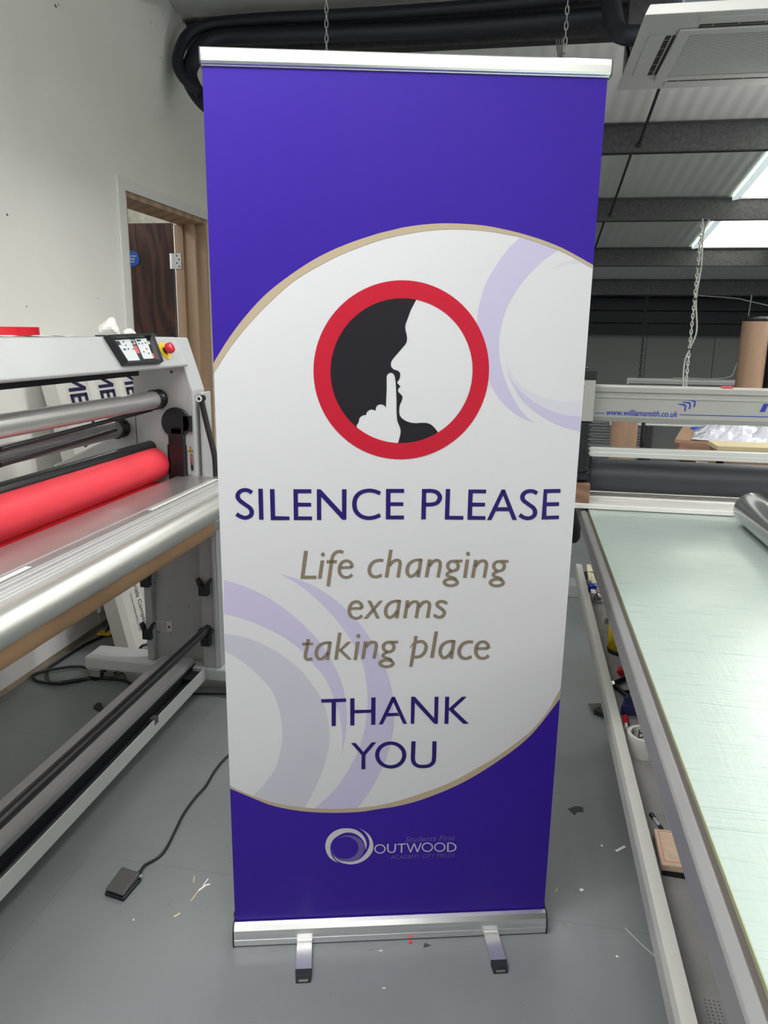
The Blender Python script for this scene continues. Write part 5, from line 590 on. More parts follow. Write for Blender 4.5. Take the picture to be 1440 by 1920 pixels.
out0 = [fp(*q, -.003) for q in Q]; out1 = [fp(*sc(q, .97, .96), .022) for q in Q]; in1 = [fp(*sc(q, .84, .80), .020) for q in Q]; in0 = [fp(*sc(q, .80, .76), .006) for q in Q]
g.add(out0+out1, [(i, (i+1) % 4, 4+(i+1) % 4, 4+i) for i in range(4)]); g.add(out1+in1, [(i, (i+1) % 4, 4+(i+1) % 4, 4+i) for i in range(4)]); g.add(in1+in0, [(i, (i+1) % 4, 4+(i+1) % 4, 4+i) for i in range(4)]); g.add(in0, [(0, 1, 2, 3)])
cpn = subbuild(g, 'control_panel', M_black, hd, label='black framed control panel with white keypad')
g = MB()
def ip(a, t): # interpolate in the inner opening; a along, t down (0..1)
    q = [sc(q_, .80, .76) for q_ in Q]; top = ((1-a)*q[0][0]+a*q[1][0], (1-a)*q[0][1]+a*q[1][1]); bo = ((1-a)*q[3][0]+a*q[2][0], (1-a)*q[3][1]+a*q[2][1])
    return (top[0]*(1-t)+bo[0]*t, top[1]*(1-t)+bo[1]*t)
def key(a0, t0, a1, t1, mi, h=.0075): g.flat([fp(*ip(a, t), h) for a, t in ((a0, t0), (a1, t0), (a1, t1), (a0, t1))], mi)
key(.02, .03, .46, .97, 0); key(.60, .03, .93, .92, 0); key(.46, .0, .60, 1, 1, .0072)
key(.04, .08, .16, .26, 1, .008); key(.43, .06, .56, .26, 0, .008); key(.455, .09, .535, .23, 2, .0085); key(.47, .32, .56, .66, 3, .008); key(.63, .07, .75, .15, 1, .008)
for a_, t_ in ((.24, .10), (.25, .26), (.27, .42), (.40, .44), (.64, .22), (.74, .22), (.84, .20), (.68, .58), (.82, .66)): key(a_, t_, a_+.035, t_+.06, 1, .008)
key(.80, .44, .84, .54, 3, .008); key(.94, .17, .99, .30, 0, .008); key(.93, .70, .985, .90, 3, .008); key(.14, .42, .22, .5, 2, .008)
subbuild(g, 'keypad', [mat('keypad_white', (.66, .72, .74), .4), M_blackm, M_dgrey, mat('keypad_red', (.75, .12, .13), .4)], hd)
c = fp(*fs((308, 658)), .001); g = MB(); g.cyl(c, c+FN*.002, .034, n=32, mi=0); g.cyl(c, c+FN*.014, .0125, n=20, mi=1); g.lathe(c+FN*.014, FN, [(0, .0), (0, .019), (.004, .0205), (.016, .0205), (.021, .018), (.022, 0)], 24, 2)
subbuild(g, 'emergency_stop', [M_yel, M_black, M_redp], hd, label='red emergency stop button on yellow disc')
# rollers and shafts
def rod(name, x, z, r, m, y0=YA+.01, y1=YC-.004, label=None, hub=None, n=32):
    g = MB(); g.cyl((x, y0, z), (x, y1-(.05 if hub else 0), z), r, n=n)
    o = lam(name, g, m, label=label)
    if hub:
        h = MB(); h.lathe((x, y1-.055, z), (0, 1, 0), [(0, r+.001), (0, hub), (.012, hub), (.02, r*.6), (.03, hub*.96), (.05, hub)], 20)
        for k in range(8):
            a = k*math.pi/4; h.box((x+math.cos(a)*r*.5-.003, y1-.05, z+math.sin(a)*r*.5-.003), (x+math.cos(a)*hub*.9+.003, y1-.004, z+math.sin(a)*hub*.9+.003))
        subbuild(h, 'core_chuck', M_black, o)
    return o
p = py(293, 749, YC-.03); rod('supply_shaft', p.x, p.z, .0345, mat('supply_shaft_metal', (.55, .55, .55), .35, metal=.6, noise=.05, nscale=10, stretch=(1, .1, 1)), hub=.040)
g = MB(); g.cyl(px(0, 843, -1.43), py(284, 768, YC-.06), .008, n=12); lam('guide_cord', g, M_black)
g = MB(); g.cyl(px(0, 872, -1.43), py(217, 806, 2.66), .0075, n=12); lam('guide_cord', g, M_black)
p = py(225, 803, YC-.02); rod('take_up_shaft', p.x, p.z, .034, M_shaft, hub=.040)
p = py(276, 846, YC-.03); rod('idler_roller', p.x, p.z+.012, .028, M_black); rod('idler_roller', p.x-.075, p.z-.025, .016, M_alu)
rod('nip_roller', -1.452, 1.003, .0655, M_red, y1=YC-.035, label='upper red rubber roller', n=48); rod('nip_roller', -1.452, .868, .064, M_red, y1=YC-.035, label='lower red rubber roller', n=48)
g = MB(); g.cyl((-1.452, YC-.05, 1.003), (-1.452, YC, 1.003), .03); lam('roller_journal', g, M_black)
c = py(331, 792, YC-.01); g = MB(); g.cyl((c.x, YC-.022, c.z), (c.x, YC-.005, c.z), .061, n=36); g.box((c.x+.03, YC-.022, c.z-.035), (c.x+.066, YC-.005, c.z+.03)); g.box((c.x-.03, YC-.03, .93), (c.x+.035, YC-.005, c.z-.02)); g.prism([(c.x-.02, YC-.03, c.z-.045), (c.x+.03, YC-.03, c.z-.045), (c.x+.03, YC-.03, c.z-.02), (c.x-.02, YC-.03, c.z-.02)], (0, .02, 0)); g.box((c.x-.045, YC-.012, .90), (c.x+.038, YC-.005, c.z-.09))
lam('roller_carriage', g, M_black, .003)
g = MB(); a = py(357, 843, YC-.006); r_ = .013
tri = [a+V((0, 0, r_)), a+V((r_*.9, 0, -r_*.6)), a+V((-r_*.9, 0, -r_*.6))]; g.prism([t_+V((0, -.001, 0)) for t_ in tri], (0, .001, 0), 0); t2 = [a+(t_-a)*.76 for t_ in tri]; g.prism([t_+V((0, -.0015, 0)) for t_ in t2], (0, .0005, 0), 1); g.cyl(a+V((0, -.002, -.001)), a+V((0, -.0014, -.001)), .0035, n=8, mi=0)
lam('warning_sticker', g, [M_black, M_yel], label='yellow triangular warning sticker')
a = py(360, 867, YC-.005); g = MB(); g.box((a.x-.005, YC-.0062, a.z-.033), (a.x+.005, YC-.0045, a.z+.033)); g.box((a.x-.0025, YC-.0070, a.z-.01), (a.x+.0035, YC-.0055, a.z+.03), 1); lam('adjuster_slot', g, [M_blackm, M_chrome], .001)
hp = [py(377, 747, YC-.03), py(381, 765, YC-.025), py(389, 800, YC-.02), py(398, 835, YC-.02), py(403, 860, YC-.02), py(405, 893, YC-.02)]
g = MB(); g.tube(smoothpath(hp), .0115, 12); lam('lift_strap', g, M_rubber)
g = MB(); a = hp[0]; g.cyl(a+V((0, -.018, 0)), a+V((0, .02, 0)), .0125, n=16, mi=1); g.pipe(a+V((0, -.022, 0)), a+V((0, -.017, 0)), .012, .007, mi=0); lam('strap_pin', g, [M_white, M_black])
# bed, front extrusion and tubes
g = MB(); g.box((-1.36, YA, .93), (-1.170, YC-.002, .955)); lam('feed_bed', g, M_bed, .002)
g = MB(); g.box((-1.2, YA, .953), (-1.196, YC-.04, .9565), 0)
g.box((-1.170, YA, .925), (-1.092, YC-.002, .950))
for x in (-1.164, -1.124, -1.106): g.box((x, YA, .950), (x+.006, YC-.002, .9535))
g.box((-1.142, YA, .950), (-1.134, YC-.002, .957)); lam('front_extrusion', g, mat('extrusion_aluminium', (.5, .5, .5), .6, metal=.3))
for pts, n_ in ((((302, 955), (318, 957), (415, 903), (415, 896)), 'scale_label'), (((-20, 1113), (-20, 1124), (85, 1072), (97, 1064)), 'scale_label')):
    g = MB(); P_ = [pz(a, b_, .958) for a, b_ in pts]; y0, y1 = min(p.y for p in P_), min(max(p.y for p in P_), YC-.05); y0 = max(y0, YA+.05); g.box((-1.188, y0, .9552), (-1.171, y1, .9560), 0)
    y = y0+.01
    while y < y1-.01: g.box((-1.187, y, .9560), (-1.178 if int(y*1000) % 3 else -1.174, y+.0012, .9562), 1); y += .01
    lam(n_, g, [M_white, M_dgrey], label='white printed measuring scale strip')
rod('front_tube', -1.06, .911, .0395, mat('front_tube_aluminium', (.72, .73, .70), .42, metal=.9), label='wide satin aluminium front tube', n=48, y1=YC-.0)
g = MB(); g.box((-1.18, YC-.03, .77), (-1.03, YC+.0, .93)); g.box((-1.28, YC-.03, .86), (-1.03, YC+.0, .93)); lam('tube_bracket', g, M_grey2, .004)
g = MB(); g.pipe((-1.13, 2.56, .827), (-1.13, YC-.03, .827), .039, .03, mi=0); g.box((-1.0965, 2.60, .84), (-1.0915, 2.72, .855), 1); lam('roll_core', g, [M_grey2, M_white])
# under frame
for y0 in (YC-.02, YA-.1):
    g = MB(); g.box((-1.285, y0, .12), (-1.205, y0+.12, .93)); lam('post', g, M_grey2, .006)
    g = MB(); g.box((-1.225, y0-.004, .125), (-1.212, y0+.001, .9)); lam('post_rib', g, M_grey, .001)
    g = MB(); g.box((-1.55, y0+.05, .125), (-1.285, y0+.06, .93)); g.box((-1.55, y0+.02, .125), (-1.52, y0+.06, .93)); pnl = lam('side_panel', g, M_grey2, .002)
    g = MB(); g.box((-1.84, y0-.01, .065), (-.97, y0+.13, .122)); lam('foot_beam', g, M_grey, .008)
    for cxx in (-1.80, -1.03):
        g = MB(); yc = y0+.03; g.box((cxx-.035, yc-.035, .060), (cxx+.035, yc+.035, .065)); g.box((cxx-.03, yc-.03, .025), (cxx+.025, yc-.024, .062)); g.box((cxx-.03, yc+.024, .025), (cxx+.025, yc+.03, .062)); cs = lam('caster', g, M_chrome, .002)
        g = MB(); g.lathe((cxx-.01, yc-.022, .028), (0, 1, 0), [(0, 0), (0, .024), (.004, .028), (.04, .028), (.044, .024), (.044, 0)], 24); subbuild(g, 'wheel', M_black, cs)
g = MB()
for q in ((283, 1093), (292, 1093), (318, 1136), (353, 1137), (291, 1184), (299, 1185), (321, 1187), (354, 1189), (365, 1098), (374, 1098)):
    a = py(q[0], q[1], YC+.028); MB().cyl(a+V((0, -.004, 0)), a+V((0, .002, 0)), .0035, n=8).build('bolt', M_chrome, LAM)
a = py(308, 1174, YC+.028); g = MB(); g.box((a.x-.035, a.y-.0015, a.z-.022), (a.x+.035, a.y+.001, a.z+.022), 0)
for k in range(5): g.box((a.x-.028, a.y-.0022, a.z+.014-.008*k), (a.x+.012, a.y-.0015, a.z+.0165-.008*k), 1)
g.box((a.x+.018, a.y-.0022, a.z-.008), (a.x+.028, a.y-.0015, a.z+.004), 1); lam('rating_plate', g, [mat('plate_silver', (.5, .5, .5), .5), M_dgrey], label='small silver printed rating plate')
for q in ((385, 1096), (389, 1190), (276, 1080), (280, 1178)):
    yk = YC-.022 if q[0] > 300 else YC+.01
    a = py(q[0], q[1], yk); g = MB(); g.box((a.x-.020, yk-.03, a.z-.042), (a.x+.020, yk, a.z)); 
    for sx in (-1, 1): g.prism([(a.x+sx*.010, yk-.03, a.z-.002), (a.x+sx*.021, yk-.03, a.z-.002), (a.x+sx*.031, yk-.03, a.z+.03), (a.x+sx*.024, yk-.03, a.z+.032), (a.x+sx*.012, yk-.03, a.z+.012)], (0, .03, 0))
    lam('roll_cradle', g, M_black, .002)
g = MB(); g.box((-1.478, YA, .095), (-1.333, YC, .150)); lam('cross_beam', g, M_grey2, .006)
g = MB(); g.box((-1.274, YA, .070), (-1.270, YC, .127)); g.box((-1.274, YA, .070), (-1.333, YC, .076), 1); g.box((-1.329, YA, .076), (-1.333, YC, .127), 1); lam('front_tray', g, [M_grey, M_blackm], .001)
g = MB(); g.box((-1.325, YA, .077), (-1.279, YC-.06, .094)); g.cyl((-1.302, YA, .098), (-1.302, YC-.1, .098), .010); g.box((-1.325, YC-.14, .09), (-1.285, YC-.06, .118)); lam('tray_roll', g, M_black)
g = MB(); a = px(292, 1342, -1.272); g.box((-1.290, a.y-.015, .105), (-1.2695, a.y+.015, .13)); lam('tray_clip', g, M_dgrey)
a = py(388, 1180, YC-.03); g = MB(); g.cyl((a.x, YA, a.z), (a.x, YC-.015, a.z), .0175, n=24); lam('take_up_bar', g, M_black, label='long black take-up bar low on the frame')
# loose things on and around the laminator
g = MB(); g.pipe((-1.13, YA+.02, .827), (-1.13, 2.57, .827), .0455, .038); g.build('brown_cardboard_tube', M_kraft, label='long brown cardboard tube hanging under the silver front tube', cat='cardboard tube')
a = px(75, 626, -1.46); d_ = V((a.x, a.y, 0)).normalized(); a = a + V((-d_.y, d_.x, 0))*.075; g = MB(); g.pipe((a.x, a.y, 1.508), (a.x, a.y, 1.536), .075, .038, 48, inmi=1); g.build('red_tape_roll', [mat('red_gloss_tape', (.55, .012, .025), .2), M_white], label='flat roll of glossy red tape lying on the laminator header', cat='tape roll')
g = MB(); P_ = []
for i in range(9):
    y = 1.84+i*.055; P_.append([(-1.40-.012*math.sin(i*1.7), y, 1.5085+.004*abs(math.sin(i*2.1))), (-1.372+.006*math.sin(i*2.3), y, 1.5085+.003*abs(math.cos(i*1.3)))])
for i in range(8): g.add([P_[i][0], P_[i][1], P_[i+1][1], P_[i+1][0], *[V(p)+V((0, 0, .0006)) for p in (P_[i][0], P_[i][1], P_[i+1][1], P_[i+1][0])]], [(0, 1, 2, 3), (7, 6, 5, 4), (0, 4, 5, 1), (2, 6, 7, 3)])
g.build('tape_strip', M_paper, label='curled strip of white backing paper beside the red tape roll', cat='paper strip')
def crumple(c, sx, sy_, sz, seed, name, m, label, cat, n=3, flatten=True):
    bm = bmesh.new(); bmesh.ops.create_icosphere(bm, subdivisions=n, radius=1); rnd = random.Random(seed)
    dirs = [(V((rnd.uniform(-1, 1), rnd.uniform(-1, 1), rnd.uniform(-1, 1))).normalized(), rnd.uniform(.55, 1)) for _ in range(16)]
    for v in bm.verts:
        k = 1
        for d, h in dirs:
            t = v.co.dot(d)
            if t > h: k = min(k, h/t)
        v.co *= k*rnd.uniform(.96, 1.04); v.co = V((v.co.x*sx, v.co.y*sy_, v.co.z*sz)); v.co.z = max(v.co.z, -sz*.55)
    me = bpy.data.meshes.new(name); z0 = min(v.co.z for v in bm.verts)
    for v in bm.verts: v.co.z -= z0
    bm.to_mesh(me); bm.free(); me.materials.append(m); o = bpy.data.objects.new(name, me); col.objects.link(o); o.location = V(c); return tag(o, label, cat)
a = py(271, 622, 2.62); crumple((-1.5, 2.66, 1.508), .035, .06, .045, 3, 'crumpled_paper', M_paper, 'crumpled white paper ball on the header behind the control panel', 'paper')
crumple((-1.5, 2.80, 1.508), .02, .04, .02, 5, 'crumpled_paper', M_paper, 'smaller scrap of crumpled white paper near the brown door', 'paper')
g = MB(); g.tube([(-1.45, 2.70, 1.512), (-1.43, 2.88, 1.514)], .006, 8); g.box((-1.47, 2.50, 1.508), (-1.43, 2.72, 1.513)); g.build('craft_knife', M_black, label='thin black knife lying on the header above the stop button', cat='knife')
# leaning white cartons
M_car = mat('white_carton', (.62, .61, .58), .6, noise=.04, nscale=4)
def carton(y0, y1, label, n_):
    lean = math.atan2(.18, 1.3); R = Matrix.Rotation(-lean, 4, 'Y') @ Matrix.Rotation(math.atan(.115), 4, 'X'); g = MB(); Lz = 1.47; dpt = .09
    Rm = R.to_3x3(); xd = Rm @ V((1, 0, 0)); zd = Rm @ V((0, 0, 1)); o = V((-1.79, 0, 0))
    def P(d, y, z): return o + xd*d + zd*z + V((0, y, 0))
    w_ = y1-y0; ch = .03
    g.hexa([P(-dpt, y0, .024), P(-.02, y0, .005), P(0, y0+ch, 0), P(0, y1-ch, 0), P(-.02, y1, .005), P(-dpt, y1, .024)], [P(-dpt, y0, Lz), P(-.02, y0, Lz), P(0, y0+ch, Lz), P(0, y1-ch, Lz), P(-.02, y1, Lz), P(-dpt, y1, Lz)], 0)
    LT = {'M': [[(0, 0), (0, 1)], [(0, 1), (.45, .3)], [(.45, .3), (.9, 1)], [(.9, 1), (.9, 0)]], 'E': [[(0, 0), (0, 1)], [(-.09, .91), (.6, .91)], [(0, .5), (.55, .5)], [(-.09, .09), (.6, .09)]], 'T': [[(0, .91), (.7, .91)], [(.35, 0), (.35, 1)]],
          'A': [[(0, 0), (.4, 1)], [(.4, 1), (.8, 0)], [(.15, .33), (.65, .33)]], 'R': [[(0, 0), (0, 1)], [(0, .91), (.45, .91)], [(.45, .91), (.55, .68)], [(.55, .68), (.42, .48)], [(0, .48), (.42, .48)], [(.35, .48), (.65, 0)]], 'K': [[(0, 0), (0, 1)], [(0, .45), (.55, 1)], [(.18, .6), (.62, 0)]]}
    at = 1.365; hh = .135
    for chn in 'METAMARK':
        for (xa, ya), (xb, yb) in LT[chn]:
            dx, dy = xb-xa, yb-ya; ln = math.hypot(dx, dy); nx_, ny_ = -dy/ln*.095, dx/ln*.095
            g.add([P(.0012, y0+w_*.22+hh*y_, at-hh*.62*x_) for x_, y_ in ((xa+nx_, ya+ny_), (xa-nx_, ya-ny_), (xb-nx_, yb-ny_), (xb+nx_, yb+ny_))], [(0, 1, 2, 3)], 1)
        at -= hh*.62*(max(p[0] for s in LT[chn] for p in s)+.32)
    g.text('Materials Company', P(.0012, y0+w_*.62, .385), -zd, V((0, 1, 0)), .048, 2, bold=.01, width=.31)
    g.text('www.metamark.co.uk', P(.0012, y0+w_*.40, .285), -zd, V((0, 1, 0)), .032, 2, width=.21)
    g.build('leaning_carton', [M_car, M_navy, mat('grey_ink', (.06, .06, .07), .6)], label=label, cat='carton', group='white cartons leaning on the left wall')
for i, l_ in enumerate(('nearest tall white carton leaning on the wall behind the laminator, lettering down its face', 'middle tall white carton leaning on the wall behind the laminator', 'farthest tall white carton leaning on the wall, nearest the doorway')):
    carton(3.19+.245*i, 3.43+.245*i, l_, i)
# wall socket, plug, cable, tag
g = MB(); a = px(200, 1137, XW+.03); g.box((XW+.022, a.y-.075, .10), (XW+.034, a.y+.075, .19)); g.build('wall_socket', M_white, bevel=.003, label='white double wall socket low on the left wall', cat='socket')
root = thing('power_cable', (-1.95, 3.0, 0), 'black power cable plugged into the wall and coiled on the floor', 'cable')
g = MB(); g.box((XW+.034, a.y-.04, .12), (XW+.075, a.y+.01, .17)); g.cyl((XW+.055, a.y-.015, .12), (XW+.055, a.y-.015, .08), .01, .006); g.build('plug', M_black, root, bevel=.006)
cps = [V((XW+.055, a.y-.015, .1)), V((XW+.06, a.y-.02, .06)), pz(197, 1188, .012), pz(160, 1208, .008), pz(110, 1240, .008), pz(90, 1255, .008), pz(90, 1275, .008), pz(110, 1281, .008), pz(160, 1274, .008), pz(178, 1262, .014), pz(150, 1250, .014), pz(100, 1255, .018), pz(64, 1265, .008), pz(70, 1277, .008), pz(110, 1280, .018), pz(170, 1272, .010), pz(230, 1275, .008), pz(262, 1292, .008)]
g = MB(); g.tube(smoothpath(cps, 8), .007, 8); g.build('flex', M_black, root)
g = MB(); g.tube(smoothpath([pz(215, 1262, .008), pz(240, 1245, .008), pz(256, 1225, .03), pz(268, 1210, .06), pz(285, 1210, .1)], 8), .006, 8); g.tube(smoothpath([pz(205, 1275, .006), pz(230, 1262, .006), pz(250, 1290, .006), pz(300, 1290, .006)], 8), .004, 8); g.build('flex', M_black, root)
a = pz(197, 1183, .03); g = MB(); g.box((a.x-.035, a.y-.025, .016), (a.x+.035, a.y+.03, .019), 0)
for k in range(4): g.box((a.x-.025, a.y-.015+.01*k, .019), (a.x+.02, a.y-.012+.01*k, .0194), 1)
g.build('cable_tag', [M_yel, M_dgrey], root, label='yellow printed cable tag')
# low timber stand behind the post
g = MB(); g.box((-1.92, 4.02, .36), (-1.5, 5.3, .385)); g.box((-1.92, 4.02, .22), (-1.5, 5.3, .25), 0)
for x_ in (-1.9, -1.55):
    for y_ in (4.05, 5.22): g.box((x_, y_, 0), (x_+.04, y_+.05, .36))
g.build('timber_stand', M_pine, bevel=.002, label='low pale timber stand glimpsed between the laminator post and the banner', cat='wooden stand')
# foot pedal
root = thing('foot_pedal', pz(232, 1655), 'small black foot pedal switch on the floor with a trailing cable', 'foot pedal')
A_, B_, C_, D_ = pz(196, 1680), pz(232, 1692), pz(266, 1652), pz(230, 1640)
g = MB(); ctr = (A_+B_+C_+D_)/4
def ins(p, k, z): q = ctr+(p-ctr)*k; q.z = z; return q
g.hexa([ins(p, 1, 0) for p in (A_, B_, C_, D_)], [ins(p, 1, .012) for p in (A_, B_, C_, D_)]); g.build('base', M_black, root, bevel=.003)
g = MB(); g.hexa([ins(p, .95, .015) for p in (A_, B_, C_, D_)], [ins(A_, .93, .022), ins(B_, .93, .022), ins(C_, .93, .032), ins(D_, .93, .032)]); g.build('treadle', M_dgrey, root, bevel=.004)
g = MB(); g.cyl(ins(C_, .80, .018), ins(C_, 1.04, .018), .004, n=10); g.build('pivot', M_chrome, root)
g = MB(); pth = [pz(262, 1636, .012), pz(272, 1622, .006), pz(296, 1608, .005), pz(312, 1590, .005), pz(330, 1555, .005), pz(345, 1525, .005), pz(367, 1495, .005), pz(385, 1475, .005), pz(402, 1447, .005), pz(415, 1430, .005), pz(432, 1413, .005), pz(470, 1380, .005), pz(560, 1340, .005), pz(700, 1330, .005)]
g.cyl(pz(255, 1643, .012), pth[0], .010, .006, 12); g.tube(smoothpath(pth, 8), .0042, 8); g.build('cable', M_black, root)
g = MB(); g.tube(smoothpath([pz(355, 1301, .004), pz(400, 1301, .004), pz(440, 1303, .004), pz(520, 1320, .004)], 8), .005, 8); g.build('floor_cable', M_black, label='thin black cable on the floor behind the laminator foot', cat='cable')
g = MB(); P_ = [pz(*q) for q in ((182, 1321), (190, 1321), (195, 1332), (188, 1336), (175, 1329))]; g.prism([p+V((0, 0, .001)) for p in P_], (0, 0, .008)); g.build('rubber_block', M_black, label='small black rubber block on the floor under the laminator', cat='block')
# ---------------------------------------------------------------- flatbed applicator table at right
TY0, TY1 = -.7, 3.3; X1 = 1.95
TB = thing('flatbed_applicator', (1.1, 1.3, 0), 'long flatbed applicator table with pale green glass top and gantry', 'work table')
def tb(name, mb, m, bevel=0, label=None): return mb.build(name, m, TB, bevel, label=label)
M_glass = mat('pale_green_glass_top', (.3, .4, .36), .13, spec=.5); N, L, b = nodes(M_glass)
tc = N.new('ShaderNodeTexCoord')
def scr(scx, rot, sc_):
    mp = N.new('ShaderNodeMapping'); mp.inputs['Scale'].default_value = scx; mp.inputs['Rotation'].default_value = (0, 0, rot); n = N.new('ShaderNodeTexNoise'); n.inputs['Scale'].default_value = sc_; n.inputs['Detail'].default_value = 5; n.inputs['Roughness'].default_value = .7
    L.new(tc.outputs['Object'], mp.inputs[0]); L.new(mp.outputs[0], n.inputs[0]); return n
a1 = scr((1, 14, 1), 0, 9); a2 = scr((14, 1, 1), .35, 7); a3 = scr((1, 40, 1), .06, 5)
ad = N.new('ShaderNodeMath'); ad.operation = 'ADD'; L.new(a1.outputs['Fac'], ad.inputs[0]); L.new(a2.outputs['Fac'], ad.inputs[1])
bp = N.new('ShaderNodeBump'); bp.inputs['Strength'].default_value = .16; bp.inputs['Distance'].default_value = .003; L.new(ad.outputs[0], bp.inputs['Height']); L.new(bp.outputs[0], b.inputs['Normal'])
r = N.new('ShaderNodeValToRGB'); r.color_ramp.elements[0].position = .33; r.color_ramp.elements[1].position = .42; r.color_ramp.elements[0].color = (.22, .285, .26, 1); r.color_ramp.elements[1].color = (.32, .385, .355, 1)
L.new(a3.outputs['Fac'], r.inputs[0]); L.new(r.outputs[0], b.inputs['Base Color'])
g = MB(); g.box((.281, TY0, .877), (X1-.08, TY1-.1, .885)); tb('glass_top', g, M_glass, label='scratched pale green glass top')
g = MB(); g.box((.2795, TY0, .872), (.281, TY1-.1, .8852)); tb('glass_edge', g, mat('glass_edge_green', (.25, .28, .17), .3))
g = MB(); g.box((.262, TY0, .862), (X1-.06, TY1-.05, .877)); tb('bed_board', g, mat('dark_seam', (.06, .05, .045), .6))
g = MB(); g.prism([(.251, TY0, .825), (.251, TY0, .874), (.254, TY0, .878), (.269, TY0, .880), (.272, TY0, .878), (.272, TY0, .862), (.30, TY0, .862), (.30, TY0, .825)], (0, TY1-TY0, 0)); tb('side_rail', g, M_frame, .0015)
g = MB(); g.box((X1-.07, TY0, .825), (X1-.02, TY1, .88)); tb('side_rail', g, M_frame, .0015)
g = MB(); g.box((.30, TY0, .80), (X1-.07, TY0+.05, .862)); g.box((.30, TY1-.05, .80), (X1-.07, TY1, .862)); g.box((.5, TY0, .74), (.56, TY1, .862)); g.box((1.5, TY0, .74), (1.56, TY1, .862)); tb('cross_rails', g, M_frame, .002)
for xx in (.47, 1.5):
    for yy in (-.3, 2.75): g = MB(); g.box((xx, yy, 0), (xx+.1, yy+.1, .80)); tb('leg', g, M_frame, .004)
# tool tray
g = MB(); ty0, ty1 = -.7, 3.33
g.prism([(.281, ty0, .480), (.281, ty0, .550), (.2845, ty0, .550), (.2845, ty0, .484), (.60, ty0, .484), (.60, ty0, .546), (.604, ty0, .546), (.604, ty0, .480)], (0, ty1-ty0, 0))
g.box((.2845, ty1-.004, .48), (.604, ty1, .52)); tb('tool_tray', g, mat('tray_grey', (.33, .33, .32), .45, metal=.25, noise=.12, nscale=7), .001)
for ya in (.0, 1.0, 2.0, 3.0): tb('tray_hanger', MB().box((.58, ya, .484), (.60, ya+.04, .80)), M_frame)
g = MB(); g.prism([(.2808, ty0, .520), (.2808, ty0, .5505), (.305, ty0, .5505), (.305, ty0, .547), (.2846, ty0, .547)], (0, ty1-ty0, 0)); tb('tray_lip', g, mat('tray_lip_grey', (.46, .465, .44), .45, metal=.1))
g = MB()
for yb_, nr in ((1.60, 4), (1.10, 12), (.86, 8)):
    for i in range(7):
        for j in range(nr): g.box((.345+.007*i, yb_-.007*j, .4840), (.347+.007*i, yb_-.007*j+.002, .4843))
tb('tray_perforation', g, M_dgrey)['kind'] = 'stuff'
# gantry
YG = 3.02
a = pz(1075, 944, .905); b2 = pz(1105, 917, .905)
g = MB(); g.box((.20, a.y, .887), (X1, b2.y+.02, .905)); g.box((.20, a.y+.13, .905), (X1, a.y+.15, .912)); g.box((.20, a.y+.20, .905), (X1, a.y+.212, .914)); tb('gantry_sole', g, mat('white_sole_plate', (.80, .79, .76), .35, noise=.05, nscale=20, stretch=(.3, 6, 1)), .002)
T_ = py(1118, 723, YG).z; B_ = py(1118, 790, YG).z
zt, zb = T_, B_
pr = [(YG+.01, zt), (YG, zt-.004), (YG, zt-.022), (YG+.006, zt-.026), (YG+.006, zt-.036), (YG, zt-.038), (YG, zt-.045), (YG+.003, zt-.047), (YG+.003, zb+.018), (YG+.012, zb), (YG+.09, zb), (YG+.09, zt)]
g = MB(); g.prism([(.275, y, z) for y, z in pr], (X1-.275+.05, 0, 0)); bm_ = tb('gantry_beam', g, mat('gantry_aluminium', (.31, .31, .295), .5, metal=.1, noise=.03, nscale=8), .001)
g = MB(); yf = YG+.0022
def bq(x, y): p = py(x, y, yf); return V((p.x, yf, p.z))
o_ = bq(1137, 778); e_ = bq(1271, 780)
g.text('www.williamsmith.co.uk', o_, (1, 0, 0), (0, 0, 1), .031, 0, shear=.25, bold=.02, width=(e_-o_).x)
g.flat([bq(*q) for q in ((1116, 774), (1134, 774.3), (1134, 775.6), (1116, 775.2))]); g.flat([bq(*q) for q in ((1274, 777), (1441, 781), (1441, 782.6), (1274, 778.4))])
for k in range(3):
    dx, dy = 8.8*k, -3.8*k; g.flat([bq(x+dx, y+dy) for x, y in ((1270, 757.2), (1284, 757.5), (1287, 761), (1285.5, 771), (1282.5, 771.5), (1284, 762), (1281, 760.3), (1272, 758.6))])
g.flat([bq(*q) for q in ((1424, 772.5), (1434, 772.5), (1441, 758), (1441, 757), (1432, 757))])
subbuild(g, 'printed_lettering', mat('gantry_blue', (.006, .025, .28), .6), bm_)
c0 = py(1101, 742, YG-.06)
g = MB(); xh0, xh1 = .185, .272; z1, z0 = py(1118, 713, YG-.06).z, py(1112, 790, YG-.06).z
g.box((xh0, YG-.065, z0), (xh1, YG+.05, z1)); g.cyl((.228, YG-.068, z1-.02), (.228, YG-.064, z1-.02), .0075, n=16, mi=1); g.cyl((.228, YG-.069, z1-.02), (.228, YG-.067, z1-.02), .004, n=6, mi=2)
tb('lift_housing', g, [mat('housing_grey', (.33, .33, .315), .45), M_chrome, M_blackm], .004)
g = MB(); g.box((xh0-.002, YG-.067, z1), (xh1+.002, YG+.052, z1+.038)); tb('housing_cap', g, M_black, .004)
g = MB(); g.lathe((.222, YG-.01, z1+.038), (0, 0, 1), [(0, .0), (0, .026), (.008, .022), (.008, .012), (.014, .012), (.014, .014), (.022, .014), (.022, 0)], 16, 0); g.cyl((.222, YG-.01, z1+.06), (.222, YG-.01, z1+.085), .006, n=10, mi=1); g.cyl((.222, YG-.01, z1+.085), (.222, YG-.01, z1+.108), .011, .009, n=12)
tb('air_fitting', g, [M_black, M_white])
prof = []; nb = 11; zb0 = z0-.20
for i in range(nb+1):
    z = z0-.20*i/nb; prof.append((z0-z, .036)); 
    if i < nb: prof.append((z0-z+.20/nb/2, .051))
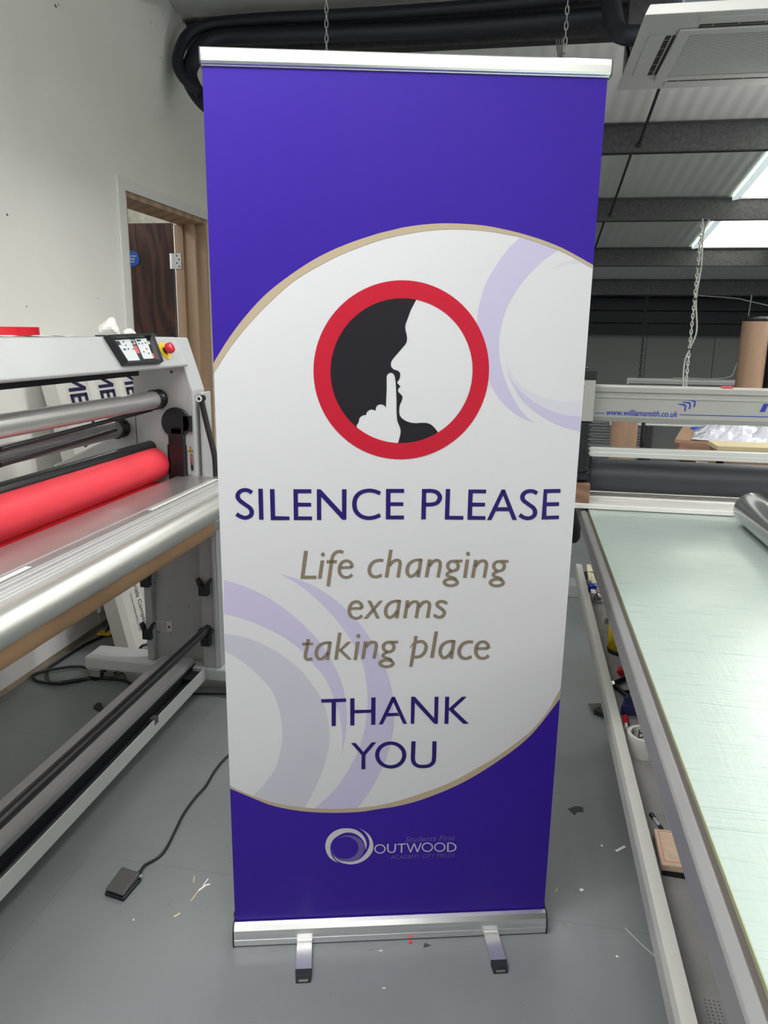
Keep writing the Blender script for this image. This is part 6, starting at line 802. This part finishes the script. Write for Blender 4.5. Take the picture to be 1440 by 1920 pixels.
g = MB(); g.lathe((.226, YG-.01, z0), (0, 0, -1), prof, 28); g.cyl((.226, YG-.01, z0), (.226, YG-.01, zb0), .03); tb('bellows', g, M_rubber)
g = MB(); g.box((.185, YG-.04, zb0-.03), (.275, YG+.04, zb0)); g.box((.20, YG-.02, zb0-.085), (.24, YG+.02, zb0-.03)); g.box((.262, YG-.01, .905), (.283, YG+.14, zb0)); g.box((.28, YG+.05, .905), (.29, YG+.16, 1.1)); g.cyl((.222, YG-.045, zb0-.015), (.222, YG-.04, zb0-.015), .01, mi=1)
tb('roller_bracket', g, [M_blackm, M_chrome], .002)
rr = .0655; g = MB(); g.cyl((.29, YG+.11, .988), (X1, YG+.11, .988), rr, n=48); tb('pressure_roller', g, mat('slate_rubber', (.030, .036, .045), .45), label='long slate grey rubber pressure roller')
g = MB(); za_, zb_ = py(1115, 838, YG).z, py(1115, 855, YG).z; g.box((.27, YG-.01, zb_), (X1, YG+.025, za_)); g.box((.27, YG-.012, (za_+zb_)/2-.002), (X1, YG-.01, (za_+zb_)/2)); tb('guard_rail', g, M_alu, .003)
g = MB(); g.box((X1-.02, YG-.065, .905), (X1+.06, YG+.14, zt+.05)); tb('end_housing', g, mat('housing_grey', (.33, .33, .315), .45), .004)
mp_ = py(1066, 1014, 3.42); g = MB(); g.lathe((mp_.x, 3.42, mp_.z), (0, 0, 1), [(0, 0), (0, .04), (.02, .050), (.19, .050), (.19, 0)], 20); g.box((.25, 3.3, .83), (.32, 3.46, .86)); g.box((mp_.x, 3.38, .84), (.3, 3.46, .86)); tb('drive_motor', g, M_blackm, label='black rounded motor under the far corner')
# block, film roll
g = MB(); p0 = pz(1080, 940, .905); yb0 = a.y+.015
g.box((.205, yb0, .9052), (.281, yb0+.14, .978)); g.build('timber_block', M_ply, bevel=.002, label='small brown timber block wedged under the gantry bellows', cat='wood block')
g = MB(); g.pipe((.822, 1.0, .9452), (.822, 2.80, .9452), .060, .040, 48, 0, 1, 2); g.box((.80, 1.0, .886), (.84, 2.8, .8858)); g.build('clear_film_roll', [mat('clear_film_on_roll', (.16, .165, .17), .10, metal=.35, coat=1), M_kraft, mat('film_roll_end', (.18, .17, .20), .4)], label='shiny roll of clear film lying on the green glass table', cat='film roll')
# ---------------------------------------------------------------- things in the tool tray
ZT = .4848
def tz(x, y, z=ZT): return pz(x, y, z)
c = tz(1158, 1222)
root = thing('spray_bottle', c, 'yellow bottle with black base standing in the tool tray', 'bottle')
g = MB(); g.lathe(c+V((0, 0, .012)), (0, 0, 1), [(0, 0), (0, .034), (.006, .036), (.13, .036), (.17, .026), (.19, .014), (.20, .013), (.20, 0)], 28); g.build('bottle_body', mat('yellow_bottle', (.70, .50, .02), .35), root)
g = MB(); g.lathe(c, (0, 0, 1), [(0, 0), (0, .033), (.012, .0365), (.013, 0)], 28); g.build('base_band', M_black, root)
g = MB(); g.box(c+V((-.012, -.0375, .03)), c+V((.02, -.0355, .055))); g.build('label_patch', M_black, root)
g = MB(); g.lathe(c+V((0, 0, .212)), (0, 0, 1), [(0, 0), (0, .015), (.03, .013), (.03, 0)], 16); g.build('cap', M_redp, root)
A_ = tz(1128, 1185); g = MB(); g.hexa([A_, A_+V((.03, -.005, 0)), A_+V((.03, .0, 0)), A_+V((0, .005, 0))], [A_+V((.005, .03, .14)), A_+V((.04, .025, .14)), A_+V((.04, .03, .14)), A_+V((.005, .035, .14))])
g.text('88', A_+V((.008, .004, .03)), (1, -.15, 0), (.03, .2, 1), .03, 1); g.build('card_tag', [M_paper, M_dgrey], label='white printed card propped beside the yellow bottle', cat='card')
c = tz(1108, 1097); g = MB(); g.prism([c+V((-.010, 0, 0)), c+V((.012, -.01, 0)), c+V((.012, -.01, .012)), c+V((-.002, .16, .045)), c+V((-.010, .16, .045)), c+V((-.012, 0, .02))], (.012, .004, 0)); g.build('cream_wedge', mat('cream_plastic', (.70, .66, .46), .5), bevel=.002, label='cream plastic wedge at the far end of the tool tray', cat='wedge')
c = tz(1110, 1110); g = MB(); g.lathe(c, (0, 0, 1), [(0, 0), (0, .018), (.03, .018), (.034, .014), (.034, 0)], 20); g.build('blue_plastic_piece', mat('blue_cap_plastic', (.01, .04, .45), .35), label='small round blue plastic piece in the tool tray behind the foil', cat='plastic piece')
crumple(tz(1120, 1128), .022, .03, .028, 11, 'foil_wad', mat('crumpled_foil', (.7, .7, .7), .2, metal=1), 'crumpled silver foil wad in the tool tray', 'foil', n=3)
c = tz(1113, 1122); g = MB(); g.box(c+V((-.012, -.02, 0)), c+V((.008, .03, .03))); g.build('white_box', M_white, bevel=.002, label='tiny white box against the foil wad in the tray', cat='box')
c = tz(1166, 1264); g = MB(); g.box(c+V((-.012, -.015, 0)), c+V((.025, .012, .02))); g.box(c+V((-.016, -.010, .004)), c+V((-.012, .006, .014))); g.build('red_clip', M_redp, bevel=.004, label='small red plastic clip in the tool tray', cat='clip')
g = MB()
for q0, q1 in (((1150, 1281), (1172, 1272)), ((1152, 1284), (1182, 1310))):
    A_, B_ = tz(*q0, ZT+.008), tz(*q1, ZT+.008); g.tube([A_, B_], .007, 8)
g.tube([tz(1168, 1297, ZT+.008), tz(1185, 1297, ZT+.008)], .005, 8); g.cyl(tz(1149, 1280, ZT), tz(1149, 1280, ZT+.02), .006, n=10, mi=1)
g.build('black_scissor_handles', [M_black, M_chrome], label='black folding hand tool lying open in the tool tray', cat='hand tool')
A_, B_, C_, D_ = tz(1163, 1341), tz(1200, 1343), tz(1200, 1322), tz(1171, 1322)
g = MB(); g.hexa([A_, B_, C_, D_], [p+V((0, 0, .03)) for p in (A_, B_, C_, D_)])
for k in range(3): g.box(V((A_.x+.012, A_.y+.012+.015*k, ZT+.030)), V((B_.x, A_.y+.018+.015*k, ZT+.033)), 1)
g.build('knife_blade_case', [mat('navy_plastic', (.035, .04, .14), .35), mat('navy_plastic_dark', (.02, .022, .08), .4)], bevel=.002, label='navy blue ribbed plastic case in the tool tray', cat='case')
A_, B_ = tz(1175, 1366, ZT+.006), tz(1173, 1349, ZT+.006); g = MB(); g.cyl(A_, B_, .005, n=10, mi=1); g.cyl(A_+(B_-A_)*.5, B_+(B_-A_)*.3, .0075, n=12, mi=0); g.build('red_capped_marker', [M_redp, M_white], label='marker pen with red cap beside the tape roll', cat='pen')
c = tz(1203, 1409, ZT); 
root = thing('clear_tape_roll', c, 'roll of clear tape standing in the tool tray, printed cardboard core', 'tape roll')
g = MB(); ctr = c+V((.006, 0, 0)); g.pipe(ctr, ctr+V((0, 0, .052)), .046, .0385, 40, 0, 0, 0); g.build('tape', mat('clear_tape', (.58, .57, .55), .3), root)
g = MB(); g.pipe(ctr+V((0, 0, .0005)), ctr+V((0, 0, .0525)), .0385, .0368, 40, 0, 0, 0)
tmp = MB(); tmp.text('Dtail  Dtail  Dtail', V((0, 0, 0)), (1, 0, 0), (0, 1, 0), .022, 1, bold=.02)
g.add([ctr+V((math.cos(1.9-v.x/.0365)*.0365, math.sin(1.9-v.x/.0365)*.0365, .018+v.y)) for v in tmp.v], tmp.f, 1); g.add([ctr+V((math.cos(3.4-v.x/.0365)*.0365, math.sin(3.4-v.x/.0365)*.0365, .034+v.y*.55)) for v in tmp.v], tmp.f, 1)
g.build('core', [M_paper, M_black], root)
A_, B_ = tz(1221, 1527, ZT+.005), tz(1240, 1553, ZT+.005); g = MB(); g.cyl(A_, B_, .004, n=8, mi=1); d = B_-A_; g.cyl(A_-d*.02, A_+d*.28, .0052, n=10, mi=0); g.cyl(A_+d*.85, B_, .0045, n=8, mi=0); g.build('ballpoint_pen', [M_black, mat('clear_barrel', (.35, .35, .36), .2)], label='thin pen with black cap lying in the tool tray', cat='pen')
A_, B_, C_, D_ = tz(1240, 1620, ZT+.028), tz(1278, 1624, ZT+.028), tz(1262, 1556, ZT+.028), tz(1237, 1554, ZT+.028); C_ = V((A_.x+.05, D_.y, ZT+.028)); D_ = V((A_.x+.004, D_.y, ZT+.028)); B_ = V((A_.x+.055, A_.y, ZT+.028))
def dn(p, z): return V((p.x, p.y, z))
root = thing('felt_block', dn(A_, ZT), 'pale felt sanding block with thin red outline in the tool tray', 'felt block')
g = MB(); g.hexa([dn(p, ZT+.012) for p in (A_, B_, C_, D_)], [A_, B_, C_, D_]); g.build('felt_pad', mat('cream_felt', (.62, .46, .34), .85, noise=.08, nscale=60, bump=.4, bscale=200), root, bevel=.003)
g = MB(); q = [A_+(C_-A_)*.08, B_+(D_-B_)*.08, C_+(A_-C_)*.08, D_+(B_-D_)*.08]
q = [A_+V((.008, .010, .0003)), B_+V((-.008, .010, .0003)), C_+V((-.008, -.008, .0003)), D_+V((.007, -.008, .0003))]
for i in range(4): g.tube([q[i], q[(i+1) % 4]], .0005, 4)
g.build('red_outline', M_redp, root)
g = MB(); g.hexa([dn(p, ZT) for p in (A_+V((.004, .004, 0)), B_, C_, D_)], [dn(p, ZT+.012) for p in (A_+V((.004, .004, 0)), B_, C_, D_)]); g.build('backing', M_black, root)
# black dustpan-like scrap under the tray
c = pz(1125, 1335); root = thing('black_scraper', c, 'black scraper with a flat blade on the floor under the tool tray', 'scraper')
g = MB(); P_ = [pz(1103, 1319, .012), pz(1139, 1318, .03), pz(1142, 1330, .03), pz(1114, 1337, .010)]; g.hexa([V((p.x, p.y, p.z-.003)) for p in P_], P_); g.build('blade', M_dgrey, root)
g = MB(); P_ = [pz(1112, 1338, .002), pz(1150, 1354, .002), pz(1150, 1342, .002), pz(1122, 1331, .002)]; g.hexa(P_, [p+V((0, 0, .02)) for p in P_]); g.build('handle', M_black, root, bevel=.003)
# floor scraps
def scrap(name, pts, m, label, cat, h=.0012):
    P_ = [pz(*q) for q in pts]; g = MB(); g.prism([p+V((0, 0, .0004)) for p in P_], (0, 0, h)); g.build(name, m, label=label, cat=cat, group=None)
M_scr = mat('charcoal_vinyl', (.03, .035, .045), .4)
scrap('vinyl_offcut', ((1065, 1517), (1080, 1512), (1093, 1514), (1094, 1523), (1083, 1522), (1077, 1529)), M_scr, 'curved charcoal vinyl offcut on the floor right of the banner', 'vinyl scrap')
scrap('paper_offcut', ((1153, 1595), (1170, 1586), (1174, 1589), (1157, 1598)), M_paper, 'white paper strip on the floor beside the tool tray', 'paper scrap')
scrap('vinyl_offcut', ((794, 1777), (796, 1769), (808, 1773)), M_scr, 'small black triangle of vinyl in front of the banner base', 'vinyl scrap')
scrap('paper_offcut', ((1086, 1668), (1091, 1666), (1095, 1670), (1089, 1672)), M_paper, 'round white paper chip on the floor right of the banner base', 'paper scrap')
scrap('paper_offcut', ((1126, 1585), (1129, 1584), (1131, 1587), (1128, 1588)), M_paper, 'tiny white chip on the floor left of the white paper strip', 'paper scrap')
scrap('paper_offcut', ((1154, 1793), (1158, 1792), (1160, 1795), (1156, 1796)), M_paper, 'tiny white dot on the floor lowest at the right', 'paper scrap')
scrap('yellow_offcut', ((1040, 1673), (1044, 1667), (1046, 1667), (1042, 1673)), M_yel, 'tiny yellow sliver on the floor by the banner base corner', 'vinyl scrap')
scrap('red_offcut', ((766, 1768), (768, 1764), (772, 1764), (773, 1768), (769, 1770)), M_redp, 'tiny red dot on the floor under the banner base', 'vinyl scrap')
scrap('paper_offcut', ((709, 1784), (716, 1782), (717, 1784)), M_paper, 'tiny white sliver on the floor left of the black triangle', 'paper scrap')
scrap('paper_offcut', ((715, 1854), (722, 1852), (723, 1854)), M_paper, 'tiny white sliver on the floor between the banner feet', 'paper scrap')
scrap('paper_offcut', ((249, 1726), (251, 1722), (252, 1727)), M_paper, 'tiny white sliver on the floor below the foot pedal', 'paper scrap')
M_straw = mat('pale_splinter', (.62, .5, .33), .6)
for pts, l_ in ((((357, 1690), (372, 1670), (374, 1670), (359, 1690)), 'long pale wood splinter on the floor right of the pedal'), (((372, 1669), (386, 1659), (394, 1657), (393, 1660), (387, 1661), (374, 1671)), 'bent shiny white sliver touching the wood splinter'), (((380, 1661), (390, 1647), (391, 1649), (381, 1662)), 'short pale splinter above the bent white sliver'), (((325, 1719), (337, 1712), (338, 1714), (327, 1721)), 'short splinter lying left of the banner base'), (((362, 1655), (364, 1642), (365, 1642), (364, 1655)), 'thin upright sliver nearest the pedal cable')):
    scrap('wood_splinter', pts, M_paper if 'white' in l_ else M_straw, l_, 'splinter')
g = MB(); g.tube(smoothpath([pz(1172, 1740, .001), pz(1200, 1768, .001), pz(1230, 1795, .001), pz(1250, 1815, .001)], 4), .0007, 5); g.build('thread', M_paper, label='long thin white thread on the floor beside the tool tray', cat='thread')
# ---------------------------------------------------------------- beyond the gantry
g = MB(); A_ = pz(1085, 1121); g.box((-.35, A_.y, 0), (1.3, A_.y+.16, .075)); g.build('floor_beam', M_grey2, bevel=.004, label='low grey steel beam on the floor beyond the far table end', cat='beam')
def tallroll(x, y, r_, h, m, label, cap=None):
    root = thing('tall_cardboard_tube', (x, y, 0), label, 'cardboard tube', 'tall rolls standing beyond the gantry')
    g = MB(); g.pipe((x, y, 0), (x, y, h), r_, r_-.006, 36, 0, 0, 0); g.cyl((x, y, h*.955), (x, y, h*.957), r_+.0006, n=36, mi=0); g.build('tube', m, root)
    if cap: g = MB(); g.lathe((x, y, h-.02), (0, 0, 1), [(0, 0), (0, r_+.001), (.03, r_+.001), (.031, 0)], 36); g.build('end_cap', cap, root)
c = py(1406, 700, 5.4); tallroll(c.x, 5.4, .083, py(1410, 596, 5.32).z, M_kraft2, 'tall brown cardboard tube standing beyond the gantry at the right edge', M_black)
tallroll(c.x+.155, 5.42, .06, 1.60, M_black, 'tall black roll standing right of the tall brown tube')
c = py(1169, 820, 4.5); tallroll(c.x, 4.5, .073, 1.17, M_kraft2, 'shorter brown cardboard tube seen below the gantry beam near the bellows')
c = py(1205, 840, 4.7); g = MB(); g.cyl((c.x, 4.75, 0), (c.x, 4.75, 1.2), .012, n=12); g.tube(smoothpath([(c.x, 4.73, .95), (c.x+.015, 4.72, .8), (c.x-.005, 4.72, .6), (c.x+.01, 4.72, .3)]), .006, 6); g.build('dark_post', M_steel2, label='thin dark post with a cable just right of the shorter brown tube', cat='post')
# timber bench with wrapped goods
A_ = py(1280, 799, 5.0); Zb = A_.z
root = thing('timber_bench', (1.25, 4.6, 0), 'brown timber bench beyond the gantry, carrying crumpled plastic film', 'bench')
ang = math.radians(-14); Mr = Matrix.Translation((A_.x, A_.y, 0)) @ Matrix.Rotation(ang, 4, 'Z')
g = MB(); g.box((0, -.7, Zb-.02), (1.1, 0, Zb), 0, Mr); g.build('bench_top', M_ply, root, bevel=.002)
g = MB(); g.box((.0, -.7, Zb-.11), (.025, 0, Zb-.02), 0, Mr); g.build('apron', M_ply, root); g = MB(); g.box((0, -.7, Zb-.11), (1.1, -.675, Zb-.02), 0, Mr); g.build('apron', M_ply, root)
for xx, yy in ((.03, -.10), (.03, -.66), (1.0, -.10), (1.0, -.66)): g = MB(); g.box((xx, yy, 0), (xx+.07, yy+.07, Zb-.02), 0, Mr); g.build('leg', M_ply, root)
g = MB(); Zc = py(1345, 834, 3.85).z; xc0 = py(1345, 834, 3.85).x
g.box((xc0, 3.82, Zc-.22), (xc0+.8, 3.84, Zc-.02), 0); g.box((xc0-.01, 3.80, Zc-.02), (xc0+.8, 4.0, Zc), 1); g.box((xc0, 3.82, 0), (xc0+.03, 3.99, Zc-.02), 0)
g.prism([(xc0+.12, 3.81, Zc-.2), (xc0+.17, 3.81, Zc-.2), (xc0+.25, 3.81, Zc-.03), (xc0+.20, 3.81, Zc-.03)], (0, .01, 0), 0)
g.build('plywood_crate', [M_ply, mat('pale_board', (.5, .42, .25), .6)], label='plywood crate in front of the timber bench, far right behind the roller', cat='crate')
bm = bmesh.new(); bmesh.ops.create_grid(bm, x_segments=44, y_segments=30, size=.5); rnd = random.Random(4)
from mathutils import noise
for v in bm.verts:
    x, y = v.co.x*1.0, v.co.y*.68; p = V((x*4.2, y*4.2, 3.1)); h = abs(noise.noise(p))*.16+abs(noise.noise(p*2.3))*.10+abs(noise.noise(p*5))*.035
    e = min(1, (0.5-abs(v.co.x))*6+.0)*min(1, (.5-abs(v.co.y))*7)
    v.co = V((x, y, max(.004, h*max(0, e)+.01*e)))
me = bpy.data.meshes.new('plastic_film_pile'); bm.to_mesh(me); bm.free()
m_film = mat('crumpled_clear_film', (.52, .54, .60), .15, spec=.7, coat=.5); me.materials.append(m_film); o = bpy.data.objects.new('plastic_film_pile', me); col.objects.link(o)
o.location = Mr @ V((.58, -.36, Zb+.001)); o.rotation_euler.z = ang; tag(o, 'crumpled clear plastic film heaped on the timber bench', 'plastic film')
c = Mr @ V((.10, -.10, Zb)); g = MB(); g.box((-.05, -.06, 0), (.07, .05, .012)); 
g = MB(); g.prism([c+V((-.06, -.05, 0)), c+V((.10, -.12, 0)), c+V((.14, -.06, 0)), c+V((-.01, .02, 0))], (0, 0, .015)); g.build('blue_pouch', mat('blue_cloth', (.01, .08, .45), .5), label='flat blue pouch on the corner of the timber bench', cat='pouch')
g = MB(); c = py(1275, 866, 4.9); g.box((.02, -.66, c.z-.03), (1.08, -.03, c.z), 0, Mr); g.build('lower_shelf', M_paper, root, label='white lower shelf board')
# small red thing on the gantry top
c = py(1364, 725, YG+.03); g = MB(); g.box((c.x-.02, YG+.02, zt+.0005), (c.x+.02, YG+.05, zt+.006)); g.build('red_cable_tie', M_redp, bevel=.002, label='small red plastic piece on top of the gantry beam', cat='plastic piece')
# ---------------------------------------------------------------- lights
def area(name, loc, sx, sy_, e, rot=(0, 0, 0), c=(1, 1, 1)):
    l = bpy.data.lights.new(name, 'AREA'); l.shape = 'RECTANGLE'; l.size = sx; l.size_y = sy_; l.energy = e; l.color = c
    o = bpy.data.objects.new(name, l); col.objects.link(o); o.location = loc; o.rotation_euler = rot; return o
LB = [(-.62, .78, 2.80, 40), (-1.35, -.3, 2.6, 25), (.9, -1.2, 2.7, 5), (-.7, -3.2, 2.7, 14), (2.8, -2.4, 2.7, 14), (4.2, 1.5, 2.6, 60), (4.2, 5.5, 2.5, 50), (2.2, 4.6, 2.3, 14)]
for i, (x, y, z, e) in enumerate(LB):
    area('batten_lamp', (x, y, z), 1.4, .10, e, c=(1, .99, .96)); area('upward_fill', (x, y, z+.06), 1.4, .10, e*(2.0 if i > 4 else 1.3 if i == 0 else 1.8), (math.pi, 0, 0), (1, .99, .96))  # upward lamp of each pair is added fill to brighten the ceiling
area('batten_lamp', (-.46, 3.2, 2.285), 1.1, .06, 16, c=(1, .99, .96))
area('side_fill', (.35, .3, 2.6), .12, 1.5, 112, (0, math.radians(-84), 0)); area('side_fill', (.2, 2.6, 2.95), .1, 1.3, 15, (0, math.radians(-75), 0))  # two added sideways fill lamps, no fitting hangs there
area('hall_lamp', (-3.2, 4.3, 2.85), .6, .6, 14); area('hall_lamp', (-2.9, 6.4, 2.85), .6, .6, 40)
w = bpy.data.worlds.new('world'); bpy.context.scene.world = w; w.use_nodes = True; w.node_tree.nodes['Background'].inputs[0].default_value = (.8, .9, 1, 1); w.node_tree.nodes['Background'].inputs[1].default_value = .3
sc_ = bpy.context.scene; sc_.view_settings.view_transform = 'Standard'; sc_.view_settings.look = 'None'; sc_.view_settings.exposure = .0; sc_.view_settings.gamma = 1
sc_.view_settings.use_curve_mapping = False
sc_.cycles.max_bounces = 8; sc_.cycles.diffuse_bounces = 5; sc_.cycles.use_denoising = True
